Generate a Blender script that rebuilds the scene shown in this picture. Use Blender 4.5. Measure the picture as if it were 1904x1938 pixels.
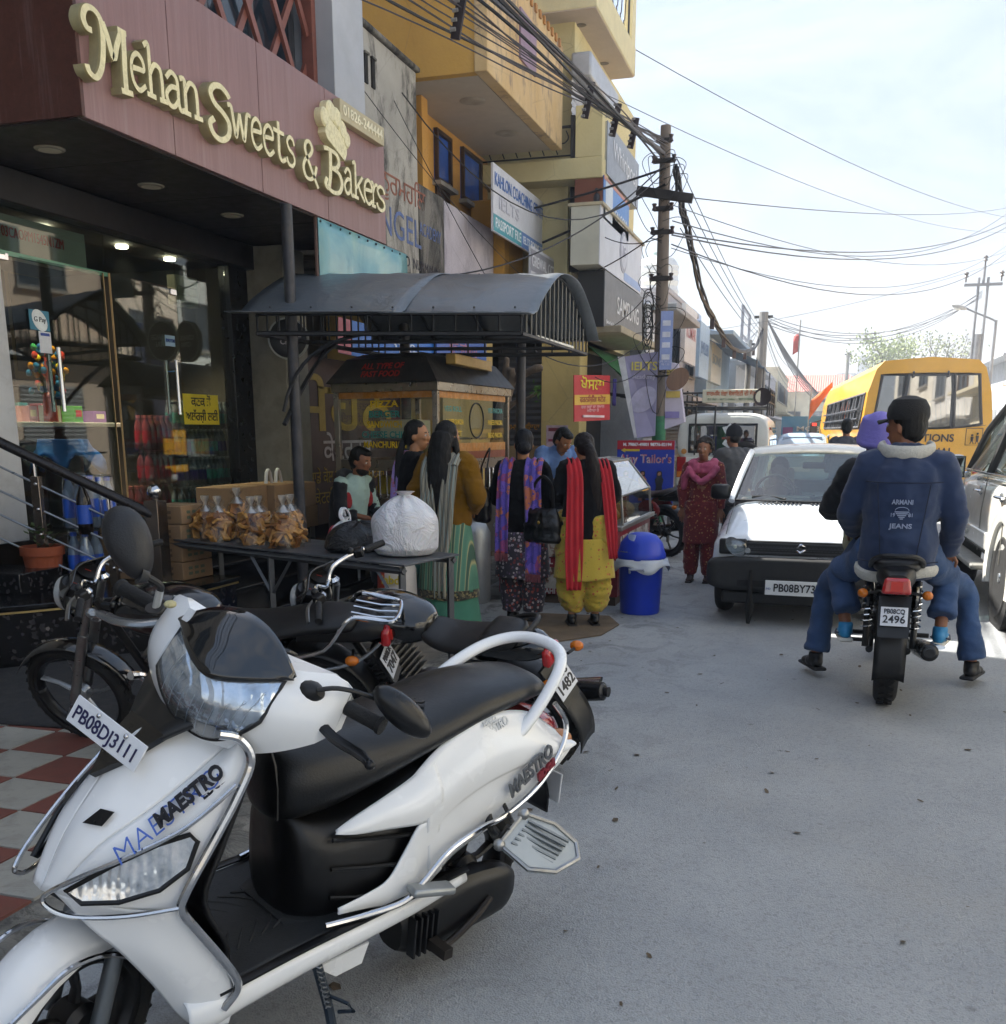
import bpy, bmesh, math, random
import numpy as np
from mathutils import Vector, Matrix, Euler
R=math.radians
random.seed(7); RNG=np.random.default_rng(7)
sc=bpy.context.scene
for o in list(bpy.data.objects): bpy.data.objects.remove(o)
COL=sc.collection
# ---------------------------------------------------------------- camera
PITCH=math.atan((1269-815)/1907); YAW=math.atan((1562-952)*math.cos(PITCH)/1907)
cam=bpy.data.cameras.new('camera'); camo=bpy.data.objects.new('camera',cam); COL.objects.link(camo)
cam.sensor_fit='HORIZONTAL'; cam.sensor_width=36; cam.lens=36*1907/1904
cam.shift_y=(1269-969)/1904; cam.clip_start=.05; cam.clip_end=3000
camo.location=(0,0,1.5); camo.rotation_euler=(R(90)-PITCH,0,YAW)
sc.camera=camo
sc.render.resolution_x=1006; sc.render.resolution_y=1024
# ---------------------------------------------------------------- sky and sun
SUN_AZ_FROM=Vector((-.78,.30,.95)).normalized()      # towards the sun
w=bpy.data.worlds.new('World'); sc.world=w; w.use_nodes=True
nt=w.node_tree; nt.nodes.clear()
def wn(t,**k):
    n=nt.nodes.new(t)
    for a,b in k.items(): setattr(n,a,b)
    return n
sky=wn('ShaderNodeTexSky',sky_type='NISHITA'); sky.sun_disc=False
sky.sun_elevation=math.asin(SUN_AZ_FROM.z); sky.sun_rotation=math.atan2(SUN_AZ_FROM.x,SUN_AZ_FROM.y)
sky.air_density=1.0; sky.dust_density=4.0; sky.ozone_density=1.5
tc=wn('ShaderNodeTexCoord'); mp=wn('ShaderNodeMapping'); mp.inputs['Scale'].default_value=(1,1,2.6); mp.inputs['Rotation'].default_value=(0,.15,.7)
nz=wn('ShaderNodeTexNoise'); nz.inputs['Scale'].default_value=3.1; nz.inputs['Detail'].default_value=8; nz.inputs['Roughness'].default_value=.6; nz.inputs['Distortion'].default_value=.7
cr=wn('ShaderNodeValToRGB'); cr.color_ramp.elements[0].position=.44; cr.color_ramp.elements[1].position=.70
sz=wn('ShaderNodeSeparateXYZ'); gr_=wn('ShaderNodeValToRGB'); gr_.color_ramp.elements[0].position=.0; gr_.color_ramp.elements[1].position=.5
gr_.color_ramp.elements[0].color=(3.3,3.4,3.55,1); gr_.color_ramp.elements[1].color=(2.0,2.75,3.9,1)     # hazy base, paler towards the horizon
cl=wn('ShaderNodeMix',data_type='RGBA'); cl.inputs['B'].default_value=(4.3,4.45,4.7,1)                       # thin white cloud
mx=wn('ShaderNodeMix',data_type='RGBA'); mx.inputs['Factor'].default_value=.62
bg=wn('ShaderNodeBackground'); bg.inputs['Strength'].default_value=.075
wo=wn('ShaderNodeOutputWorld')
L=nt.links.new
L(tc.outputs['Generated'],mp.inputs['Vector']); L(mp.outputs[0],nz.inputs['Vector']); L(nz.outputs['Fac'],cr.inputs[0]); L(cr.outputs[0],cl.inputs['Factor'])
L(tc.outputs['Generated'],sz.inputs[0]); L(sz.outputs[2],gr_.inputs[0]); L(gr_.outputs[0],cl.inputs['A']); L(cl.outputs['Result'],mx.inputs['B'])
L(sky.outputs[0],mx.inputs['A']); L(mx.outputs['Result'],bg.inputs['Color']); L(bg.outputs[0],wo.inputs['Surface'])
sun=bpy.data.lights.new('sun','SUN'); sun.energy=5.0; sun.angle=R(.6); sun.color=(1,.955,.88)
suno=bpy.data.objects.new('sun',sun); COL.objects.link(suno); suno.location=(-20,10,30)
suno.rotation_euler=SUN_AZ_FROM.to_track_quat('Z','Y').to_euler()
vs=sc.view_settings; vs.view_transform='Standard'; vs.look='None'; vs.exposure=1.85; vs.gamma=1; vs.use_curve_mapping=False
cy=sc.cycles if hasattr(sc,'cycles') else None
if cy:
    cy.max_bounces=6; cy.diffuse_bounces=3; cy.glossy_bounces=3; cy.transmission_bounces=4; cy.transparent_max_bounces=10; cy.volume_bounces=0; cy.caustics_reflective=False; cy.caustics_refractive=False; cy.use_adaptive_sampling=True; cy.adaptive_threshold=.02
# ---------------------------------------------------------------- materials
def lin(h):
    if isinstance(h,(tuple,list)): return tuple(h[:3])
    h=h.lstrip('#'); c=[int(h[i:i+2],16)/255 for i in (0,2,4)]
    return tuple(x/12.92 if x<=.04045 else ((x+.055)/1.055)**2.4 for x in c)
MATS={}
class NT:
    def __init__(s,name):
        s.m=bpy.data.materials.new(name); s.m.use_nodes=True; s.t=s.m.node_tree
        s.b=s.t.nodes['Principled BSDF']; s.out=s.t.nodes['Material Output']; s._co=None
    def n(s,t,inp=None,**k):
        n=s.t.nodes.new(t)
        for a,b in k.items(): setattr(n,a,b)
        for a,b in (inp or {}).items():
            if hasattr(b,'is_linked') or isinstance(b,bpy.types.NodeSocket): s.t.links.new(b,n.inputs[a])
            else: n.inputs[a].default_value=b
        return n
    def l(s,a,b): s.t.links.new(a,b)
    @property
    def co(s):
        if s._co is None: s._co=s.n('ShaderNodeTexCoord').outputs['Object']
        return s._co
    def vec(s,scale=(1,1,1),rot=(0,0,0),loc=(0,0,0)):
        return s.n('ShaderNodeMapping',{'Vector':s.co,'Scale':scale,'Rotation':rot,'Location':loc}).outputs[0]
    def noise(s,scale,detail=4,rough=.55,vec=None,dist=0):
        return s.n('ShaderNodeTexNoise',{'Vector':vec or s.co,'Scale':scale,'Detail':detail,'Roughness':rough,'Distortion':dist}).outputs['Fac']
    def voro(s,scale,vec=None,feature='F1',out='Distance',rnd=1):
        return s.n('ShaderNodeTexVoronoi',{'Vector':vec or s.co,'Scale':scale,'Randomness':rnd},feature=feature).outputs[out]
    def ramp(s,fac,stops,interp='LINEAR'):
        n=s.n('ShaderNodeValToRGB',{'Fac':fac}); r=n.color_ramp; r.interpolation=interp
        while len(r.elements)<len(stops): r.elements.new(.5)
        for e,(p,c) in zip(r.elements,stops):
            e.position=p; e.color=(*lin(c),1) if not isinstance(c,(int,float)) else (c,c,c,1)
        return n.outputs[0]
    def mix(s,f,a,b,mode='MIX'):
        n=s.n('ShaderNodeMix',data_type='RGBA',blend_type=mode)
        for k,v in (('Factor',f),('A',a),('B',b)):
            if isinstance(v,bpy.types.NodeSocket): s.l(v,n.inputs[k])
            elif k=='Factor': n.inputs[k].default_value=v
            else: n.inputs[k].default_value=(*lin(v),1)
        return n.outputs['Result']
    def math(s,op,a,b=0.0,c=0.0,clamp=False):
        n=s.n('ShaderNodeMath',operation=op,use_clamp=clamp)
        for i,v in enumerate((a,b,c)):
            if isinstance(v,bpy.types.NodeSocket): s.l(v,n.inputs[i])
            else: n.inputs[i].default_value=v
        return n.outputs[0]
    def set(s,**k):
        nm={'col':'Base Color','rough':'Roughness','metal':'Metallic','alpha':'Alpha','trans':'Transmission Weight','ior':'IOR','coat':'Coat Weight','coatr':'Coat Roughness','spec':'Specular IOR Level','emit':'Emission Color','emits':'Emission Strength','sheen':'Sheen Weight','nrm':'Normal','sub':'Subsurface Weight'}
        for a,v in k.items():
            i=s.b.inputs[nm[a]]
            if isinstance(v,bpy.types.NodeSocket): s.l(v,i)
            elif a in('col','emit'): i.default_value=(*lin(v),1)
            else: i.default_value=v
        return s
    def bump(s,h,strength=.3,dist=.01):
        s.l(s.n('ShaderNodeBump',{'Height':h,'Strength':strength,'Distance':dist}).outputs[0],s.b.inputs['Normal']); return s
def M(col,rough=.55,metal=0,var=.18,scale=6,bump=0,bscale=80,coat=0,dirt=0,dirtc='#6b6459',name=None,trans=0,alpha=1,spec=.5,sheen=0,emit=0,rvar=.12):
    """general procedural material: base colour with noise variation, dirt, roughness variation and fine bump"""
    key=(str(col),rough,metal,var,scale,bump,bscale,coat,dirt,dirtc,trans,alpha,spec,sheen,emit)
    if key in MATS: return MATS[key]
    t=NT(name or 'mat'); c=lin(col)
    a=tuple(max(0,x*(1-var)) for x in c); b=tuple(min(1,x*(1+var)) for x in c)
    n1=t.noise(scale,5,.6)
    base=t.mix(t.ramp(n1,[(.3,0.0),(.7,1.0)]),a,b)
    if dirt:
        d=t.noise(scale*.7+1.3,8,.68,dist=.6)
        base=t.mix(t.math('MULTIPLY',t.ramp(d,[(.45,0.0),(.75,1.0)]),dirt),base,dirtc)
    t.set(col=base,metal=metal,spec=spec,coat=coat,coatr=.06,trans=trans,alpha=alpha,sheen=sheen)
    t.set(rough=t.math('ADD',t.math('MULTIPLY',t.noise(scale*2.3,3),rvar*2),rough-rvar,clamp=True))
    if emit: t.set(emit=col,emits=emit)
    if bump: t.bump(t.noise(bscale,4,.6),bump,.01)
    MATS[key]=t.m; return t.m
def glass(tint='#dfe9e6',rough=.02,alpha=None,name='glass'):
    """thin pane: mostly clear, mirror-like at grazing angles"""
    key=('glass',str(tint),rough,alpha)
    if key in MATS: return MATS[key]
    t=NT(name); t.t.nodes.remove(t.b)
    tr=t.n('ShaderNodeBsdfTransparent',{'Color':(*lin(tint),1)}); gl=t.n('ShaderNodeBsdfGlossy',{'Color':(1,1,1,1),'Roughness':rough})
    lw=t.n('ShaderNodeLayerWeight',{'Blend':.5}).outputs['Facing']
    f=t.math('ADD',t.math('MULTIPLY',t.math('POWER',lw,5.0),.94),.04+(alpha or 0),clamp=True)
    ms=t.n('ShaderNodeMixShader'); t.l(f,ms.inputs[0]); t.l(tr.outputs[0],ms.inputs[1]); t.l(gl.outputs[0],ms.inputs[2]); t.l(ms.outputs[0],t.out.inputs['Surface'])
    MATS[key]=t.m; return t.m
CHROME=lambda:M('#c9cacc',.12,1,.06,20,name='chrome')
STEEL=lambda:M('#9a9b9b',.32,1,.15,14,dirt=.25,name='steel')
BLK=lambda r=.45:M('#060607',r,0,.25,12,name='black_plastic')
RUB=lambda:M('#0b0b0b',.85,0,.3,16,bump=.25,bscale=120,dirt=.35,dirtc='#38332d',name='rubber')
WHT=lambda:M('#e9ebec',.25,0,.03,4,coat=.6,name='white_paint')
# ---------------------------------------------------------------- mesh builder
def V(*a): return Vector(a)
def rotm(rx=0,ry=0,rz=0): return Euler((R(rx),R(ry),R(rz))).to_matrix()
class MB:
    def __init__(s): s.v=[]; s.f=[]; s.m=[]; s.cur=0
    def mat(s,i): s.cur=i; return s
    def add(s,vs,fs):
        k=len(s.v); s.v+= [tuple(p) for p in vs]; s.f+=[tuple(i+k for i in f) for f in fs]; s.m+=[s.cur]*len(fs); return s
    def box(s,c,d,rot=None,top=1.0,topy=None):
        """box at centre c with size d; top scales the upper face"""
        hx,hy,hz=[x/2 for x in d]; ty=top if topy is None else topy; P=[]
        for z,k,ky in((-hz,1,1),(hz,top,ty)):
            for x,y in((-hx,-hy),(hx,-hy),(hx,hy),(-hx,hy)): P.append(Vector((x*k,y*ky,z)))
        if rot is not None: P=[rot@p for p in P]
        c=Vector(c); P=[p+c for p in P]
        return s.add(P,[(3,2,1,0),(4,5,6,7),(0,1,5,4),(1,2,6,5),(2,3,7,6),(3,0,4,7)])
    def bb(s,a,b): return s.box([(x+y)/2 for x,y in zip(a,b)],[abs(x-y) for x,y in zip(a,b)])
    def ring_loft(s,rings,caps=True,closed=True):
        n=len(rings[0]); k=len(s.v); vs=[p for r in rings for p in r]; fs=[]
        for i in range(len(rings)-1):
            for j in range(n if closed else n-1):
                a=i*n+j;b=i*n+(j+1)%n; fs.append((a,b,b+n,a+n))
        if caps and closed: fs.append(tuple(range(n-1,-1,-1))); fs.append(tuple((len(rings)-1)*n+j for j in range(n)))
        return s.add(vs,fs)
    def tube(s,pts,r,n=8,closed=False,caps=True,flat=1.0,up=None):
        pts=[Vector(p) for p in pts]; m=len(pts); rs=r if isinstance(r,(list,tuple)) else [r]*m
        if not closed:
            T=[(pts[min(i+1,m-1)]-pts[max(i-1,0)]).normalized() for i in range(m)]
        else: T=[(pts[(i+1)%m]-pts[i-1]).normalized() for i in range(m)]
        u=Vector(up) if up else (Vector((0,0,1)) if abs(T[0].z)<.9 else Vector((1,0,0)))
        rings=[]
        for i in range(m):
            u=(u-T[i]*u.dot(T[i]));
            if u.length<1e-6: u=T[i].orthogonal()
            u.normalize(); w=T[i].cross(u)
            rr=rs[i]; ru,rw=(rr if isinstance(rr,(tuple,list)) else (rr,rr*flat))
            rings.append([pts[i]+u*(ru*math.cos(t))+w*(rw*math.sin(t)) for t in [2*math.pi*j/n for j in range(n)]])
        if closed: rings.append(rings[0])
        return s.ring_loft(rings,caps and not closed)
    def cyl(s,p,q,r,r2=None,n=12,caps=True): return s.tube([p,q],[r,r if r2 is None else r2],n,caps=caps)
    def lathe(s,prof,o=(0,0,0),axis=(0,0,1),n=20,arc=None,sc=(1,1)):
        """prof: list of (radius, height) revolved about axis through o"""
        ax=Vector(axis).normalized(); u=ax.orthogonal().normalized(); w=ax.cross(u); o=Vector(o)
        rings=[[o+ax*h+u*(rad*sc[0]*math.cos(2*math.pi*j/n))+w*(rad*sc[1]*math.sin(2*math.pi*j/n)) for j in range(n)] for rad,h in prof]
        return s.ring_loft(rings,caps=True)
    def sph(s,c,r,n=12,m=8,rot=None):
        rx,ry,rz=(r,r,r) if isinstance(r,(int,float)) else r; c=Vector(c); vs=[];fs=[]
        for i in range(m+1):
            a=math.pi*i/m
            for j in range(n):
                p=Vector((rx*math.sin(a)*math.cos(2*math.pi*j/n),ry*math.sin(a)*math.sin(2*math.pi*j/n),rz*math.cos(a)))
                vs.append((rot@p if rot is not None else p)+c)
        for i in range(m):
            for j in range(n): fs.append((i*n+j,(i+1)*n+j,(i+1)*n+(j+1)%n,i*n+(j+1)%n))
        return s.add(vs,fs)
    def grid(s,P,thick=0,flip=False):
        """P: 2D list of points -> sheet"""
        a=len(P);b=len(P[0]); vs=[p for r in P for p in r]; fs=[(i*b+j,i*b+j+1,(i+1)*b+j+1,(i+1)*b+j) for i in range(a-1) for j in range(b-1)]
        if flip: fs=[f[::-1] for f in fs]
        return s.add(vs,fs)
    def prism(s,poly,d,o=(0,0,0),ux=(1,0,0),uy=(0,0,1)):
        """polygon in the (ux,uy) plane extruded by vector d"""
        ux=Vector(ux);uy=Vector(uy);o=Vector(o);d=Vector(d); n=len(poly)
        a=[o+ux*x+uy*y for x,y in poly]; b=[p+d for p in a]
        return s.add(a+b,[tuple(range(n)),tuple(range(2*n-1,n-1,-1))]+[(i,i+n,(i+1)%n+n,(i+1)%n) for i in range(n)])
    def quad(s,a,b,c,d): return s.add([a,b,c,d],[(0,1,2,3)])
    def xf(s,m,since=0):
        s.v=s.v[:since]+[tuple(m@Vector(p)) for p in s.v[since:]]; return s
    def mirror_y(s,since=0,fsince=0):
        k=len(s.v); vs=[(x,-y,z) for x,y,z in s.v[since:]]; fs=[tuple(i-since for i in f[::-1]) for f in s.f[fsince:]]
        return s.add(vs,fs)
    def mesh(s,name,smooth=True,ang=35):
        me=bpy.data.meshes.new(name); me.from_pydata(s.v,[],s.f)
        if any(s.m): me.polygons.foreach_set('material_index',s.m)
        bm=bmesh.new(); bm.from_mesh(me); bmesh.ops.recalc_face_normals(bm,faces=bm.faces); bm.to_mesh(me); bm.free()
        if smooth:
            me.polygons.foreach_set('use_smooth',[True]*len(me.polygons)); me.set_sharp_from_angle(angle=R(ang))
        return me
WORLD={}
def link(o,parent=None):
    COL.objects.link(o)
    if parent is not None:
        o.parent=parent
        if parent.name in WORLD: o.matrix_parent_inverse=WORLD[parent.name]
    return o
def wthing(name,label,cat,loc,group=None):
    """an Empty at the thing's base whose parts are modelled in world coordinates"""
    o=bpy.data.objects.new(name,None); COL.objects.link(o); o.empty_display_size=.1; o.location=loc
    WORLD[o.name]=Matrix.Translation(loc).inverted()
    return tag(o,label,cat,group)
def tag(o,label=None,cat=None,group=None,kind=None):
    if label: o['label']=label
    if cat: o['category']=cat
    if group: o['group']=group
    if kind: o['kind']=kind
    return o
def obj(name,mb,mat,parent=None,label=None,cat=None,group=None,kind=None,smooth=True,ang=35,bev=0,sub=0,solid=0,loc=None,rz=None,bseg=2):
    me=mb.mesh(name,smooth,ang) if isinstance(mb,MB) else mb
    for m in (mat if isinstance(mat,(list,tuple)) else [mat]): me.materials.append(m)
    o=bpy.data.objects.new(name,me); link(o,parent); tag(o,label,cat,group,kind)
    if solid: md=o.modifiers.new('t','SOLIDIFY'); md.thickness=solid; md.offset=0
    if sub: md=o.modifiers.new('s','SUBSURF'); md.levels=sub; md.render_levels=sub
    if bev: md=o.modifiers.new('b','BEVEL'); md.width=bev; md.segments=bseg; md.limit_method='ANGLE'; md.angle_limit=R(40)
    if loc is not None: o.location=loc
    if rz is not None: o.rotation_euler=(0,0,R(rz))
    return o
def thing(name,label,cat,loc=(0,0,0),rz=0,group=None,lean=0):
    o=bpy.data.objects.new(name,None); COL.objects.link(o); o.empty_display_size=.1
    o.matrix_world=Matrix.Translation(loc)@Matrix.Rotation(R(rz),4,'Z')@Matrix.Rotation(R(lean),4,'X')
    return tag(o,label,cat,group)
def box(name,c,d,mat,parent=None,bev=.004,rot=None,**k): return obj(name,MB().box(c,d,rot),mat,parent,bev=bev,**k)
def dup(o,parent=None,loc=None,rz=None,label=None,scale=None):
    c=o.copy(); link(c,parent)
    if parent is None:
        if loc is not None: c.location=loc
        if rz is not None: c.rotation_euler=(0,0,R(rz))
        if scale is not None: c.scale=(scale,)*3 if isinstance(scale,(int,float)) else scale
        if label: c['label']=label
    for ch in list(o.children): dup(ch,c)
    return c
def text(s,size,mat,parent,m,name='lettering',ext=.002,bold=0,width=None,shear=0,align='CENTER',space=1.0,lines=1.0):
    """flat lettering; m is a 4x4 matrix: local x along the writing, y up, z out of the surface"""
    cu=bpy.data.curves.new(name,'FONT'); cu.body=s; cu.size=size; cu.extrude=ext; cu.offset=bold; cu.align_x=align; cu.align_y='CENTER'
    cu.shear=shear; cu.space_character=space; cu.space_line=lines; cu.resolution_u=3
    t=bpy.data.objects.new('t',cu); COL.objects.link(t)
    me=bpy.data.meshes.new_from_object(t); bpy.data.objects.remove(t); me.name=name
    n=len(me.vertices)
    if n==0: return None
    co=np.empty(n*3); me.vertices.foreach_get('co',co); co=co.reshape(-1,3)
    if width:
        w0=co[:,0].max()-co[:,0].min(); co[:,0]*=width/w0
    h=np.c_[co,np.ones(n)]@np.array(m).T; me.vertices.foreach_set('co',h[:,:3].ravel().copy()); me.update()
    me.materials.clear()
    return obj(name,me,mat,parent)
def plane_m(o,ux,uy):
    """matrix whose local x,y lie along ux,uy at origin o"""
    ux=Vector(ux).normalized(); uz=ux.cross(Vector(uy)).normalized(); uy=uz.cross(ux)
    m=Matrix.Identity(4)
    for i,a in enumerate((ux,uy,uz)):
        for k in range(3): m[k][i]=a[k]
    for k in range(3): m[k][3]=o[k]
    return m
def noise3(p,s=1.0,seed=0):
    from mathutils import noise as N
    return N.noise(Vector(p)*s+Vector((seed*7.3,seed*3.1,seed*1.7)))
def bez(p0,p1,p2,p3,n=10):
    P=[Vector(p) for p in (p0,p1,p2,p3)]
    return [P[0]*(1-t)**3+P[1]*3*t*(1-t)**2+P[2]*3*t*t*(1-t)+P[3]*t**3 for t in [i/n for i in range(n+1)]]
def spline(pts,k=6,closed=False):
    """Catmull-Rom through points"""
    P=[Vector(p) for p in pts]; n=len(P); out=[]
    for i in range(n if closed else n-1):
        if closed: a,b,c,d=P[i-1],P[i],P[(i+1)%n],P[(i+2)%n]
        else: a,b,c,d=P[max(i-1,0)],P[i],P[i+1],P[min(i+2,n-1)]
        for j in range(k):
            t=j/k; out.append(.5*((2*b)+(c-a)*t+(2*a-5*b+4*c-d)*t*t+(3*b-a-3*c+d)*t**3))
    if not closed: out.append(P[-1])
    return out
def evalmesh(o):
    dg=bpy.context.evaluated_depsgraph_get(); dg.update()
    return bpy.data.meshes.new_from_object(o.evaluated_get(dg))
def remesh(mb,vox=.012,smooth=6,fac=.5,disp=None):
    """fuse overlapping closed shapes of a builder into one continuous skin"""
    me=bpy.data.meshes.new('r'); me.from_pydata(mb.v,[],mb.f); me.update()
    bm=bmesh.new(); bm.from_mesh(me); bmesh.ops.recalc_face_normals(bm,faces=bm.faces); bm.to_mesh(me); bm.free()
    o=bpy.data.objects.new('r',me); COL.objects.link(o)
    md=o.modifiers.new('r','REMESH'); md.mode='VOXEL'; md.voxel_size=vox; md.use_smooth_shade=True
    if smooth: ms=o.modifiers.new('s','SMOOTH'); ms.iterations=smooth; ms.factor=fac
    r=evalmesh(o); bpy.data.objects.remove(o)
    if disp:
        n=len(r.vertices); co=np.empty(n*3); r.vertices.foreach_get('co',co); co=co.reshape(-1,3)
        no=np.empty(n*3); r.vertices.foreach_get('normal',no); no=no.reshape(-1,3)
        co=co+no*disp(co,no)[:,None]; r.vertices.foreach_set('co',co.ravel()); r.update()
    r.polygons.foreach_set('use_smooth',[True]*len(r.polygons))
    return r
# ================================================================ ground
def ground():
    t=NT('dusty_earth'); t.set(col=t.mix(t.noise(.8,6,.6),'#8a8377','#6e685f'),rough=.95); t.bump(t.noise(30,5),.4,.02)
    obj('ground',MB().grid([[(x,y,-.012) for x in (-300,-60,60,300)] for y in (-60,60,300,900)]),t.m,kind='structure',smooth=False)
    t=NT('asphalt')
    n=t.noise(1.1,7,.62); agg=t.voro(170); agg2=t.noise(420,2)
    c=t.mix(t.ramp(n,[(.32,0.0),(.68,1.0)]),'#8f9294','#a3a5a5')
    c=t.mix(t.math('MULTIPLY',t.ramp(t.voro(95,out='Color'),[(.55,0.0),(.95,1.0)]),.30),c,'#55534f')
    c=t.mix(t.math('MULTIPLY',t.ramp(agg2,[(.62,0.0),(.8,1.0)]),.35),c,'#b8b4ab')
    # oil and drip stains close to the stalls, dust drifts along the edges
    st=t.noise(3.2,6,.7,dist=1.2,vec=t.vec((1,.8,1)))
    sx=t.n('ShaderNodeSeparateXYZ',{'Vector':t.co})
    near=t.ramp(t.math('MULTIPLY_ADD',sx.outputs[0],-.45,-.10),[(.05,0.0),(.75,1.0)])
    c=t.mix(t.math('MULTIPLY',t.math('MULTIPLY',t.ramp(st,[(.5,0.0),(.62,1.0)]),near),.62),c,'#3b3a38')
    sp=t.ramp(t.voro(2.3,vec=t.vec((1,1,1),loc=(3,5,0))),[(.02,1.0),(.05,0.0)])
    c=t.mix(t.math('MULTIPLY',sp,.5),c,'#47443f')
    du=t.ramp(t.noise(.42,6,.66),[(.52,0.0),(.72,1.0)]); c=t.mix(t.math('MULTIPLY',du,.35),c,'#a39c8e')
    t.set(col=c,rough=t.math('MULTIPLY_ADD',n,.25,.66)); 
    t.bump(t.math('ADD',t.math('MULTIPLY',agg,.9),t.math('MULTIPLY',t.noise(14,4),1.2)),.55,.006)
    P=[]
    ys=[-8,-4,0,3,6,9,12,16,22,30,45,70,120,260]
    xs=[-2.33,-1.5,-.5,.5,1.5,3,4.6,6.2]
    obj('road',MB().grid([[(x if x>-2.3 else (-2.0 if y<7 else -3.2-(.5 if y>13 else 0)),y,0) for x in xs] for y in ys]),t.m,kind='structure',smooth=False)
    # worn concrete apron between tiles and asphalt
    t=NT('worn_concrete'); n=t.noise(2.5,8,.7,dist=.8)
    c=t.mix(t.ramp(n,[(.35,0.0),(.65,1.0)]),'#5d5a53','#8f8a7f'); c=t.mix(t.math('MULTIPLY',t.ramp(t.noise(7,8,.75,dist=1.5),[(.48,0.0),(.56,1.0)]),.6),c,'#34322e')
    t.set(col=c,rough=.9); t.bump(t.math('ADD',t.math('MULTIPLY',n,2.0),t.noise(60,4)),.7,.012)
    apron=t.m
    mb=MB(); N=60; rows=[]
    for i in range(N+1):
        y=-3+i*(10.0/N); e=-1.93+.10*noise3((y*1.3,0,0))+.05*noise3((y*5,1,0))
        rows.append([(-2.62,y,.004),(-2.36,y,.030),(-2.2,y,.024+.006*noise3((y*4,3,0))),((-2.1+e)/2,y,.016),(e,y,.003)])
    obj('concrete_apron',mb.grid(rows),apron,kind='structure')
    mb=MB(); rows=[]
    for i in range(41):
        y=7+i*.6; e=-3.1+.18*noise3((y*.9,4,0)); rows.append([(-6.5,y,.045),(e-.25,y,.035),(e,y,.002)])
    obj('verge',mb.grid(rows),apron,kind='structure')
    # chequered paving, one object per tile
    def tm(nm,a,b):
        t=NT(nm); n=t.noise(3,6,.65); c=t.mix(n,a,b); c=t.mix(t.math('MULTIPLY',t.ramp(t.noise(9,8,.75,dist=.7),[(.5,0.0),(.7,1.0)]),.45),c,'#4a433c')
        t.set(col=c,rough=t.math('MULTIPLY_ADD',n,.3,.35)); t.bump(t.noise(70,3),.12,.004); return t.m
    red=tm('red_tile','#6d3f36','#7d4a3f'); wht=tm('cream_tile','#a8a59a','#95928a')
    S=.312; g=.003
    base=obj('pavement',MB().bb((-4.85,-1.2,-.02),(-2.36,7.4,.028)),M('#6e675c',.95,0,.3,9,bump=.4),kind='structure',smooth=False)
    mesh=[]
    for m in (red,wht):
        me=MB().box((0,0,0),(S-g*2,S-g*2,.012),top=.985).mesh('tile',False); me.materials.append(m); mesh.append(me)
    for i in range(8):
        for j in range(19):
            x=-4.66+i*S; y=.05+j*S
            if y>5.7: continue
            o=bpy.data.objects.new('tile',mesh[(i+j)%2]); link(o,base)
            o.location=(x,y,.032+random.uniform(-.001,.0015)); o.rotation_euler=(random.gauss(0,.0015),random.gauss(0,.0015),random.gauss(0,.002))
    mb=MB(); rows=[]
    for i in range(14):
        y=3.86+.22*(i/13)*0+i*.19; rows.append([(-4.9+j*.2,y+(.02*j if i==0 else 0)+.01*noise3((j,i,2)),.044+.004*noise3((j*.7,i*.7,9))) for j in range(11)])
    obj('floor_mat',mb.grid(rows),M('#2a2a2c',.95,0,.25,20,bump=.5,bscale=240,dirt=.4,dirtc='#57524a'),label='dark grey floor mat lying on the chequered tiles by the shop steps',cat='mat',solid=.006)
    lt=MB()
    for k in range(150):
        x=random.uniform(-1.9,1.6); y=random.uniform(2.2,12); s=random.uniform(.006,.018); a=random.random()*6.28; u=V(math.cos(a),math.sin(a),random.uniform(-.2,.4))*s; v=V(-math.sin(a),math.cos(a),random.uniform(-.2,.3))*s*random.uniform(.3,1)
        c=V(x,y,.006); lt.add([c-u-v*.4,c-v,c+u-v*.3,c+u*.8+v,c-u*.6+v],[(0,1,2,3,4)])
    obj('road_litter',lt,M('#55493a',.9,0,.6,40),kind='stuff',label='dry leaf bits and grit scattered on the road')
ground()
# ================================================================ sweet shop on the left
def wood_mat(nm,a,b,axis=2,sc=1):
    t=NT(nm); s=[26*sc]*3; s[axis]=1.4*sc
    n=t.noise(1,8,.7,vec=t.vec(tuple(s)),dist=.25); st=t.noise(1,6,.7,vec=t.vec((9,9,.45)))
    c=t.mix(t.ramp(n,[(.3,0.0),(.7,1.0)]),a,b); c=t.mix(t.math('MULTIPLY',t.ramp(st,[(.55,0.0),(.8,1.0)]),.28),c,'#b9a9a6')
    t.set(col=c,rough=.42,spec=.4); t.bump(n,.08,.003); return t.m
def granite(nm='granite',light=.5):
    t=NT(nm); v=t.voro(46,out='Color'); v2=t.voro(120,out='Color'); n=t.noise(30,5,.7)
    c=t.ramp(v,[(.0,'#0b0b0c'),(.55,'#17171a'),(.75,'#3a383a'),(.93,'#77716c')],'CONSTANT') if light else '#0c0c0e'
    if light: c=t.mix(t.math('MULTIPLY',n,.5),c,'#121214')
    t.set(col=c,rough=.22 if light else .16,spec=.5); return t.m
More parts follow.
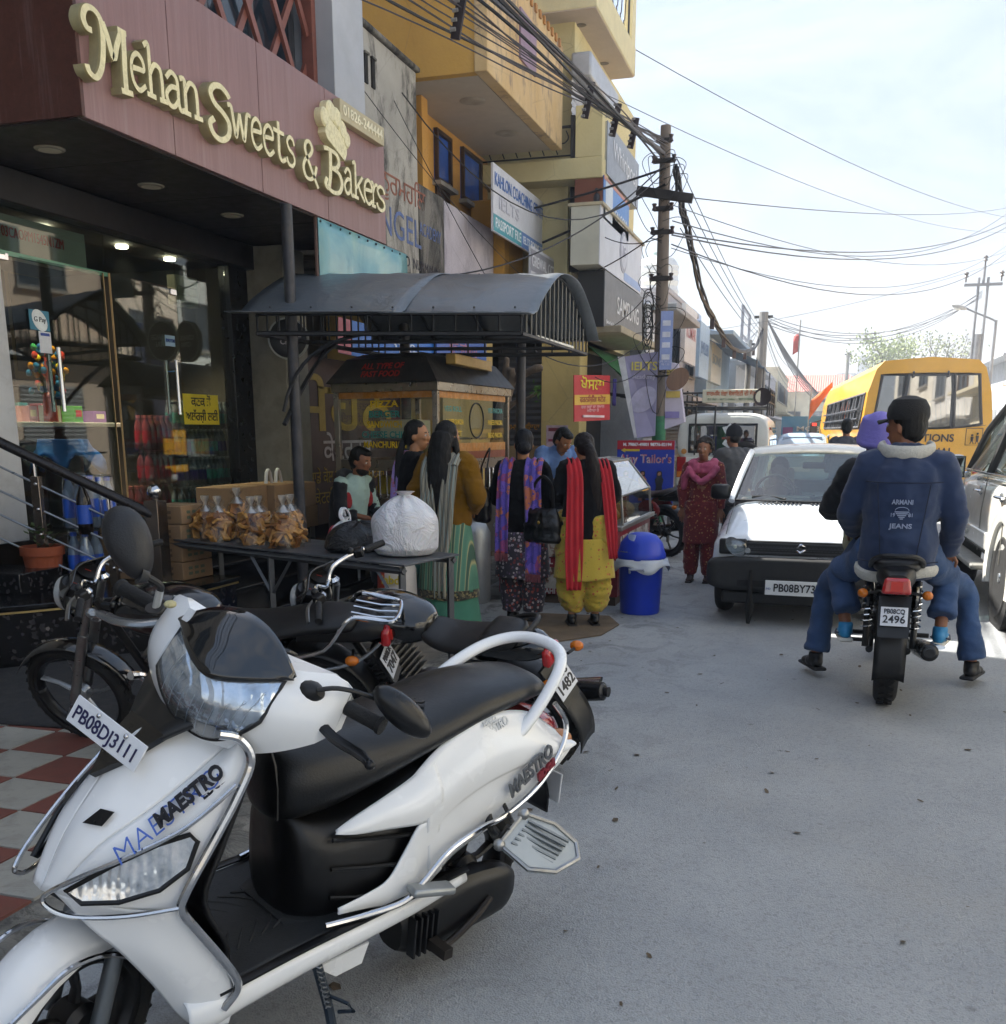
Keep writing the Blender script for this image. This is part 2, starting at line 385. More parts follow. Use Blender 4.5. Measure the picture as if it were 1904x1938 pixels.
STROKES={
'M':([[(.24,.98),(.10,1.0),(.02,1.22),(.12,1.50),(.34,1.58),(.54,1.44),(.60,1.1),(.56,.5),(.46,.05),(.28,-.24),(.08,-.18),(.02,-.02)],[(.62,1.36),(.74,1.05),(.90,.52),(1.04,.95),(1.22,1.40)],[(1.12,1.40),(1.36,1.40)],[(1.28,1.38),(1.26,.8),(1.24,.3),(1.24,-.24)],[(1.10,-.26),(1.44,-.22)]],1.5,.22),
'e':([[(.14,.56),(.50,.60),(.80,.64),(.74,.90),(.46,1.02),(.18,.84),(.08,.50),(.18,.16),(.48,.0),(.84,.20)]],.92,.21),
'h':([[(-.02,1.38),(.18,1.46),(.20,.8),(.20,.0)],[(.02,.02),(.40,.02)],[(.20,.66),(.42,.96),(.68,.92),(.76,.62),(.76,.0)],[(.62,.02),(.98,.04)]],1.0,.21),
'a':([[(.12,.80),(.36,1.02),(.62,.92),(.68,.6),(.68,.2),(.78,.0),(.98,.06)],[(.66,.62),(.34,.58),(.08,.30),(.22,.02),(.46,.04),(.68,.28)]],1.0,.21),
'n':([[(-.02,.98),(.18,1.0),(.20,.5),(.20,.0)],[(.02,.02),(.40,.02)],[(.20,.66),(.42,.98),(.68,.94),(.76,.62),(.76,.0)],[(.60,.02),(.98,.04)]],1.0,.21),
'S':([[(.98,1.22),(.86,1.34),(.60,1.44),(.30,1.34),(.14,1.08),(.30,.80),(.66,.62),(.92,.36),(.86,-.06),(.52,-.30),(.18,-.22),(.04,.08),(.22,.28)]],1.08,.26),
'w':([[(-.04,.98),(.14,.98),(.24,.5),(.34,.04),(.48,.5),(.58,.86)],[(.58,.86),(.68,.4),(.78,.04),(.90,.5),(1.0,.96),(1.18,.98)]],1.15,.2),
't':([[(.34,1.34),(.34,.7),(.34,.22),(.50,.0),(.74,.12)],[(.04,1.0),(.66,1.0)]],.78,.21),
's':([[(.74,.80),(.62,.98),(.34,1.02),(.12,.82),(.28,.58),(.62,.44),(.74,.20),(.52,.0),(.20,.02),(.04,.22)]],.8,.2),
'&':([[(.98,-.36),(.72,.02),(.34,.62),(.22,.92),(.30,1.18),(.52,1.26),(.68,1.06),(.56,.80),(.22,.52),(.08,.20),(.20,-.12),(.52,-.16),(.80,.10),(.92,.42)]],1.1,.2),
'B':([[(.02,1.36),(.34,1.38),(.36,.9),(.32,.3),(.18,-.16),(.04,-.02),(.12,.22)],[(.30,1.40),(.70,1.36),(.86,1.10),(.72,.82),(.42,.70)],[(.44,.72),(.84,.62),(1.0,.28),(.84,-.12),(.48,-.24),(.22,-.16)]],1.1,.23),
'k':([[(-.02,1.38),(.18,1.44),(.20,.8),(.20,.0)],[(.02,.02),(.40,.02)],[(.22,.40),(.48,.66),(.78,.98)],[(.40,.58),(.62,.28),(.94,.0)]],1.0,.2),
'r':([[(-.02,.98),(.18,1.0),(.20,.5),(.20,.0)],[(.02,.02),(.44,.02)],[(.20,.62),(.38,.92),(.62,1.0),(.74,.84)]],.8,.2)}
def ribbon(mb,pts,wd,fn,depth,d0=0):
    """stroke of even width along 2D points, mapped to 3D by fn(x,y,out)"""
    P=[Vector((p[0],p[1],0)) for p in pts]; P=[Vector((q.x,q.y)) for q in spline(P,5)] if len(P)>2 else [Vector((q.x,q.y)) for q in P]
    n=len(P); l=[];r=[]
    for i in range(n):
        t=(P[min(i+1,n-1)]-P[max(i-1,0)]).normalized(); u=Vector((-t.y,t.x))*wd/2
        e=-t*wd*.12 if i==0 else (t*wd*.12 if i==n-1 else Vector((0,0)))
        l.append(P[i]+u+e); r.append(P[i]-u+e)
    rings=[]
    for a,b in zip(l,r):
        c=(a+b)/2; ai=c+(a-c)*.78; bi=c+(b-c)*.78
        rings.append([fn(a.x,a.y,0),fn(a.x,a.y,depth*.88+d0),fn(ai.x,ai.y,depth+d0),fn(bi.x,bi.y,depth+d0),fn(b.x,b.y,depth*.88+d0),fn(b.x,b.y,0)])
    mb.ring_loft(rings)
def shop():
    FX=-4.2; Y0,Y1=5.37,9.68; ZB,ZT=3.26,4.29
    T=wthing('sweet_shop','sweet shop with maroon wood fascia, glass front and black granite base','shop building',(-5.6,7.5,0))
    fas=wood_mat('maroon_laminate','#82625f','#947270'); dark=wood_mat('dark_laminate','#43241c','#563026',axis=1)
    seams=[Y0,6.26,7.37,8.46,Y1]
    for a,b in zip(seams,seams[1:]): box('fascia_panel',(FX-.02,(a+b)/2,(ZB+ZT)/2),(.04,b-a-.008,ZT-ZB),fas,T,bev=.003)
    obj('fascia_core',MB().bb((-4.9,Y0+.03,ZB+.03),(FX-.045,Y1-.01,ZT-.03)),M('#1c1614',.8),T)
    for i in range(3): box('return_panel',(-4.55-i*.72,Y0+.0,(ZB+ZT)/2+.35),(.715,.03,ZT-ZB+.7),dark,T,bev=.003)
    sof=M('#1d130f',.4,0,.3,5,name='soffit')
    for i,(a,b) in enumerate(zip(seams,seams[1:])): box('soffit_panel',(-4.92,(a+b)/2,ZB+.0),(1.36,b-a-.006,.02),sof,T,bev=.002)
    lamp=M('#cfc8b4',.4,0,.05,name='downlight_glass')
    for y in (5.85,6.89,7.98):
        d=obj('downlight',MB().lathe([(.001,0),(.075,0),(.09,.004),(.095,.012),(.08,.02)],(-4.85,y,ZB-.022),n=24),M('#8c8778',.5),T)
        obj('diffuser',MB().lathe([(.001,-.003),(.07,-.001),(.07,.003)],(-4.85,y,ZB-.021),n=24),lamp,d)
    obj('beam',MB().bb((-5.62,Y0,3.02),(-5.42,9.4,3.245)),M('#120d0b',.5,0,.3),T,bev=.01)
    # upper storey: dark windows behind a diagonal lattice, grey column at the end
    obj('upper_wall',MB().bb((-9.4,Y0+.02,4.3),(-4.72,9.2,8.0)),M('#3b3b3e',.7,0,.2),T)
    pane=M('#26303a',.08,0,.3,2,spec=.8,name='dark_window')
    for i in range(5):
        y=5.45+i*.68; p=obj('window_pane',MB().bb((-4.71,y,4.32),(-4.695,y+.64,6.9)),pane,T); 
        obj('frame',MB().bb((-4.712,y+.642,4.3),(-4.66,y+.678,6.9)),M('#5a5a5e',.5),p)
    lat=M('#7d4a3d',.5,0,.15,9,name='lattice_paint')
    for i in range(-3,8):
        for s in (1,-1):
            y=5.5+i*.52; z0,z1=4.3,6.6; k=.52/.78
            a=V(-4.56,y,z0); b=V(-4.56,y+s*k*(z1-z0),z1)
            # clip to the window span
            def at(t): return a.lerp(b,t)
            ts=[t/40 for t in range(41) if 5.42<at(t/40).y<8.82]
            if len(ts)<4: continue
            p,q=at(ts[0]),at(ts[-1]); xo=.0 if s>0 else .032
            d=(q-p).normalized(); w=V(0,-d.z,d.y)*.03
            obj('lattice_bar',MB().prism([(0,0),(1,0),(1,1),(0,1)],(.03,0,0)) if 0 else MB().add([p+w+V(xo,0,0),q+w+V(xo,0,0),q-w+V(xo,0,0),p-w+V(xo,0,0),p+w+V(xo+.03,0,0),q+w+V(xo+.03,0,0),q-w+V(xo+.03,0,0),p-w+V(xo+.03,0,0)],[(0,1,2,3),(7,6,5,4),(0,4,5,1),(1,5,6,2),(2,6,7,3),(3,7,4,0)]),lat,T,smooth=False)
    obj('lattice_frame',MB().bb((-4.57,8.80,4.3),(-4.46,8.87,6.9)),lat,T,bev=.004)
    obj('column',MB().bb((-4.75,8.875,4.30),(-4.3,9.5,7.1)),M('#a9abaf',.45,0,.08,3,dirt=.15,dirtc='#77726a'),T,bev=.006)
    box('roof_slab',(-6.6,7.45,8.1),(5.6,4.4,.2),M('#55534f',.9),T,bev=0)
    # beige end pier, black pier, white jamb
    beige=M('#8d897a',.8,0,.15,4,bump=.2,bscale=30,dirt=.5,dirtc='#4c483f')
    obj('pier',MB().bb((-5.62,9.26,0),(-5.12,9.72,3.24)),beige,T,bev=.01)
    obj('black_pier',MB().bb((-5.62,8.93,.72),(-5.5,9.25,3.24)),M('#0c0c0e',.3),T,bev=.004)
    obj('side_wall',MB().bb((-9.2,9.5,0),(-5.63,9.72,3.24)),M('#4b463e',.85,0,.15,4),T)
    obj('inner_wall',MB().bb((-9.2,5.2,0),(-5.9,5.4,3.24)),M('#4b463e',.85,0,.15,4),T)
    obj('jamb',MB().bb((-5.72,5.72,.72),(-5.5,6.03,3.02)),M('#c4c5c4',.6,0,.06,5,dirt=.35,dirtc='#6d6a63'),T,bev=.006)
    obj('back_wall',MB().bb((-9.2,5.4,.72),(-9.05,9.5,3.24)),M('#8a7c66',.8,0,.15,3,bump=.3,bscale=25),T)
    obj('ceiling',MB().bb((-9.2,5.4,3.1),(-5.66,9.5,3.24)),M('#3a352e',.8),T)
    obj('shop_floor',MB().bb((-9.2,5.4,0),(-5.5,9.72,.72)),granite('black_granite',0),T,bev=.006)
    # glass front
    gm=glass('#d5ddda',alpha=.0,name='shop_glass'); eg=M('#b99a6a',.4,0,.1,name='glass_edge')
    for y0,y1,z0,z1 in ((6.03,7.2,2.72,3.02),(7.2,8.13,2.72,3.02),(8.13,8.93,.76,3.02)):
        obj('glass_pane',MB().bb((-5.556,y0+.004,z0),(-5.546,y1-.004,z1)),gm,T)
    ch=CHROME()
    def door(hy,dirn,ang,hand_off):
        d=wd=bpy.data.objects.new('door',None); link(d,T); d.matrix_parent_inverse=Matrix.Identity(4)
        d.location=Vector((-5.55,hy,.74))-T.location; d.rotation_euler=(0,0,R(ang))
        W=1.02; g=obj('glass',MB().bb((-.006,0,0),(.006,dirn*W,1.96)),gm,d)
        obj('edge',MB().bb((-.007,dirn*(W+.001),0),(.007,dirn*(W+.007),1.96)),eg,d)
        h=MB()
        for x in (-.05,.05): h.cyl((x,dirn*hand_off,.9),(x,dirn*hand_off,1.36),.016,n=12)
        for z in (1.0,1.27): h.cyl((-.05,dirn*hand_off,z),(.05,dirn*hand_off,z),.008,n=8)
        obj('handle',h,ch,d); box('clamp',(0,dirn*.05,1.94),(.03,.1,.05),ch,d); box('floor_clamp',(0,dirn*.07,.03),(.03,.14,.06),BLK(),d)
    door(6.05,1,-4,.44); door(8.12,-1,6,.16)
    box('shutter_housing',(-5.75,6.45,2.86),(.22,1.3,.26),M('#a9ada2',.5,0,.06,dirt=.2),T)
    text('GSTIN: 03CAOPM1545N1ZM',.10,M('#b8241c',.5),T,plane_m((-5.632,6.42,2.87),(0,1,0),(0,0,1)),width=.85)
    obj('transom',MB().bb((-5.57,6.03,2.69),(-5.53,7.2,2.72)),M('#6aa088',.2,0,.1),T)
    for (x,y) in ((-6.1,7.2),(-6.05,8.1),(-6.05,8.8),(-8.4,6.7),(-8.3,8.6),(-6.9,6.4)):
        f=obj('spotlight',MB().lathe([(.001,0),(.05,0),(.055,.02)],(x,y,3.07),n=14),M('#fff0d0',.5,emit=14,var=0),T)
        ld=bpy.data.lights.new('spot','SPOT'); ld.energy=70; ld.spot_size=R(80); ld.spot_blend=.6; ld.color=(1,.8,.55); ld.shadow_soft_size=.05
        lo=bpy.data.objects.new('spot_lamp',ld); link(lo,f); lo.location=(x,y,3.05)
    # ---- interior fittings
    c=wthing('shop_counter','white topped counter with dark front inside the sweet shop','counter',(-6.5,7.3,.72))
    obj('counter_top',MB().bb((-6.9,6.35,1.53),(-6.2,8.1,1.57)),M('#b9b6ab',.3,0,.08),c,bev=.006); obj('front',MB().bb((-6.8,6.4,.72),(-6.32,8.05,1.53)),M('#15130f',.4),c,bev=.004)
    c=wthing('side_counter','small raised white counter just inside the shop door','counter',(-6.5,5.8,.72))
    obj('counter_top',MB().bb((-6.9,5.5,1.64),(-6.1,6.2,1.68)),M('#a5a297',.3,0,.08),c,bev=.006); obj('front',MB().bb((-6.8,5.55,.72),(-6.2,6.15,1.64)),M('#15130f',.4),c)
    def frame(y,z,w,h,lbl,cols,x=-9.04):
        t=wthing('picture_frame',lbl,'picture frame',(x,y,z-h/2))
        b=.08
        obj('frame',MB().bb((x,y-w/2,z-h/2),(x+.05,y-w/2+b,z+h/2)).bb((x,y+w/2-b,z-h/2),(x+.05,y+w/2,z+h/2)).bb((x,y-w/2+b,z+h/2-b),(x+.05,y+w/2-b,z+h/2)).bb((x,y-w/2+b,z-h/2),(x+.05,y+w/2-b,z-h/2+b)),M('#120d09',.4),t,bev=.006)
        obj('mount',MB().bb((x,y-w/2+b,z-h/2+b),(x+.02,y+w/2-b,z+h/2-b)),M('#7d6a45',.6),t)
        tt=NT('painting'); n=tt.noise(5,6,.6,dist=1); tt.set(col=tt.ramp(n,[(.3,cols[0]),(.5,cols[1]),(.7,cols[2])]),rough=.4)
        obj('picture',MB().bb((x+.02,y-w/2+2*b,z-h/2+2*b),(x+.026,y+w/2-2*b,z+h/2-2*b)),tt.m,t)
    frame(9.0,2.35,.75,1.15,'framed dark reddish painting hanging behind the shop counter',('#120c0a','#3c1d16','#6b5044'))
    frame(9.35,2.6,.9,1.3,'larger framed bluish painting beside the reddish one in the shop',('#0c1016','#24303f','#4a4055'),x=-8.2)
    # shelves of stock on the left inside
    s=wthing('wall_shelf','tall dark shelf of red and green stock at the far left inside the shop','shelf',(-7.6,5.6,.72))
    for z in (1.3,1.75,2.2,2.65): obj('shelf_board',MB().bb((-8.4,5.42,z),(-7.0,5.75,z+.03)),M('#2a241c',.5),s)
    gcols=['#8d2b22','#b0653a','#3c6b58','#c9c2b0','#51708c','#7a2d55']
    for k in range(22):
        x=-8.3+random.random()*1.2; z=(1.33,1.78,2.23)[k%3]; col=random.choice(gcols)
        tag(obj('jar',MB().lathe([(.001,0),(.045,0),(.05,.02),(.05,.2),(.03,.25),(.03,.28),(.001,.28)],(-8.3+k//3*.17,5.6,z),n=10),M(col,.35)),'round stock jar on the dark shelf at the far left inside the shop','jar','jars on the dark shop shelf')
    # goods on the counter
    prods=[('purple','#5a3c78',.24,.16,.3),('orange','#b85a2a',.2,.2,.22),('lime green','#7fa032',.3,.12,.2),('yellow','#c9a52c',.12,.14,.2),('brown','#5b3320',.22,.22,.16),('pale pink','#c08a96',.16,.13,.2),('teal','#2e7f86',.18,.16,.2),('white','#cfcfc8',.2,.14,.18),('red','#a02a2c',.15,.16,.2),('bright green','#5aa03e',.18,.14,.2),('maroon','#6b2027',.2,.12,.2),('violet','#7d4a9a',.26,.1,.22)]
    for i,(nm,col,wy,hz,dx) in enumerate(prods):
        y=6.44+i*.138; x=-6.4 if i%2 else -6.62
        o=box('snack_box',(x,y,1.571+hz/2),(dx*.7,wy*.62,hz),M(col,.45,0,.1),None,bev=.004,rot=rotm(rz=random.uniform(-8,8)))
        tag(o,f'{nm} sweet box standing on the shop counter behind the glass','box','boxes on the shop counter')
        box('printed_label',(x+dx*.35+.002,y,1.571+hz*.55),(.003,wy*.4,hz*.4),M('#d8cfae' if i%3 else '#c02a2a',.5),o,bev=0)
    t=wthing('lollipop_stand','colourful lollipop and candy stand on the shop counter','candy stand',(-6.3,7.3,1.57))
    obj('pole',MB().cyl((-6.3,7.3,1.57),(-6.3,7.3,2.1),.012).lathe([(.06,0),(.05,.22),(.03,.24)],(-6.3,7.3,1.575),n=12),M('#b0463c',.4),t)
    for k in range(70):
        a=random.random()*6.28; r=.05+.11*random.random(); z=1.78+random.random()*.42
        obj('sweet',MB().sph((-6.3+r*math.cos(a),7.3+r*math.sin(a),z),(.022,.03,.03),8,5),M(random.choice(['#2f6f96','#c98a1e','#b03a2c','#3d8f55','#c9b02c','#23507a']),.25),t)
    t=wthing('waste_bin','steel waste bin with a blue bag over its rim inside the shop','bin',(-6.0,7.05,.72))
    obj('drum',MB().lathe([(.13,0),(.15,.02),(.15,.68),(.16,.7)],(-6.0,7.05,.72),n=24),STEEL(),t)
    mb=MB(); rows=[]
    for i in range(5):
        rows.append([V(-6.0,7.05,1.43)+V(math.cos(a)*(.155+.03*i*(1+.5*math.sin(3*a))),math.sin(a)*(.155+.03*i*(1+.5*math.sin(2*a+1))),-.05*i*(1+.4*math.sin(5*a)) if i>1 else 0) for a in [k*6.283/36 for k in range(37)]])
    obj('bin_liner',mb.grid(rows),M('#1a5fae',.4,0,.2,8),t,solid=.004)
    t=wthing('wall_box','cream boxed fitting fixed high behind the shop glass','wall box',(-5.72,8.55,2.64))
    box('case',(-5.76,8.55,2.75),(.1,.34,.26),M('#b5b094',.5,0,.06),t,bev=.01)
    for k in range(3): box('louvre',(-5.705,8.55,2.67+k*.075),(.012,.29,.06),M('#c7c2a6',.4),t,bev=.004)
    # yellow notice and stickers on the glass
    t=wthing('yellow_notice','yellow notice with black Punjabi lettering on the shop glass','notice',(-5.53,8.38,1.56))
    box('sheet',(-5.538,8.385,1.69),(.006,.56,.27),M('#d9c62a',.5,0,.06),t,bev=.001)
    bk=M('#141414',.5); text('ਕਣਕ ਤੋਂ',.115,bk,t,plane_m((-5.534,8.38,1.755),(0,1,0),(0,0,1)),bold=.0015); text('ਅਲੱਰਜ਼ੀ ਲਈ',.11,bk,t,plane_m((-5.534,8.385,1.625),(0,1,0),(0,0,1)),bold=.0015)
    t=wthing('payment_sticker','small white payment sticker with coloured corners on the shop door','sticker',(-5.52,6.36,2.2))
    box('sheet',(-5.515,6.37,2.28),(.004,.2,.14),M('#3f7f96',.5),t,bev=0); obj('oval',MB().lathe([(.001,.0),(.085,0),(.085,.002)],(-5.513,6.37,2.28),(1,0,0),n=24,sc=(.75,1)),M('#dfe3e2',.5),t)
    text('G Pay',.05,M('#50565c',.5),t,plane_m((-5.509,6.37,2.285),(0,1,0),(0,0,1)))
    t=wthing('code_card','white card hung on the shop door above the handle','sticker',(-5.52,6.4,2.05)); box('sheet',(-5.515,6.41,2.13),(.004,.12,.15),M('#d5d7da',.5),t,bev=0); box('header',(-5.511,6.41,2.185),(.003,.09,.02),M('#2d4a98',.5),t,bev=0)
    t=wthing('blue_sticker','pale blue payment sticker on the right shop door','sticker',(-5.52,7.9,2.2)); box('sheet',(-5.5,7.92,2.26),(.004,.14,.09),M('#a8c4d4',.5),t,bev=0); text('PAYTM',.04,M('#1d3f86',.5),t,plane_m((-5.496,7.92,2.26),(0,1,0),(0,0,1)),bold=.001)
    # ---- lettering sign
    Sg=wthing('shop_sign','cream raised letters reading Mehan Sweets and Bakers on maroon fascia','sign',(-4.15,7.4,3.4))
    face=M('#e6dcae',.28,0,.1,12,dirt=.22,dirtc='#a89a6a',name='cream_letter')
    text_pos=[('M',5.343,5.758),('e',5.739,5.896),('h',5.894,6.103),('a',6.079,6.292),('n',6.256,6.488),('S',6.566,6.86),('w',6.821,7.097),('e',7.105,7.271),('e',7.275,7.445),('t',7.43,7.619),('s',7.621,7.763),('&',7.875,8.168),('B',8.265,8.617),('a',8.624,8.832),('k',8.816,9.055),('e',9.03,9.233),('r',9.198,9.354),('s',9.305,9.509)]
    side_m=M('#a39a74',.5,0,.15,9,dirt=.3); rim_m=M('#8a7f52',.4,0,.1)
    for ch_,a,b in text_pos:
        st,wd,th=STROKES[ch_]; mb=MB()
        for k,p in enumerate(st): ribbon(mb,p,th*.92,lambda x,y,o:(FX+.0+o,a+x/wd*(b-a),3.515+y*.196),.075,d0=k*.0006)
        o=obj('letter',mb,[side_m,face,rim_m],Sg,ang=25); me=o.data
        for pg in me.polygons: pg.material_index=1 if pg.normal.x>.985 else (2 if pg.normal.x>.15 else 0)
    t=wthing('chef_hat_sign','cream raised chef hat emblem above the letter B','emblem',(-4.15,8.52,3.86))
    mb=MB(); fn=lambda x,y,o:(FX+o,8.31+x,3.9+y)
    mb.prism([(0,-.02),(.04,-.06),(.36,-.16),(.40,-.10),(.42,.0),(.05,.12)],(.07,0,0),o=(FX,8.31,3.93),ux=(0,1,0),uy=(0,0,1))
    for cx,cy,r_ in ((.02,.10,.075),(.13,.17,.085),(.24,.15,.08),(.34,.08,.075),(.41,.02,.07)): mb.lathe([(r_,0),(r_,.06+cx*.01),(r_*.8,.072+cx*.01)],(FX,8.31+cx,3.93+cy),(1,0,0),n=18)
    obj('hat',mb,face,t,ang=30)
    t=wthing('phone_plate','cream plate with the phone number 01826-244444 above the shop sign','sign plate',(-4.15,9.07,4.07))
    rr=rotm(rx=0); box('plate',(FX+.035,9.07,4.17),(.07,.92,.16),M('#b9ad8a',.5,0,.08),t,bev=.006)
    text('01826-244444',.115,M('#ece4c4',.4),t,plane_m((FX+.074,9.07,4.17),(0,1,0),(0,0,1)),bold=.002,width=.82)
    # ---- blue-green printed sheet under the fascia
    fl=NT('flex_sheet'); n=fl.noise(1.1,5,.5,dist=.8,vec=fl.vec((1,1.4,1)))
    c=fl.ramp(n,[(.3,'#5d9aa8'),(.48,'#7fb0b4'),(.6,'#8fb9b0'),(.7,'#6f9ec0')]); fl.set(col=c,rough=.22,spec=.5); fl.bump(fl.noise(2.2,3,.5,dist=1),.5,.03)
    t=wthing('flex_banner','glossy blue-green sheet stretched under the maroon fascia','banner',(-4.2,9.2,2.6))
    P=[[(-4.21+.018*math.sin(i*.9)*math.sin(j*.7),8.27+i*.1935,(3.25 if j==0 else 3.25-(j/6)*(.62-.28*i/10))) for i in range(11)] for j in range(7)]
    obj('sheet',MB().grid(P),fl.m,t,solid=.006)
    obj('frame',MB().tube([(-4.23,8.26,2.6),(-4.23,8.26,3.25),(-4.23,10.2,3.25),(-4.23,10.2,2.9)],.015,6),M('#6a5148',.6),t)
    for i in range(11): 
        obj('rivet',MB().sph((-4.2,8.3+i*.19,3.225),.011,8,5),M('#2f4a50',.5),t)
    # ---- entrance steps, ledge, railing
    bg_=granite('black_granite',0); sg=granite()
    t=wthing('entrance_steps','polished black granite steps climbing to the sweet shop','steps',(-4.6,7.9,0))
    hs=[.0,.155,.30,.445,.59,.72]; xs=[-4.02,-4.32,-4.62,-4.92,-5.22]
    for k in range(4):
        obj('riser',MB().bb((-5.49,6.62,hs[k]),(xs[k]-.012,9.25,hs[k+1]-.03)),bg_,t,smooth=False)
        obj('tread',MB().bb((-5.49,6.6,hs[k+1]-.03),(xs[k]+.02,9.25,hs[k+1])),bg_,t,bev=.008)
    t=wthing('granite_ledge','speckled granite ledge at the left of the shop steps','ledge',(-5.2,5.4,0))
    poly=[(-4.72,5.08),(-4.15,5.86),(-4.15,6.58),(-5.5,6.58),(-6.6,5.3),(-6.6,4.4),(-5.3,4.4)]
    obj('base',MB().prism([(x,y) for x,y in poly],(0,0,.40),o=(0,0,0),ux=(1,0,0),uy=(0,1,0)),sg,t,smooth=False)
    cx,cy=-5.2,5.5
    obj('top_slab',MB().prism([(cx+(x-cx)*1.03,cy+(y-cy)*1.03) for x,y in poly],(0,0,.035),o=(0,0,.402),ux=(1,0,0),uy=(0,1,0)),bg_,t,bev=.006)
    obj('trim',MB().prism([(cx+(x-cx)*1.015,cy+(y-cy)*1.015) for x,y in poly],(0,0,.012),o=(0,0,.385),ux=(1,0,0),uy=(0,1,0)),M('#b8a26a',.4,.6),t)
    obj('lower_ledge',MB().prism([(-4.95,4.9),(-4.60,4.6),(-4.75,4.1),(-6.6,4.1),(-6.6,4.9)],(0,0,.17),ux=(1,0,0),uy=(0,1,0)),sg,t,bev=.006)
    obj('inner_step',MB().bb((-6.4,5.35,.44),(-5.0,5.75,.58)),sg,t,bev=.006)
    obj('granite_pier',MB().bb((-6.2,5.0,.44),(-5.36,5.52,1.42)).bb((-6.2,4.97,1.42),(-5.33,5.55,1.45)),sg,t,smooth=False)
    t=wthing('stair_railing','steel stair railing with dark handrail and a chrome ball post','railing',(-4.7,5.9,.44))
    a=V(-5.38,5.62,1.46); b=V(-4.42,6.02,.93)
    obj('handrail',MB().tube([a,b],.035,12),M('#2c2725',.3,.3,.2,10),t)
    for k in range(1,5): obj('cross_rod',MB().cyl(a-V(0,0,.17*k),b-V(0,0,.17*k) if k<4 else (a*.35+b*.65)-V(0,0,.17*k),.008,n=8),STEEL(),t)
    for f,z0,s_ in ((.27,.58,.035),(.72,.44,.03)):
        p=a.lerp(b,f); q=obj('post',MB().bb((p.x-s_,p.y-.02,z0),(p.x+s_,p.y+.02,p.z-.12)),M('#8b7f74',.22,.9,.1),t,bev=.003)
        obj('stem',MB().cyl((p.x,p.y,p.z-.13),(p.x,p.y,p.z-.02),.011,n=8),CHROME(),q)
        for k in range(1,5): obj('knob',MB().sph((p.x+.02,p.y-.03,p.z-.17*k),.013,8,6),CHROME(),q)
    q=obj('end_post',MB().bb((-4.47,5.99,.44),(-4.36,6.10,1.03)),M('#75695f',.2,.9,.12),t,bev=.003)
    obj('ball',MB().lathe([(.02,0),(.03,.012)],(-4.415,6.045,1.03),n=16).sph((-4.415,6.045,1.09),.05,20,14),CHROME(),q)
    # ---- stock standing by the steps
    card=M('#8d7152',.85,0,.14,5,bump=.1,bscale=90,name='cardboard'); tape=M('#a58c66',.3,name='parcel_tape')
    def carton(c,d,rz,lbl,grp,marks=True,mat=None):
        t=thing('carton',lbl,'box',c,rz,grp)
        obj('case',MB().box((0,0,d[2]/2),d),mat or card,t,bev=.006); box('tape',(0,0,d[2]+.001),(d[0]*1.002,.05,.002),tape,t,bev=0)
        if marks:
            for i in range(3):
                for j in range(2): box('print_mark',(-d[0]*.25+i*d[0]*.2,-d[1]/2-.001,d[2]*(.35+.3*j)),(d[0]*.12,.002,d[2]*.16),M('#5d4a34',.8),t,bev=0)
            for i in range(3):
                for j in range(2): box('print_mark',(d[0]/2+.001,-d[1]*.25+i*d[1]*.2,d[2]*(.35+.3*j)),(.002,d[1]*.12,d[2]*.16),M('#54604a',.8),t,bev=0)
        return t
    for k in range(4):
        carton((-4.5,6.42,.44+k*.135),(.3,.34,.13),-3+random.uniform(-3,3),('bottom','second from bottom','third from bottom','top')[k]+' carton in the stack behind the chrome ball post','cartons by the steps')
        if k<3: carton((-4.86,6.36,.44+k*.165),(.32,.34,.16),2,('bottom','middle','top')[k]+' carton in the stack behind the sloping handrail','cartons by the steps')
    carton((-5.0,8.0,.72),(.42,.6,.3),4,'open brown carton on the landing left of the long carton','cartons on the landing',False)
    carton((-4.95,8.62,.59),(.5,.78,.2),2,'lower long brown carton on the landing by the canopy post','cartons on the landing',False)
    carton((-4.95,8.6,.79),(.48,.74,.23),-2,'upper long taped carton on the landing by the canopy post','cartons on the landing',False)
    bagm=M('#c9cbd0',.35,0,.05,trans=.2)
    t=wthing('carrier_bag','empty white carrier bag with upright handles on the long carton','bag',(-4.95,8.6,1.02))
    for s_ in (-.09,.09): obj('handle',MB().tube([(-4.95,8.6+s_-.05,1.02),(-4.95,8.6+s_-.03,1.12),(-4.95,8.6+s_,1.15),(-4.95,8.6+s_+.03,1.12),(-4.95,8.6+s_+.06,1.02)],(.018),8,flat=.3),bagm,t)
    # bottle packs
    def bottle_mesh(liquid,label,h=.26,r_=.036,cap='#d8d8d8'):
        mb=MB(); mb.mat(0).lathe([(.001,0),(r_*.9,0),(r_,.012),(r_,h*.62),(r_*.86,h*.72),(r_*.42,h*.88),(r_*.4,h*.93)],n=12)
        mb.mat(1).lathe([(r_*1.015,h*.2),(r_*1.015,h*.56)],n=12); mb.mat(2).lathe([(r_*.46,h*.92),(r_*.46,h),(.001,h)],n=10)
        me=mb.mesh('bottle'); 
        for m in (liquid,label,M(cap,.4)): me.materials.append(m)
        return me
    clear=M('#a3adb4',.15,0,.1,trans=.35,name='clear_bottle')
    meshes={'pink':bottle_mesh(M('#a85560',.2,0,.1,trans=.2),M('#c2303f',.4),.30,.04,'#cc7777'),'teal':bottle_mesh(clear,M('#4fb3a8',.4)),'purple':bottle_mesh(clear,M('#4a2f8c',.4)),'cola':bottle_mesh(M('#0d0807',.1),M('#1f4fb0',.35),.36,.05,'#2a55c0'),'blue':bottle_mesh(M('#9fb4cc',.15,trans=.4),M('#1f57c0',.35),.36,.05,'#2a55c0')}
    wrap=glass('#e8eef0',.12,alpha=.10,name='shrink_wrap')
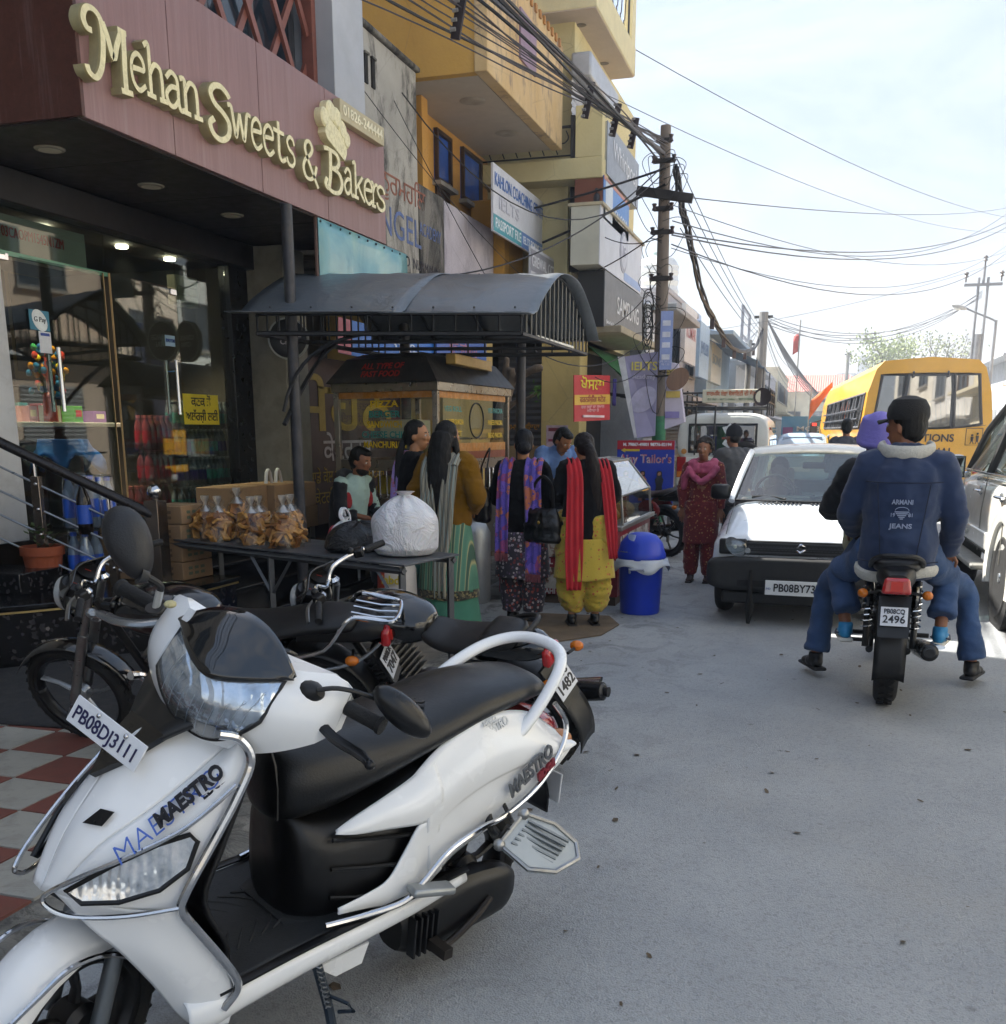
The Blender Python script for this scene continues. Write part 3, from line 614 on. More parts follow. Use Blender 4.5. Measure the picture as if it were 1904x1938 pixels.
    def pack(c,nx,ny,kind,lbl,grp,rz=0,pitch=None,h=None):
        r_=.08 if kind=='pink' else (.1 if kind in('cola','blue') else .072); p=pitch or r_; h=h or {'pink':.3,'cola':.36,'blue':.36}.get(kind,.26)
        t=thing('bottle_pack',lbl,'bottle pack',c,rz,grp)
        for i in range(nx):
            for j in range(ny):
                o=bpy.data.objects.new('bottle',meshes[kind]); link(o,t); o.location=((i-(nx-1)/2)*p,(j-(ny-1)/2)*p,.003); o.rotation_euler=(0,0,random.random()*6)
        obj('wrap',MB().box((0,0,h*.5),(nx*p*1.02,ny*p*1.02,h*1.0),top=.8),wrap,t,bev=.02)
        return t
    rowname=['bottom','middle','top']
    for k in range(3): pack((-5.78,7.98-(.14 if k==0 else 0),.72+k*.305),2,5 if k else 6,'pink',f'{rowname[k]} pack of red drink bottles stacked behind the shop glass','red bottle packs')
    kinds=[['teal','purple','teal','teal'],['purple','purple','teal','teal'],['purple','teal','teal','purple'],['teal','teal','teal','teal']]
    for k in range(4):
        for j in range(4):
            kd=kinds[k][j]; pack((-5.80,8.38+j*.225,.72+k*.265),2,3,kd,f'pack of {"water" if kd=="teal" else "purple labelled"} bottles, {("bottom","second","third","top")[k]} row, {("first","second","third","fourth")[j]} from the red packs','water bottle packs')
    pack((-4.98,5.98,.44),2,2,'blue','lower pack of blue labelled bottles behind the railing','blue labelled packs',h=.38)
    pack((-4.98,5.98,.83),2,2,'blue','upper pack of blue labelled bottles behind the railing','blue labelled packs',h=.38)
    pack((-5.0,6.25,.81),1,2,'blue','small pair of blue labelled bottles beside the upper pack','blue labelled packs',h=.38)
    t=thing('cola_bottle','single dark cola bottle standing in front of the blue packs','bottle',(-4.86,5.86,.80)); o=bpy.data.objects.new('body',meshes['cola']); link(o,t)
    t=thing('flower_pot','terracotta pot with a small green plant behind the railing','plant pot',(-5.15,5.75,.44))
    obj('pot',MB().lathe([(.001,0),(.1,0),(.13,.22),(.145,.22),(.145,.28),(.125,.28),(.12,.24),(.001,.24)],n=24),M('#8d4526',.8,0,.12),t)
    lf=MB()
    for k in range(40):
        a=random.random()*6.28; r_=random.random()*.1; z=.27+random.random()*.14; d=V(math.cos(a),math.sin(a),.6)*.05; p=V(math.cos(a)*r_,math.sin(a)*r_,z); w_=V(-d.y,d.x,0)*.35
        lf.add([p,p+d*.5+w_,p+d,p+d*.5-w_],[(0,1,2,3)])
    obj('foliage',lf,M('#3a5a2a',.6),t)
shop()
# ================================================================ buildings
def plaster(nm,a,b,stain='#2b2926',amt=.0,lo=.48,hi=.62,sc=1.6,bump=.35):
    t=NT(nm); n=t.noise(1.4,6,.62); c=t.mix(t.ramp(n,[(.3,0.0),(.7,1.0)]),a,b)
    if amt:
        st=t.noise(sc,9,.74,vec=t.vec((1,1,.42)),dist=.5); c=t.mix(t.math('MULTIPLY',t.ramp(st,[(lo,0.0),(hi,1.0)]),amt),c,stain)
    cr_=t.voro(1.3,vec=t.vec((1,1,1)),feature='DISTANCE_TO_EDGE'); c=t.mix(t.math('MULTIPLY',t.ramp(cr_,[(.0,1.0),(.006,0.0)]),.35),c,'#6a6255')
    t.set(col=c,rough=.88); t.bump(t.math('ADD',t.noise(26,6,.6),t.math('MULTIPLY',n,1.5)),bump,.012); return t.m
GROOVE=lambda:M('#24282c',.75,0,.2)
def signboard(name,label,o,ux,w,h,bg_,lines,depth=.06,edge=None,group=None,cat='sign',bands=(),tilt=None,bold=.002):
    """flat printed board: o = centre, ux = writing direction; lines = (text,size,colour,dx,dy,width)"""
    t=wthing(name,label,cat,(o[0],o[1],o[2]-h/2),group)
    ux=Vector(ux).normalized(); uz=ux.cross(V(0,0,1)).normalized(); up=uz.cross(ux)
    if tilt:
        rm=Matrix.Rotation(R(tilt),3,uz); ux=rm@ux; up=rm@up
    rot=Matrix((ux,up,uz)).transposed(); oo=Vector(o)
    obj('board',MB().box(oo-uz*depth/2,(w,h,depth),rot),[bg_ if not isinstance(bg_,str) else M(bg_,.45,0,.07,3,dirt=.12)],t,smooth=False)
    for (cx,cy,bw,bh,col) in bands: obj('band',MB().box(oo+ux*cx+up*cy+uz*.002,(bw,bh,.004),rot),M(col,.45,0,.06,4),t,smooth=False)
    for (s,sz,col,dx,dy,wd) in lines:
        text(s,sz,M(col,.5),t,plane_m(oo+ux*dx+up*dy+uz*.006,ux,up),width=wd,bold=bold,ext=.001)
    return t
def window(T,o,ux,w,h,pane,frame='#4a3428',mull=1,depth=.05):
    """framed window on a wall; o = centre on the wall face"""
    ux=Vector(ux); uz=ux.cross(V(0,0,1)); rot=Matrix((ux,V(0,0,1),uz)).transposed(); o=Vector(o); f=.05; fm=M(frame,.5)
    p=obj('window',MB().box(o+uz*.004,(w,h,.008),rot),pane,T,smooth=False)
    for cx,cy,a,b in ((0,h/2-f/2,w,f),(0,-h/2+f/2,w,f),(-w/2+f/2,0,f,h-2*f),(w/2-f/2,0,f,h-2*f)): obj('frame',MB().box(o+ux*cx+V(0,0,cy)+uz*.03,(a,b,depth),rot),fm,p,bev=.004)
    for k in range(mull): obj('mullion',MB().box(o+ux*(-w/2+w*(k+1)/(mull+1))+uz*.028,(.03,h-2*f,.03),rot),fm,p)
    obj('sill',MB().box(o+V(0,0,-h/2-.03)+uz*.05,(w+.1,.05,.12),rot),M('#9a948a',.8),p)
    return p
def shutter(T,o,ux,w,h,col='#7c7f80'):
    ux=Vector(ux); uz=ux.cross(V(0,0,1)); rot=Matrix((ux,V(0,0,1),uz)).transposed(); o=Vector(o); n=max(8,int(h/.09)); P=[]
    for i in range(2*n+1):
        z=-h/2+h*i/(2*n); d=.018 if i%2 else .0; P.append([o+ux*x+V(0,0,z)+uz*d for x in (-w/2,w/2)])
    return obj('shutter',MB().grid(P),M(col,.45,.4,.12,4,dirt=.3),T,smooth=False)
def railing(T,pts,h,mat,scroll=True,n=8):
    """wrought iron: posts, rails and scrolls along a polyline"""
    for a,b in zip(pts,pts[1:]):
        a=Vector(a);b=Vector(b);d=(b-a); 
        obj('top_rail',MB().tube([a+V(0,0,h),b+V(0,0,h)],.02,6),mat,T); obj('bottom_rail',MB().tube([a+V(0,0,.05),b+V(0,0,.05)],.012,6),mat,T)
        for k in range(n+1):
            p=a+d*(k/n)
            if k in(0,n): obj('post',MB().tube([p,p+V(0,0,h)],.016,6),mat,T)
            elif scroll:
                u=d.normalized()*(.5*d.length/n); q=p
                pts_=spline([q-u*.6+V(0,0,.07),q-u*.9+V(0,0,.16),q-u*.4+V(0,0,.2),q+V(0,0,h*.5),q+u*.5+V(0,0,h-.2),q+u*.95+V(0,0,h-.14),q+u*.6+V(0,0,h-.05)],5)
                obj('scroll',MB().tube(pts_,.009,5),mat,T)
            else: obj('baluster',MB().tube([p,p+V(0,0,h)],.009,5),mat,T)
def buildings():
    # ---- old stained wall next to the sweet shop
    T=wthing('stained_house','old whitewashed house wall with black mould stains and faded lettering','building',(-5.5,12,0))
    old=plaster('mouldy_whitewash','#b5b1a7','#98948b','#242220',.9,.49,.60,1.5)
    oldb=plaster('mouldy_black','#8a867e','#6f6b64','#171615',.97,.40,.56,1.9)
    wht=plaster('lime_wash','#c3bcc2','#a9a3ab','#55505a',.5,.5,.7,2.6)
    obj('tall_wall',MB().bb((-9.5,9.73,3.22),(-4.6,11.55,5.36)),old,T,bev=.02)
    obj('coping',MB().bb((-9.5,9.70,5.36),(-4.56,11.58,5.41)),oldb,T,bev=.015)
    obj('middle_wall',MB().bb((-9.5,11.56,3.22),(-4.602,12.39,4.24)),oldb,T,bev=.02)
    obj('low_wall',MB().bb((-9.5,12.40,2.98),(-4.604,14.36,4.22)),wht,T,bev=.02)
    for k in range(3):
        y=9.98+k*.17; v=obj('vent_slot',MB().bb((-4.6,y,4.86),(-4.585,y+.075,5.12)),M('#14120f',.9),T); obj('slot_lip',MB().bb((-4.597,y-.012,5.12),(-4.57,y+.09,5.14)),oldb,v)
    obj('lintel',MB().bb((-5.0,9.74,3.05),(-4.58,14.36,3.22)),oldb,T,bev=.02)
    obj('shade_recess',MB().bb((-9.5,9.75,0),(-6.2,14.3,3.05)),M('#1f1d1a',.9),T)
    obj('lower_wall',MB().bb((-6.2,12.3,0),(-4.62,14.34,2.97)),plaster('buff_wall','#c2a86a','#b39a60','#6d6049',.35,.5,.7),T)
    fad=M('#5a6b96',.85,0,.3,7); blk=M('#3d3b42',.85,0,.3,7); rd=M('#8e5a48',.85,0,.35,7)
    text('ਸੀ ਨੂਰਮਹਿਲ',.3,rd,T,plane_m((-4.596,10.9,4.05),(0,1,0),(0,0,1)),width=1.7,ext=.001)
    text('ANGEL',.42,fad,T,plane_m((-4.596,10.85,3.66),(0,1,0),(0,0,1)),width=1.5,ext=.001); text('ACADEMY',.2,fad,T,plane_m((-4.596,11.9,3.75),(0,1,0),(0,0,1)),width=.7,ext=.001)
    text('JALANDHAR  ROAD  NURMAHAL',.16,blk,T,plane_m((-4.596,11.0,3.34),(0,1,0),(0,0,1)),width=2.5,ext=.001)
    # ---- yellow house with the deep overhang
    T=wthing('yellow_house','ochre yellow house with a deep overhanging upper balcony','building',(-5,13.4,0))
    yel=plaster('ochre','#c69a49','#b78a3c','#7a5c2c',.35,.55,.75,1.2); org=plaster('orange_wall','#cf9c4f','#c49148',amt=0)
    pk=plaster('flaking_cream','#cdb184','#bf9d67','#75655d',.75,.52,.62,3.2); sof=M('#b7aa98',.85,0,.05)
    obj('overhang_side',MB().bb((-9.5,11.66,5.34),(-3.83,11.78,6.7)),yel,T,smooth=False)
    obj('overhang_front',MB().bb((-3.95,11.63,5.33),(-3.8,15.0,6.62)),pk,T,bev=.01)
    obj('overhang_soffit',MB().bb((-9.5,11.79,5.34),(-3.96,14.98,5.42)),sof,T,smooth=False)
    box('front_ornament',(-3.79,13.2,6.1),(.03,.7,.55),M('#8d7585',.7,0,.15),T)
    for k in range(16): box('eave_tooth',(-3.79,11.75+k*.2,6.6),(.03,.07,.09),M('#a8763c',.8),T,bev=0)
    obj('upper_rooms',MB().bb((-9.5,11.8,5.44),(-4.6,15.0,8.6)),yel,T,smooth=False)
    obj('front_wall',MB().bb((-9.5,12.4,3.0),(-5.0,15.3,5.335)),org,T,smooth=False)
    obj('wing_wall',MB().bb((-6.5,12.2,4.2),(-4.80,12.39,5.335)),org,T,smooth=False)
    obj('parapet',MB().bb((-4.95,14.37,2.98),(-4.45,14.55,4.62)).bb((-4.6,14.56,2.98),(-4.45,15.3,4.62)),yel,T,bev=.015)
    bl=M('#3a62b8',.1,0,.3,2,spec=.8,name='blue_pane')
    window(T,(-4.995,13.37,4.92),(0,1,0),.56,.62,bl,'#3d2a1c',0); d=obj('door_leaf',MB().bb((-5.0,13.12,4.0),(-4.97,13.62,4.58)),M('#3d2a1c',.5),T,bev=.004)
    for z in (4.15,4.36): box('door_panel',(-4.962,13.37,z),(.02,.3,.14),M('#4a3322',.5),d)
    window(T,(-4.995,14.5,4.92),(0,1,0),.82,.66,bl,'#3d2a1c',0)
    for y in (12.6,14.0): obj('ceiling_rose',MB().lathe([(.001,0),(.05,-.02),(.12,-.012),(.16,0)],(-4.3,y,5.335),n=24),M('#a59a8a',.8),T)
    # boards fixed to it
    signboard('coaching_sign','large white and blue coaching centre board hung over the lime washed wall','x' and (-4.2,14.36,4.37),(0,1,.0),2.55,.8,'#d5d6dc',[('KAHLON COACHING CENTRE',.22,'#3f6fb8',0,.22,2.45),('IELTS',.22,'#b9b9c4',-.6,-.03,.9),('PASSPORT FILE',.17,'#e6e8ea',-.62,-.29,1.15),('IELTS FORMS FILL',.14,'#e6e8ea',.64,-.29,1.15)],bands=[(-.64,-.29,1.26,.2,'#4f9aa6'),(.64,-.29,1.26,.2,'#5f83bb')],depth=.03)
    signboard('camera_sign','grey and white camera shop board below the coaching centre board',(-4.02,15.35,3.72),(0,1,0),2.3,.5,'#c9cad2',[('GREWAL CCTV CAMERA',.2,'#dcdde2',0,.06,2.2)],bands=[(0,.07,2.3,.28,'#8f8f98')],depth=.03)
    # ---- cream building with the appliance signs
    T=wthing('cream_building','cream corner building with balconies and stacked appliance signboards','building',(-5,17,0))
    crm=plaster('cream','#d3c79a','#c6b987','#8f8461',.25,.55,.8,1.1); crd=M('#cfc49c',.85,0,.08)
    obj('body',MB().bb((-9.5,15.45,2.9),(-3.75,20.4,7.1)),crm,T,smooth=False)
    obj('roof_slab',MB().bb((-9.5,15.05,7.1),(-3.35,18.0,7.52)),crd,T,bev=.015)
    obj('slab_soffit',MB().bb((-9.5,15.06,7.085),(-3.37,17.98,7.1)),M('#b8a998',.85,0,.05),T,smooth=False)
    for y in (15.6,17.2): obj('soffit_light',MB().lathe([(.001,0),(.05,-.01),(.08,0)],(-3.7,y,7.083),n=16),M('#6b6258',.6),T)
    ir=M('#1b1a1e',.5,0,.2); railing(T,[(-6.4,15.12,7.52),(-3.42,15.12,7.52)],.85,ir,n=10); railing(T,[(-3.42,15.12,7.52),(-3.42,17.7,7.52)],.85,ir,n=9)
    box('corner_post',(-3.43,17.85,7.95),(.14,.3,.86),crd,T)
    obj('balcony_slab',MB().bb((-5.3,15.0,4.95),(-3.22,15.44,5.22)),crm,T,bev=.012)
    box('balcony_pier',(-3.42,15.1,5.55),(.38,.2,.66),crm,T); railing(T,[(-5.2,15.06,5.22),(-3.62,15.06,5.22)],.42,ir,n=8)
    box('black_gate',(-3.66,15.07,5.5),(.06,.06,.56),ir,T)
    shutter(T,(-3.74,16.2,5.95),(0,1,0),1.9,1.2,'#a7a9b0'); obj('shutter_box',MB().bb((-3.74,15.2,6.3),(-3.45,17.2,6.62)),M('#aeb0b4',.4,.3,.08,dirt=.2),T,bev=.03)
    obj('dark_opening',MB().bb((-3.78,15.43,3.78),(-3.30,15.46,4.94)),M('#10100f',.9),T); obj('opening_pier',MB().bb((-3.84,15.36,3.6),(-3.79,15.46,4.94)),crm,T)
    box('globe_lamp',(-3.55,15.3,4.9),(.09,.09,.07),M('#f2efe6',.4),T,bev=.03)
    obj('ground_pier',MB().bb((-4.18,15.4,0),(-3.58,15.9,2.9)),plaster('cream_pier','#ccb87c','#c0ab6c','#6f6343',.3,.55,.75),T,bev=.012)
    obj('canopy_slab',MB().bb((-4.6,15.3,2.9),(-2.95,18.7,3.0)),M('#a79b83',.9,0,.12,dirt=.4),T,bev=.01)
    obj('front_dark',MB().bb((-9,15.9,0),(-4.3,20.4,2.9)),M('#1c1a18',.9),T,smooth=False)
    sh=shutter(T,(-4.56,15.55,2.0),(1,0,0),.7,1.5,'#4b4d50'); text('ਦਾ ਸਮਾਨ ਮਿਲਦਾ',.12,M('#c98c1e',.5),T,plane_m((-4.56,15.5,1.55),(1,0,0),(0,0,1)),width=.66,ext=.001)
    for k in range(3): box('ledger_board',(-4.56,15.5,.35+k*.38),(.7,.06,.32),M('#8d7756',.8,0,.15),T)
    grn=M('#2f6b3c',.6,0,.2); 
    aw=[[V(-3.6+i*.16,15.95+j*.28,2.78-.13*i-.02*math.sin(j*1.3)*i) for j in range(11)] for i in range(7)]
    a=wthing('green_awning','green cloth awning sagging below the black appliance sign','awning',(-3.1,17.2,2.0)); obj('cloth',MB().grid(aw),grn,a,solid=.01)
    obj('flap',MB().grid([[p+V(0,0,-.18*k-.02*math.sin(j)) for j,p in enumerate(aw[-1])] for k in range(3)]),M('#5fa086',.6,0,.15),a,solid=.006)
    for j in (0,5,10): obj('arm',MB().cyl((-3.6,15.95+j*.28,2.1),aw[-1][j],.015,n=6),BLK(),a)
    # stacked appliance boards on the street face
    def boxsign(nm,lbl,y0,y1,z0,z1,col,side,lines,dp=.42,bands=()):
        t=signboard(nm,lbl,(-3.2,(y0+y1)/2,(z0+z1)/2),(0,1,0),y1-y0,z1-z0,col,lines,depth=.012,bands=bands); obj('case',MB().bb((-3.2-dp,y0,z0+.005),(-3.214,y1,z1-.005)),M(side,.5,0,.1,3),t,smooth=False); return t
    boxsign('washer_sign','pale grey sign with white lettering high on the cream building',15.22,17.75,5.04,5.72,'#8d939c','#c2bca8',[('Whirlpool',.36,'#d8dade',.1,.06,1.9)])
    boxsign('blue_sign','bright blue picture sign below the pale grey sign',15.05,17.0,4.42,4.98,'#4f86c8','#7d4a36',[('FALCON',.2,'#e6ecf4',.3,-.1,.9)],bands=[(-.6,.0,.5,.5,'#cfd6dc'),(0,.26,1.95,.05,'#c07a5c')])
    t=boxsign('white_sign','white sign with a grey oval emblem above the black appliance sign',14.85,18.25,3.78,4.56,'#cdd0d8','#bdbcae',[],bands=[(.9,-.3,1.5,.12,'#8fa8d4')])
    obj('oval',MB().lathe([(.001,.0),(.30,0),(.30,.008)],(-3.199,16.6,4.2),(1,0,0),n=32,sc=(1,1)),M('#a3a5b2',.5),t); obj('inner_oval',MB().lathe([(.001,.0),(.24,0),(.24,.008)],(-3.193,16.6,4.2),(1,0,0),n=32),M('#c3c5ce',.5),t); text('LG',.2,M('#8d8fa0',.5),t,plane_m((-3.183,16.6,4.2),(0,1,0),(0,0,1)),bold=.004)
    obj('top_cap',MB().bb((-3.66,14.83,4.56),(-3.16,18.3,4.6)),M('#b8ac90',.7),t)
    boxsign('black_appliance_sign','dark grey sign with large white Samsung lettering',15.25,18.55,2.98,3.76,'#55575c','#17191b',[('SAMSUNG',.36,'#dadbdd',.25,.0,1.9),('Jalandhar Road, Nurmahal',.07,'#cfd0d2',-1.1,-.3,.8)],dp=.4)
    signboard('blue_focus_sign','small blue board reading FOCUS beside the grey canopy',(-3.98,16.45,3.72),(0,1,0),1.6,.55,'#2f4f96',[('FOCUS',.22,'#d5dae4',.2,.02,.95)],depth=.03)
    p=wthing('pigeon','dark pigeon perched on the white oval emblem sign','bird',(-3.3,15.05,4.6))
    bm_=MB().sph((-3.3,15.05,4.69),(.05,.045,.085),10,8,rotm(rx=-25)).sph((-3.3,15.03,4.79),.028,8,6).cyl((-3.3,15.0,4.785),(-3.3,14.975,4.78),.006,.001,6).tube([(-3.3,15.07,4.66),(-3.3,15.14,4.6)],[.03,.015],6,flat=.4)
    obj('body',remesh(bm_,.008,3),M('#2c2c33',.7),p)
    # ---- maroon caterer board and other boards behind the cart
    mar=wthing('caterer_board','large maroon board with yellow and white Punjabi catering lettering','sign',(-5.2,10.6,.5))
    obj('board',MB().bb((-5.24,9.74,.5),(-5.2,12.9,2.26)),M('#2e1014',.5,0,.12,3),mar,bev=.004)
    ye=M('#a88a1c',.5); wt=M('#b3aeb0',.5)
    text('ਮੋਹਨ',.72,ye,mar,plane_m((-5.195,10.75,1.72),(0,1,0),(0,0,1)),width=2.6,bold=.008); text('ਕੇਟਰਰਜ਼',.34,wt,mar,plane_m((-5.195,10.75,1.28),(0,1,0),(0,0,1)),width=1.25,bold=.003)
    text('ਸਾਡੇ ਕੋਲ ਇਨਡੋਰ ਤੇ ਆਊਟਡੋਰ',.19,ye,mar,plane_m((-5.195,10.75,1.0),(0,1,0),(0,0,1)),width=1.95); text('ਕੇਟਰਿੰਗ ਦਾ ਪ੍ਰਬੰਧ ਹੈ।',.19,ye,mar,plane_m((-5.195,10.7,.78),(0,1,0),(0,0,1)),width=1.6)
    text('98786-42\n90650-11',.14,wt,mar,plane_m((-5.195,11.15,2.06),(0,1,0),(0,0,1)),lines=.85,bold=.002); box('phone_icon',(-5.196,10.72,2.05),(.006,.09,.17),wt,mar,bev=.01)
    signboard('charger_sign','round dark sign with a charger logo on the beige pier','x' and (-4.86,9.2,1.98),(1,0,0),.01,.01,'#14161a',[],depth=.01) if 0 else None
    t=wthing('round_sign','round black and white charging sign on the beige pier','sign',(-5.0,9.15,1.7))
    obj('disc',MB().lathe([(.001,0),(.18,0),(.18,.05),(.17,.055),(.001,.055)],(-5.0,9.12,2.36),(.35,-1,0),n=32),M('#101318',.4),t); obj('rim',MB().lathe([(.182,.0),(.195,.0),(.195,.05),(.182,.052)],(-5.0,9.121,2.36),(.35,-1,0),n=32),M('#a9aca6',.5),t)
    text('CHARGE\nCHAI',.065,M('#c9c2c2',.5),t,plane_m((-4.98,9.062,2.36),(1,.35,0),(0,0,1)),bold=.002)
    signboard('blue_banner','slanted blue banner with a red emblem above the maroon board',(-4.75,11.0,2.42),(.25,1,0),1.7,.36,'#2f6fc0',[('ਮੈਰਿਜ',.13,'#c9d6ea',.3,0,.5)],bands=[(-.8,0,.22,.36,'#b0596a')],depth=.02,tilt=-4)
    signboard('store_lettering','pink Punjabi store lettering on the buff wall behind the cart',(-4.6,13.3,2.3),(0,1,0),1.9,.5,'#c9ab6b',[('ਬਿਜਲੀ ਬੱਤੀ ਸਟੋਰ',.26,'#b0575f',0,0,1.8)],depth=.01)
    signboard('blue_store_banner','blue banner with faded pink lettering under the canopy rail',(-4.5,12.75,2.5),(0,1,0),1.9,.34,'#2f5fae',[('ਸ਼ੁਭ ਵਿਆਹ',.2,'#b07a96',0,0,1.1)],depth=.02)
    # ---- plain shop houses down the street
    pane=M('#39434c',.12,0,.3,2,spec=.7)
    def house(label,x,side,y0,y1,h,col,floors=2,depth=6,shut='#8d9092',awn=None,tank=False):
        T=wthing('shop_house',label,'building',(x-side*depth/2,(y0+y1)/2,0),'shop houses along the street')
        pm=plaster('pl',col,tuple(c*.85 for c in lin(col)),'#5a554c',.35,.52,.72,1.1)
        xa,xb=sorted((x,x-side*depth)); obj('wall',MB().bb((xa,y0,0),(xb,y1,h)),pm,T,smooth=False)
        obj('parapet',MB().bb((xa-.05,y0-.04,h),(xb+.05,y1+.04,h+.12)),pm,T,bev=.02)
        ux=(0,side,0); n=max(1,int((y1-y0)/2.2)); fh=h/floors
        for i in range(n):
            yc=y0+(y1-y0)*(i+.5)/n; wv=(y1-y0)/n*.72
            shutter(T,(x+side*.02,yc,1.25),ux,wv,2.4,shut)
            for f in range(1,floors): window(T,(x,yc,f*fh+fh*.5),ux,min(1.3,wv),fh*.45,pane,random.choice(['#5a4334','#7a7c7e','#39424a']),1)
        obj('ledge',MB().bb((min(x,x+side*.7),y0,fh-.12),(max(x,x+side*.7),y1,fh)),pm,T,bev=.015)
        if awn:
            P=[[V(x+side*i*.28,y0+(y1-y0)*j/8,fh-.25-.12*i+.03*math.sin(j*1.7)) for j in range(9)] for i in range(6)]
            obj('awning',MB().grid(P),M(awn,.7,0,.2),T,solid=.015)
            for j in (0,4,8): obj('awning_pole',MB().cyl(P[-1][j],(P[-1][j].x,P[-1][j].y,0),.025,n=8),M('#44464a',.6),T)
        return T
    house('shop house with a black projecting awning beyond the utility pole',-3.7,1,24.6,30.5,4.6,'#a9aab2',2,awn='#25272b')
    house('narrow grey shop house just beyond the dark grey appliance sign',-3.6,1,20.6,24.5,3.9,'#9fa3aa',1)
    house('low bluish shop house past the black awning',-3.4,1,30.8,38,4.3,'#9ab0c4',1,awn='#3a5f80')
    house('pale shop house before the far steel frame',-3.2,1,38.4,50,3.9,'#b7b9bd',1)
    house('long low shop house near the far end of the left row',-3.1,1,50.5,66,4.4,'#b3aeb0',2)
    house('last cream shop house of the left row',-3,1,66.5,84,5.2,'#c2b79c',2)
    # water tank tower
    T=wthing('tank_tower','cream stair tower carrying a ribbed white water tank','water tank',(-4.9,33,0))
    obj('tower',MB().bb((-6.2,31.5,0),(-4.4,34.2,5.25)),plaster('tw','#cfc4a0','#beb289',amt=0),T,smooth=False); obj('opening',MB().bb((-4.42,32.0,3.4),(-4.385,33.6,4.9)),M('#3f3a35',.9),T)
    obj('side_board',MB().bb((-4.36,34.25,3.0),(-4.30,36.6,5.3)),M('#a9b4cc',.5,0,.15,3),T)
    obj('tank',MB().lathe([(.01,1.42),(.22,1.42),(.24,1.36),(.5,1.3),(.64,1.08)]+[(.62+.025*math.sin(k*1.57),1.0-k*.07) for k in range(15)]+[(.001,0)],(-5.2,32.6,5.25),n=32),M('#d3d6d6',.4,0,.05),T)
    obj('lid',MB().lathe([(.23,0),(.23,.07),(.001,.09)],(-5.2,32.6,6.66),n=24),M('#9fb4b0',.5),T)
    for (lab,y0,y1,z0,z1,col,tx,tc) in (('pale grey hanging sign just beyond the dark grey appliance sign',19.6,21.4,2.75,3.7,'#9aa0a8','ek','#d0d3d8'),('tall white and red sign below the tank tower',25.0,27.2,3.1,4.4,'#c9cbd0','KUMAR','#b0555c'),('pale blue sign in the row past the tank tower',28.0,30.3,2.9,4.3,'#9db9d6','JEWELLERS','#5677a8'),('faded cream and blue sign farther along the row',31,34,2.9,4.1,'#c2c6c2','SONS','#7fa0c4'),('pale sign with red letters near the steel frame',44,47,2.6,4.6,'#a9b6c4','A MALL','#b5635c'),('grey board at the end of the left sign row',52,55,2.4,4.0,'#a3a7b0','FASHION','#6d7690')):
        signboard('street_sign',lab,(-3.3,(y0+y1)/2,(z0+z1)/2),(0,1,0),y1-y0,z1-z0,col,[(tx,(z1-z0)*.32,tc,0,.05,(y1-y0)*.8)],depth=.1,group='signs along the left row')
    T=wthing('rooftop_gantry','bare steel roof frame standing over the far shop row','frame',(-3.2,42,4))
    for y in (40,43.5): obj('upright',MB().bb((-3.25,y,3.9),(-3.15,y+.12,6.0)),M('#7d8088',.6),T)
    for z in (5.9,4.9,4.4): obj('beam',MB().bb((-3.25,39.9,z),(-3.16,43.7,z+.1)),M('#7d8088',.6),T)
    # end of the street
    T=wthing('red_roof_house','long far house with a red tiled roof closing the street','building',(-2.5,100,0))
    obj('wall',MB().bb((-9,98,0),(2.6,104,5.0)),plaster('fw','#c9c2a8','#b8b19a',amt=.2),T,smooth=False)
    t=NT('roof_tiles'); wv=t.n('ShaderNodeTexWave',{'Vector':t.co,'Scale':1.6,'Distortion':.4},bands_direction='X').outputs['Fac']; t.set(col=t.mix(wv,'#a8564c','#c07a6c'),rough=.8); t.bump(wv,.6,.1)
    obj('roof',MB().add([(-10,97,4.9),(3.2,97,4.9),(1.8,101,6.5),(-9,101,6.5),(-10,105,4.9),(3.2,105,4.9)],[(0,1,2,3),(3,2,5,4),(0,3,4),(1,5,2)]),t.m,T,smooth=False)
    for k in range(5): window(T,(-7+k*2.1,97.99,2.6),(1,0,0),1.1,1.2,pane,'#6a6b6e',1)
    T=wthing('far_block','tall pale concrete block far behind the red roofed house','building',(4,150,0))
    obj('wall',MB().bb((1,148,0),(9,156,9.0)).bb((3.5,149,9.0),(7.5,155,11.2)),M('#b3b6ba',.9,0,.08),T,smooth=False)
    for k in range(6): window(T,(1.9+k*1.25,147.99,6.5),(1,0,0),.8,1.4,pane,'#8d9094',0)
    # ---- right hand row (mostly hidden by the vehicles)
    cols=['#e0d9ca','#d8d4cc','#e2d6b8','#d6dade','#dcc8b4','#dce0dc','#e0d0bc']
    y=-7
    rl=['cream','grey','buff','bluish','pinkish','pale green','tan']
    for k,(ln,hh) in enumerate(((6,7.5),(5,6.4),(6,7.8),(6,6.2),(7,7.0),(8,6.0),(12,6.5))):
        house(f'{rl[k]} shop house in the right hand row across the road',6.9,-1,y,y+ln,hh,cols[k],2); y+=ln+.05
    house('low grey shop house at the far end of the right row',7.4,-1,47,75,4.6,'#aeb2b8',1)
    # neighbour block left of the sweet shop, added out of view to shade the pavement
    house('plain grey shop house left of the sweet shop',-5.75,1,-7,5.3,9.5,'#a5a19a',2)
buildings()
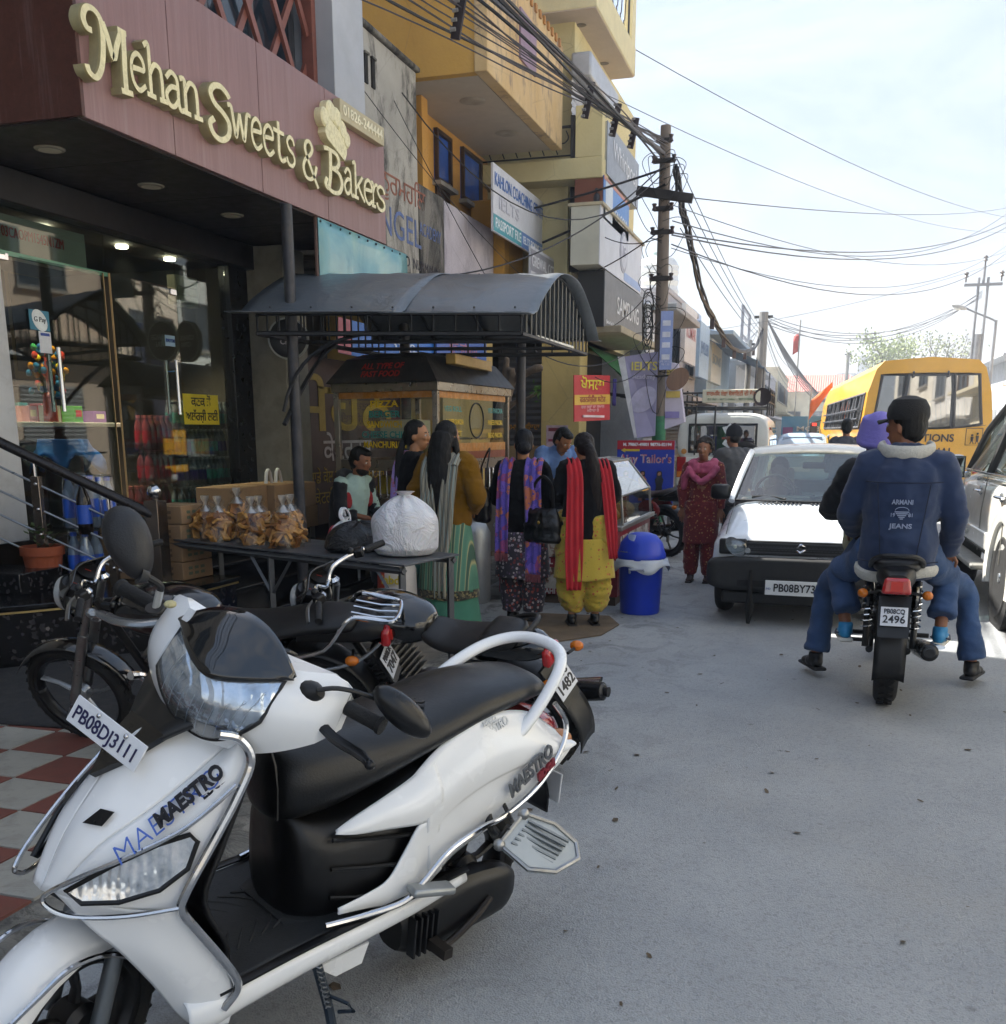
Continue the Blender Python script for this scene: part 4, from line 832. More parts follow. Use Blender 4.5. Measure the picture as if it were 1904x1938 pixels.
# ================================================================ street furniture, stalls, signs, poles, wires
def sag(a,b,s,n=14):
    a=Vector(a);b=Vector(b); return [a.lerp(b,t)-V(0,0,4*s*t*(1-t)) for t in [i/n for i in range(n+1)]]
WIRE=lambda:M('#1a1a1e',.6,0,.2)
def wire(name,label,pts,r,group=None,mat=None): return tag(obj(name,MB().tube(pts,r,5),mat or WIRE()),label,'cable',group)
def canopy():
    T=wthing('canopy_shelter','grey barrel roofed shelter on dark posts over the food cart','canopy',(-3.4,9,0))
    yf=lambda u:7.45+.62*u; yb=lambda u:9.95+.45*u; X=lambda u:-4.36+2.0*u
    def P(u,v,dz=0,k=1.0):
        y=yf(u)+(yb(u)-yf(u))*v; return V(X(u),y,2.40+.44*math.sin(math.pi*min(max(v,0),1))**.85*k+dz)
    t=NT('grey_sheet'); n=t.noise(2.2,6,.6); t.set(col=t.mix(n,'#5c6268','#747a80'),rough=.38,metal=.25,spec=.6); t.bump(t.noise(3.5,4,.55,dist=.6),.35,.05)
    for a,b,dz in ((-.06,.56,.008),(.5,1.06,0)):
        P_=[[P(a+(b-a)*i/12,-.10+1.16*j/22,dz+.006*math.sin(i*2.1+j)) if 0<=-.10+1.16*j/22<=1 else P(a+(b-a)*i/12,min(max(-.10+1.16*j/22,0),1),dz)+V(0,(yb(.5)-yf(.5))*((-.10+1.16*j/22) if j<5 else (-.10+1.16*j/22-1)),-.015) for j in range(23)] for i in range(13)]
        obj('roof_sheet',MB().grid(P_),t.m,T,solid=.006,ang=60)
    dk=M('#24262a',.55,.3,.2); rod=lambda nm,pts,r=.014,m=dk:obj(nm,MB().tube(pts,r,6),m,T)
    for i in range(5): rod('arch_rib',[P(i/4,j/16,-.02) for j in range(17)],.014)
    c=lambda u,v:V(X(u),yf(u)+(yb(u)-yf(u))*v,2.25)
    for v in (0,1):
        rod('lower_rail',[c(0,v),c(1,v)],.02); rod('upper_rail',[P(0,v,-.0),P(1,v,-.0)],.016)
        for k in range(13): rod('picket',[c(k/12,v),P(k/12,v)],.009)
    for u in (0,1):
        rod('end_rail',[c(u,0),c(u,1)],.02)
        for k in range(1,16): rod('end_bar',[c(u,k/16),P(u,k/16,-.02)],.009,M('#6b6a66',.5,.4,.2) if u else dk)
    lower=[(0,0),(.33,.0),(.66,.0)]
    for v in (.33,.66): rod('tie_bar',[c(0,v),c(1,v)],.016)
    ps=M('#3a3b40',.5,.3,.25,8,dirt=.3); 
    for (x,y,r_,z1) in ((-4.17,7.66,.046,3.2),(-4.1,9.85,.05,2.6),(-3.05,10.42,.05,2.5)):
        obj('post',MB().lathe([(r_*1.6,0),(r_*1.6,.01),(r_,.012),(r_,z1)],(x,y,.03),n=16),ps,T)
    rod('brace',bez((-4.2,7.52,1.65),(-4.15,7.6,2.05),(-3.9,7.65,2.2),(-3.55,7.72,2.25)),.016); rod('brace',bez((-4.2,7.52,1.55),(-4.2,8.0,2.0),(-4.2,8.3,2.2),(-4.25,8.6,2.24)),.02)
    for i in range(7):
        for j,v in enumerate((.02,.5)): obj('bolt',MB().sph(P(.04+i*.155,v,.012),.01,6,4),M('#3b3d40',.5),T)
    obj('tube_light',MB().cyl((-2.38,8.6,2.27),(-2.36,9.8,2.27),.018,n=10),M('#d6d2c4',.4),T)
def food_cart():
    A=V(-3.45,9.0,0); ul=V(-.965,.26,0); ur=V(.06,1,0); W,Ln=1.2,1.85
    T=wthing('food_cart','steel and glass fast food cart with a dark hipped roof','food cart',(-3.9,9.8,0))
    p=lambda a,b,z:A+ul*(a*W)+ur*(b*Ln)+V(0,0,z)
    ss=M('#8b857a',.3,.75,.15,6,dirt=.3,dirtc='#5c5346',name='old_stainless'); dk=M('#3a3a3a',.45,.5,.2)
    def slab(nm,z0,z1,o,mat,bev=.004): 
        q=[(-o/W,-o/Ln),(1+o/W,-o/Ln),(1+o/W,1+o/Ln),(-o/W,1+o/Ln)]
        obj(nm,MB().add([p(a,b,z0) for a,b in q]+[p(a,b,z1) for a,b in q],[(3,2,1,0),(4,5,6,7),(0,1,5,4),(1,2,6,5),(2,3,7,6),(3,0,4,7)]),mat,T,bev=bev)
    slab('base_body',.22,.78,-.02,M('#5f5d59',.4,.6,.15,5,dirt=.3)); slab('base_frame',.78,.86,.01,ss); slab('counter_frame',1.12,1.22,.01,ss); slab('eave',1.86,1.94,.045,ss)
    slab('cart_deck',.86,.88,-.01,ss)
    for a in (0,1):
        for b in (0,1): obj('corner_post',MB().box(p(a,b,1.36),(.055,.055,1.0)),ss,T,bev=.004)
    for a,b in ((0,0),(1,0),(0,1),(1,1)): obj('leg',MB().box(p(a*.9+.05,b*.9+.05,.11),(.05,.05,.22)),dk,T)
    for k in range(1,14): obj('guard_bar',MB().cyl(p(k/14,0,.86),p(k/14,0,1.12),.009,n=8),CHROME(),T)
    for k in range(1,18): obj('guard_bar',MB().cyl(p(0,k/18,.86),p(0,k/18,1.12),.009,n=8),CHROME(),T)
    gm=glass('#dfe6e2',alpha=.06,name='cart_glass')
    obj('glass_pane',MB().add([p(.03,-.004,1.22),p(.97,-.004,1.22),p(.97,-.004,1.86),p(.03,-.004,1.86)],[(0,1,2,3)]),gm,T); obj('glass_pane',MB().add([p(-.004,.03,1.22),p(-.004,.97,1.22),p(-.004,.97,1.86),p(-.004,.03,1.86)],[(0,1,2,3)]),gm,T)
    og=M('#c07f2a',.5,0,.2,14,dirt=.35,dirtc='#cfc6b0'); o2=M('#8d4426',.5)
    obj('orange_strip',MB().add([p(.03,-.008,1.80),p(.97,-.008,1.80),p(.97,-.008,1.86),p(.03,-.008,1.86)],[(0,1,2,3)]),og,T); obj('orange_strip',MB().add([p(-.008,.03,1.80),p(-.008,.97,1.80),p(-.008,.97,1.86),p(-.008,.03,1.86)],[(0,1,2,3)]),og,T)
    obj('orange_strip',MB().add([p(-.008,.25,1.30),p(-.008,.97,1.30),p(-.008,.97,1.38),p(-.008,.25,1.38)],[(0,1,2,3)]),og,T); obj('brown_strip',MB().add([p(-.008,.25,1.225),p(-.008,.97,1.225),p(-.008,.97,1.298),p(-.008,.25,1.298)],[(0,1,2,3)]),o2,T)  # lower orange band paints the reflection of the bus on this pane
    # hipped roof
    o=.06; e=[(-o,-o),(1+o,-o),(1+o,1+o),(-o,1+o)]; tp=[(.12,.10),(.88,.10),(.88,.90),(.12,.90)]
    sk=M('#3b3a3a',.5,.3,.25,5,dirt=.35,dirtc='#6d6152')
    ev=[p(a,b,1.94) for a,b in e]; m1=[p(a,b,2.17) for a,b in ((.10,.015),(.90,.015),(.90,.985),(.10,.985))]; tt=[p(a,b,2.22) for a,b in ((.2,.10),(.8,.10),(.8,.9),(.2,.9))]
    obj('roof',MB().add(ev+m1+tt,[(0,1,5,4),(1,2,6,5),(2,3,7,6),(3,0,4,7),(4,5,9,8),(5,6,10,9),(6,7,11,10),(7,4,8,11),(8,9,10,11),(3,2,1,0)]),sk,T,bev=.004)
    obj('roof_light_box',MB().box(p(.0,.45,2.15),(.10,1.3,.10),rotm(rz=3)),M('#a88b4c',.4,.4,.15),T,bev=.01)
    yl=M('#e0bd1c',.45); tl=M('#2f8f8a',.45); rd=M('#c2332c',.5)
    for s,z,m,wd in (('PIZZA',1.745,yl,.34),('BERGER',1.65,tl,.38),('SANDWICH',1.555,yl,.42),('CHEESE CHILI',1.46,tl,.56),('MANCHURIAN',1.365,yl,.52)):
        text(s,.085,m,T,plane_m(p(.50,-.012,z),-ul,(0,0,1)),width=wd,bold=.0022,ext=.0008)
    n_=(p(0,0,0)-p(1,0,0)); up=(m1[0]+m1[1]-ev[0]-ev[1]); 
    text('ALL TYPE OF\nFAST FOOD',.085,rd,T,plane_m((ev[0]+ev[1]+m1[0]+m1[1])/4+V(-.0,-.014,.0),-ul,up),width=.50,bold=.0015,lines=1.0)
    for s,z,b,m in (('VEG ROLL',1.70,.2,tl),('PANEER SAMOSA',1.58,.22,yl),('CUTLET',1.47,.2,yl),('VEG PAKORA',1.70,.80,tl),('PANEER PAKORA',1.58,.80,yl),('BREAD PAKORA',1.45,.80,yl)):
        text(s,.07,m,T,plane_m(p(-.014,b,z),ur,(0,0,1)),width=.42,bold=.0015,ext=.0008)
    obj('hatch_ring',MB().tube([p(-.012,.52+.10*math.cos(a),1.60+.17*math.sin(a)) for a in [k*6.283/28 for k in range(28)]],.008,6,closed=True),BLK(),T)
    # things on the deck inside
    for k,(a,b) in enumerate(((.3,.3),(.6,.55),(.35,.75))):
        tag(obj('cooking_pot',MB().lathe([(.001,0),(.12,0),(.13,.02),(.13,.16),(.14,.165),(.125,.16),(.12,.03)],p(a,b,.88),n=20),STEEL()),('dented','wide','small')[k]+' steel cooking pot inside the fast food cart','pot','pots in the cart')
    box('inner_shelf',p(.5,.5,1.42),(.9,1.4,.015),ss,T)
    for k,(a,b,z,c_) in enumerate(((.55,.25,.88,'#c9b23a'),(.5,.62,.88,'#3f7f62'),(.55,.85,.88,'#c98a2c'),(.6,.35,1.43,'#d8d2bc'),(.55,.7,1.43,'#c9a23a'))): tag(box('food_tray',p(a,b,z+.09),(.42,.34,.18),M(c_,.45,0,.1),None,bev=.01),('yellow','green','orange','cream','pale yellow')[k]+' tray of food inside the glass of the fast food cart','tray')  # coloured boxes added to brighten the glass behind the menu lettering
def chaat_stall():
    T=wthing('chaat_stall','red snack stall with a slanted glass case behind the women','food stall',(-2.0,9.4,0))
    red=M('#8d1c2c',.5,0,.12,4,dirt=.2); al=M('#8f8d88',.4,.6,.15,6)
    obj('body',MB().bb((-2.72,8.62,.08),(-1.64,10.3,.66)),red,T,bev=.006); obj('base',MB().bb((-2.7,8.65,0),(-1.66,10.28,.08)),M('#5b4a3c',.8),T)
    obj('counter',MB().bb((-2.76,8.57,.66),(-1.60,10.34,.70)),al,T,bev=.006)
    tt=NT('menu_photo'); n=tt.noise(9,6,.6,dist=1.2); tt.set(col=tt.ramp(n,[(.35,'#cfc9c2'),(.5,'#b9b2a8'),(.58,'#7d3a34'),(.66,'#4d5a3a')]),rough=.4)
    for i in range(3):
        for z in (.23,.51): obj('menu_picture',MB().box((-2.52+i*.34,8.612,z),(.29,.012,.19)),tt.m,T,bev=.02)
    for i in range(4):
        for z in (.23,.51): obj('menu_picture',MB().box((-1.634,8.85+i*.38,z),(.012,.32,.19)),tt.m,T,bev=.02)
    w=M('#d8cfd0',.5)
    for s,x,z in (('GOL GAPPE',-2.18,.375),('ALOO TIKKI',-1.84,.375),('DAHI BHALLA',-2.15,.11)): text(s,.07,w,T,plane_m((x,8.612,z),(1,0,0),(0,0,1)),bold=.0015,width=.36)
    gm=glass('#e2e8e6',alpha=.12,name='stall_glass')
    prof=[(-1.62,.70),(-1.64,.95),(-1.86,1.22),(-2.05,1.24)]
    for (x0,z0),(x1,z1) in zip(prof,prof[1:]): obj('case_glass',MB().add([(x0,8.7,z0),(x0,10.2,z0),(x1,10.2,z1),(x1,8.7,z1)],[(0,1,2,3)]),gm if z1<1.23 else al,T)
    obj('case_end',MB().add([(x,8.7,z) for x,z in prof]+[(-2.05,8.7,.70)],[(0,1,2,3,4)]),gm,T)
    for y in (8.7,10.2): obj('case_frame',MB().tube([(x,y,z) for x,z in prof],.012,6),al,T)
    for x,z in prof: obj('case_bar',MB().cyl((x,8.69,z),(x,10.21,z),.011,n=6),al,T)
    for k in range(7): tag(obj('snack_heap',MB().sph((-1.85+.05*(k%2),8.85+k*.19,.76),(.09,.08,.07),10,7),M(['#b8862e','#8a5a2a','#c9a250','#7d4a22','#a8742e','#c2a070','#6d7a34'][k],.6,0,.3,30,bump=.6,bscale=60)),('golden','brown','pale yellow','dark brown','orange','cream','greenish')[k]+' heap of snacks inside the slanted glass case','snacks','snack heaps in the stall case')
    for k in range(2): tag(obj('steel_pan',MB().lathe([(.001,.02),(.14,.02),(.17,.07),(.18,.07),(.15,.0),(.001,0)],(-2.4+.36*k,8.82,.702),n=22),STEEL()),('left','right')[k]+' steel pan on the red snack stall counter','pan','pans on the stall')
    tag(obj('puri_heap',MB().sph((-2.2,9.05,.74),(.1,.1,.07),12,8),M('#c99a3c',.6,0,.3,40,bump=.6,bscale=70)),'yellow heap of puris on the red snack stall','snacks')
    t=wthing('milk_can','dented grey aluminium milk can left of the red stall','can',(-2.95,8.45,0)); obj('body',MB().lathe([(.001,0),(.17,0),(.18,.03),(.18,.62),(.14,.7),(.12,.72),(.13,.78),(.001,.79)],(-2.95,8.5,.0),n=24),M('#9aa0a6',.4,.5,.12,5,dirt=.2),t); obj('handle',MB().tube([(-2.95,8.33,.6),(-2.95,8.29,.65),(-2.95,8.33,.7)],.012,6),STEEL(),t)
def table_and_bags():
    A=V(-4.62,6.32,0);B=V(-2.28,5.40,0);u=(B-A).normalized();n=V(-u.y,u.x,0); Ln=(B-A).length; D=.62; H=.74
    T=wthing('steel_table','long grey folding steel table in front of the shop steps','table',(-3.4,6.1,0)); g=M('#56585b',.42,.35,.15,5,dirt=.2,dirtc='#3a3835')
    p=lambda a,b,z:A+u*a+n*b+V(0,0,z)
    sk=-.12
    obj('table_top',MB().add([p(0,0,H-.012),p(Ln,0,H-.012),p(Ln+sk,D,H-.012),p(sk,D,H-.012),p(0,0,H),p(Ln,0,H),p(Ln+sk,D,H),p(sk,D,H)],[(3,2,1,0),(4,5,6,7),(0,1,5,4),(1,2,6,5),(2,3,7,6),(3,0,4,7)]),g,T,bev=.003)
    for b,s in ((0.02,0),(D-.02,sk)): obj('apron_rail',MB().tube([p(.02+s,b,H-.04),p(Ln-.02+s,b,H-.04)],.022,4,up=(0,0,1)),g,T)
    for a in (.05,Ln/2,Ln-.05):
        for b,s in ((.03,0),(D-.03,sk)):
            l=obj('leg',MB().tube([p(a+s,b,0.03),p(a+s,b,H-.02)],.024,4),g,T)
            if b<.1:
                for sg in (-1,1):
                    if .06<a+sg*.25<Ln-.06: obj('brace',MB().tube([p(a,b,H-.3),p(a+sg*.22,b,H-.04)],.013,4),g,l)
    # bags of rusks
    rk=M('#b98845',.7,0,.35,25,bump=.5,bscale=60); rk2=M('#8a5a26',.75,0,.3,25,bump=.4,bscale=60); film=glass('#f4f1ec',.22,alpha=.0,name='clear_film'); knot=M('#d9d7d2',.35,0,.1)
    rusk=[MB().box((0,0,0),(.085,.05,.017)).mesh('rusk',False) for _ in range(2)]; rusk[0].materials.append(rk); rusk[1].materials.append(rk2)
    spots=[(.08,.14,.17,0,'leftmost flat lying'),(.30,.22,.22,1,'second from left'),(.46,.38,.27,1,'tall third from left'),(.56,.14,.23,1,'front fourth from left'),(.76,.34,.23,1,'fifth from left'),(.92,.15,.24,1,'front sixth from left'),(1.08,.36,.25,1,'seventh from left'),(1.26,.15,.26,1,'rightmost leaning')]
    for k,(a,b,h,kn,lbl) in enumerate(spots):
        c=p(a,b,H); t=thing('rusk_bag',f'{lbl} clear bag of golden rusks on the steel table','snack bag',c,random.uniform(-20,20),'bags of rusks on the table')
        rx,ry=(.16,.12) if not kn else (.115,.10)
        for q in range(46):
            a_=random.random()*6.283; rr=math.sqrt(random.random())*.85; z=random.uniform(.02,h*.82); k_=1-.55*(z/h)**2
            o=bpy.data.objects.new('rusk',rusk[0 if random.random()<.7 else 1]); link(o,t); o.location=(rx*rr*k_*math.cos(a_),ry*rr*k_*math.sin(a_),z); o.rotation_euler=(random.uniform(-1.2,1.2),random.uniform(-1.2,1.2),random.uniform(0,6.3))
        f=MB(); rings=[]
        for i in range(11):
            z=i/10*h*(1.0 if kn else .9); k_=(1.06-.62*(i/10)**2.2) if kn else math.sqrt(max(.02,1-(i/10)**2))*1.06
            rings.append([V(rx*k_*math.cos(t_)*(1+.10*math.sin(5*t_+i+k)),ry*k_*math.sin(t_)*(1+.10*math.sin(4*t_+i)),z) for t_ in [j*6.283/22 for j in range(22)]])
        if kn:
            for kk,(z,r_) in enumerate(((h*1.08,.016),(h*1.12,.014),(h*1.18,.035),(h*1.25,.045))): rings.append([V(r_*math.cos(t_)*(1+.5*math.sin(3*t_+kk)),r_*math.sin(t_)*(1+.4*math.cos(4*t_)),z+.012*math.sin(5*t_)) for t_ in [j*6.283/22 for j in range(22)]])
        obj('film',f.ring_loft(rings,caps=False),film,t)
        if kn: obj('tied_neck',MB().lathe([(.05,-.05),(.012,-.005),(.013,.01),(.028,.04),(.03,.06)],(0,0,h*1.1),n=9),glass('#e6e4e0',.3,alpha=.4),t)
    def bag(nm,lbl,c,rx,ry,h,mat,seed,neck=True,handles=False):
        t=thing(nm,lbl,'bag',c,seed*25); rings=[]
        for i in range(26):
            f=i/25; k_=min(1,.80+1.6*f)*(1 if f<.5 else max(.10,math.cos((f-.5)*3.0)**.75 if f<1 else .1)) if neck else math.sqrt(max(.01,1-f**2.4))*(.86+.14*min(1,f*6))
            rings.append([V(rx*k_*math.cos(a)*(1+.05*noise3((math.cos(a)*1.5,math.sin(a)*1.5,f*3),1,seed)+.11*f*f*abs(math.sin(6.5*a+2*math.sin(f*4)))-.04),ry*k_*math.sin(a)*(1+.05*noise3((math.cos(a)*2,math.sin(a)*2,f*3+5),1,seed)+.11*f*f*abs(math.sin(5.5*a+seed))-.04),h*f+.012*f*math.sin(7*a+seed)) for a in [j*6.283/44 for j in range(44)]])
        obj('sack',MB().ring_loft(rings),mat,t,sub=1,ang=180)
        if neck: obj('gathered_top',MB().lathe([(rx*.20,-.02),(rx*.12,.0),(rx*.22,.02),(rx*.30,.03),(rx*.1,.02)],(0,0,h*.985),n=11),mat,t,ang=180)
        if handles:
            for s in (-1,1): obj('handle',MB().tube(spline([(s*.03,-.02,h*.95),(s*.045,0,h*1.25),(s*.01,.01,h*1.5),(-s*.02,.02,h*1.2)],5),.014,6,flat=.5),mat,t)
        return t
    def film(nm,col,tr):
        t=NT(nm); t.set(col=t.mix(t.noise(5,4),col,tuple(c*.8 for c in lin(col))),rough=.3,spec=.5,sub=.15); n=t.noise(6,5,.6,dist=2.2); t.bump(t.math('ABSOLUTE',t.math('SUBTRACT',n,.5)),.9,.05); return t.m
    wh=film('white_film','#e6e6ea',.3); bk=film('black_film','#0c0c0e',0)
    bag('white_bag','big bulging knotted white plastic bag on the right of the steel table',p(2.18,.36,H),.215,.19,.37,wh,1)
    bag('black_bag','slumped black bin bag on the steel table between two white bags',p(1.78,.34,H),.25,.17,.19,bk,2,neck=False)
    bag('small_white_bag','small white carrier bag with tied loops beside the rusk bags',p(1.52,.46,H),.11,.10,.17,wh,3,handles=True)
    tag(obj('red_print',MB().sph(p(1.43,.45,H+.07),(.05,.06,.07),10,7),M('#b02a3c',.4)),'small red packet leaning against the small white carrier bag','packet')
    t=wthing('blue_mat','blue floor mat under the steel table by the steps','mat',(-3.9,7.6,.03)); obj('sheet',MB().grid([[V(-4.05+.2*i+.02*j,6.65+.2*j,.05+.008*math.sin(i*2+j)) for i in range(5)] for j in range(7)]),M('#173f86',.85,0,.12,20,bump=.3,bscale=200),t,solid=.01)
    t=wthing('printed_sack','white and orange printed grain sack standing behind the table legs','sack',(-3.0,6.95,0.0)); obj('body',MB().ring_loft([[V(-3.0+.15*k*math.cos(a)*(1+.06*math.sin(3*a)),6.95+.1*k*math.sin(a),z) for a in [j*6.283/20 for j in range(20)]] for z,k in ((.03,.85),(.08,1),(.3,1.02),(.5,.98),(.56,.8))]),M('#c9c2bb',.6,0,.1,8),t); obj('print_panel',MB().ring_loft([[V(-3.0+.156*k*math.cos(a)*(1+.06*math.sin(3*a)),6.95+.106*k*math.sin(a),z) for a in [3.4+j*.12 for j in range(9)]] for z,k in ((.1,1),(.3,1.02),(.5,.98))],caps=False,closed=False),M('#c2452a',.6,0,.2,6),t)
    text('labd',.09,M('#c8b23a',.5),t,plane_m((-3.0,6.835,.42),(1,0,0),(0,0,1)),bold=.002)
def bin_():
    T=thing('blue_bin','tall blue plastic bin with a grey-blue swing lid and white liner','bin',(-1.4,8.4,0))
    b=M('#1538b8',.38,0,.08,4,dirt=.12,dirtc='#2a2a35'); 
    obj('drum',MB().lathe([(.001,0),(.155,0),(.165,.02),(.185,.44),(.2,.46),(.2,.485)],n=36),b,T)
    obj('lid',MB().lathe([(.205,.47),(.205,.50),(.195,.515),(.175,.59),(.12,.655),(.06,.675),(.001,.68)],n=36),b,T,ang=50)
    obj('swing_flap',MB().add([V(-.19*math.cos(a)*.92 if 0 else -.02-.17*math.cos(a),.0+.185*math.sin(a),.52) for a in [-1.35+2.7*i/12 for i in range(13)]]+[V(-.005-.10*math.cos(a),.13*math.sin(a),.665) for a in [-1.35+2.7*i/12 for i in range(13)]],[(i,i+1,i+14,i+13) for i in range(12)]),M('#8d97b4',.4,0,.08),T,solid=.008)
    obj('liner',MB().grid([[V((.206+.012*math.sin(7*a+i)+.012*i)*math.cos(a),(.206+.012*math.sin(5*a)+.01*i)*math.sin(a),.465-.028*i*(1+.4*math.sin(4*a))) for a in [k*6.283/48 for k in range(49)]] for i in range(4)]),M('#ccd2da',.35,0,.06,trans=.15),T,solid=.003)
    obj('handle',MB().tube([(-.06,-.195,.36),(-.06,-.225,.39),(.06,-.225,.39),(.06,-.195,.36)],.011,6),M('#9aa0ae',.4),T)
    t=wthing('cardboard_sheet','flattened brown cardboard on the ground by the woman in yellow','cardboard',(-1.85,7.5,0)); obj('sheet',MB().prism([(-2.3,7.15),(-1.75,6.98),(-1.5,7.3),(-1.45,7.75),(-1.6,8.1),(-2.2,8.05)],(0,0,.008),o=(0,0,.004),ux=(1,0,0),uy=(0,1,0)),M('#6a5a46',.9,0,.25,6,bump=.3),t)
def signs():
    # tailor's board
    T=signboard('tailor_board','blue and red tailor board with three printed women by the parked motorcycle',(-2.32,14.0,.95),(1,.02,0),.78,.84,'#1b38a8',[('M. 79867-49801 98776-82194',.055,'#dcdde4',.02,.365,.66),("Ajay Tailor's",.16,'#e2e2ea',0,.17,.72),("Ajay Tailor's",.158,'#c2364e',.004,.172,.71)],bands=[(0,.36,.78,.12,'#a81f30')],depth=.04,bold=.003)
    obj('arrow',MB().prism([(-.34,0),(-.28,.03),(-.28,.014),(-.08,.014),(-.08,-.014),(-.28,-.014),(-.28,-.03)],(0,-.006,0),o=(-2.32,13.993,1.24),ux=(1,0,0),uy=(0,0,1)),M('#c9b53a',.5),T)
    def fig(x,cols):
        z=.56; y=13.99
        obj('printed_figure',MB().prism([(-.05,0),(.05,0),(.055,.1),(.04,.2),(.06,.29),(.03,.33),(-.03,.33),(-.06,.29),(-.04,.2),(-.055,.1)],(0,-.004,0),o=(x,y,z),ux=(1,0,0),uy=(0,0,1)),M(cols[0],.5,0,.2,30),T); obj('printed_head',MB().lathe([(.001,0),(.026,0),(.026,.005)],(x,y-.001,z+.365),(0,-1,0),n=14,sc=(1,.8)),M('#a87a60',.5),T); obj('printed_hair',MB().prism([(-.035,-.06),(.035,-.06),(.036,.02),(.02,.04),(-.02,.04),(-.036,.02)],(0,-.002,0),o=(x,y,z+.365),ux=(1,0,0),uy=(0,0,1)),M('#17110f',.5),T)
        if len(cols)>1: obj('printed_trim',MB().box((x,y-.005,z+.2),(.1,.004,.05)),M(cols[1],.5),T)
    fig(-2.58,('#7a4a36',)); fig(-2.35,('#b06a4a','#b02a30')); fig(-2.12,('#15151c',))
    obj('stand_leg',MB().bb((-2.68,14.03,0),(-2.64,14.07,.6)),M('#555',.6) if 0 else M('#555555',.6),T); obj('stand_leg',MB().bb((-2.0,14.03,0),(-1.96,14.07,.6)),M('#555555',.6),T)
    # red cloth-store board
    T=signboard('red_store_sign','tilted red and yellow Punjabi store sign hanging by the cream pillar',(-3.05,13.9,1.93),(.35,1,0),.92,.52*1.15,'#b8242e',[('ਖੋਸਲਾ',.20,'#d9c72c',0,.17,.62),('ਫਰਨਿਸ਼ਿੰਗ ਸਟੋਰ',.10,'#8a1f22',0,-.02,.66),('ਹਰ ਤਰਾਂ ਦਾ ਸਮਾਨ\nਮਿਲਦਾ ਹੈ',.05,'#d89a9a',0,-.14,.6)],bands=[(0,-.02,.92,.13,'#d0a63a')],depth=.015,tilt=2)
    obj('arrow',MB().box((-3.03,13.9,1.69),(.012,.55,.03),rotm(rz=-19)),M('#dcc6c6',.5),T); obj('purple_cloth',MB().grid([[V(-2.86+.01*i,14.33+.03*i,2.2-.09*j+.01*math.sin(i*3)) for i in range(4)] for j in range(5)]),M('#2d2566',.8),T,solid=.006)
    # boards on the utility pole
    T=wthing('ielts_board','tall faded purple coaching board wired to the utility pole','sign',(-2.45,14.8,1.4))
    q=[V(-2.78,14.72,2.52),V(-2.33,14.80,2.58),V(-2.33,14.80,1.43),V(-2.57,14.72,1.40)]
    obj('board',MB().add(q+[p+V(.02,.03,0) for p in q],[(0,1,2,3),(7,6,5,4),(0,4,5,1),(1,5,6,2),(2,6,7,3),(3,7,4,0)]),M('#8b88a8',.5,0,.15,3),T); obj('left_edge',MB().add([q[0]+V(-.10,-.01,0),q[0]+V(0,-.004,0),q[3]+V(.0,-.004,0),q[3]+V(-.04,-.01,.0)],[(0,1,2,3)]),M('#c4c6cc',.5),T)
    text('IELTS',.16,M('#cdbf5a',.5),T,plane_m((-2.5,14.735,2.38),(1,.15,0),(0,0,1)),width=.36,bold=.003); text('Academy',.09,M('#b5b3c4',.5),T,plane_m((-2.5,14.735,2.24),(1,.15,0),(0,0,1)),width=.32)
    obj('portrait',MB().lathe([(.001,0),(.15,0),(.15,.004)],(-2.5,14.745,1.93),(.15,-1,0),n=24,sc=(1.4,1)),M('#a5a3bc',.5,0,.25,6),T)
    T=wthing('life_skills_board','pale purple and yellow board hung on the right of the utility pole','sign',(-2.05,14.9,1.5))
    q=[V(-2.22,14.86,2.45),V(-2.06,14.9,2.42),V(-1.93,14.92,1.62),V(-2.2,14.86,1.52)]
    obj('board',MB().add(q+[p+V(.02,.03,0) for p in q],[(0,1,2,3),(7,6,5,4),(0,4,5,1),(1,5,6,2),(2,6,7,3),(3,7,4,0)]),M('#b9b3c6',.5,0,.12,4),T)
    for z,c_ in ((2.3,'#c9b35a'),(2.0,'#c9b35a'),(1.72,'#7f76ae')): box('band',(-2.10,14.865,z),(.2,.012,.09),M(c_,.5),T,bev=0,rot=rotm(rz=12))
    T=wthing('blue_pole_sign','narrow blue and white sign strapped to the utility pole','sign',(-2.2,14.7,2.3)); box('board',(-2.2,14.72,2.72),(.17,.015,.78),M('#8a9acb',.5,0,.08),T,bev=.002,rot=rotm(rz=8))
    for z in (2.95,2.8,2.66,2.5): box('white_block',(-2.2,14.708,z),(.11,.008,.07),M('#c9cdda',.5),T,bev=0,rot=rotm(rz=8))
    text('LIFE SKILLS\n98-130',.04,M('#c5cade',.5),T,plane_m((-2.2,14.706,2.42),(1,.14,0),(0,0,1)))
    T=wthing('wooden_disc','round brown wooden drum end fixed to the utility pole','drum',(-2.02,14.7,2.0)); obj('disc',MB().lathe([(.001,0),(.17,0),(.175,.02),(.175,.06),(.001,.06)],(-2.03,14.74,2.2),(.25,-1,0),n=20,sc=(1,.75)),wood_mat('drum_wood','#5a4030','#7a5a44'),T); obj('bolt',MB().cyl((-2.4,14.8,2.25),(-2.0,14.7,2.25),.012,n=6),BLK(),T)
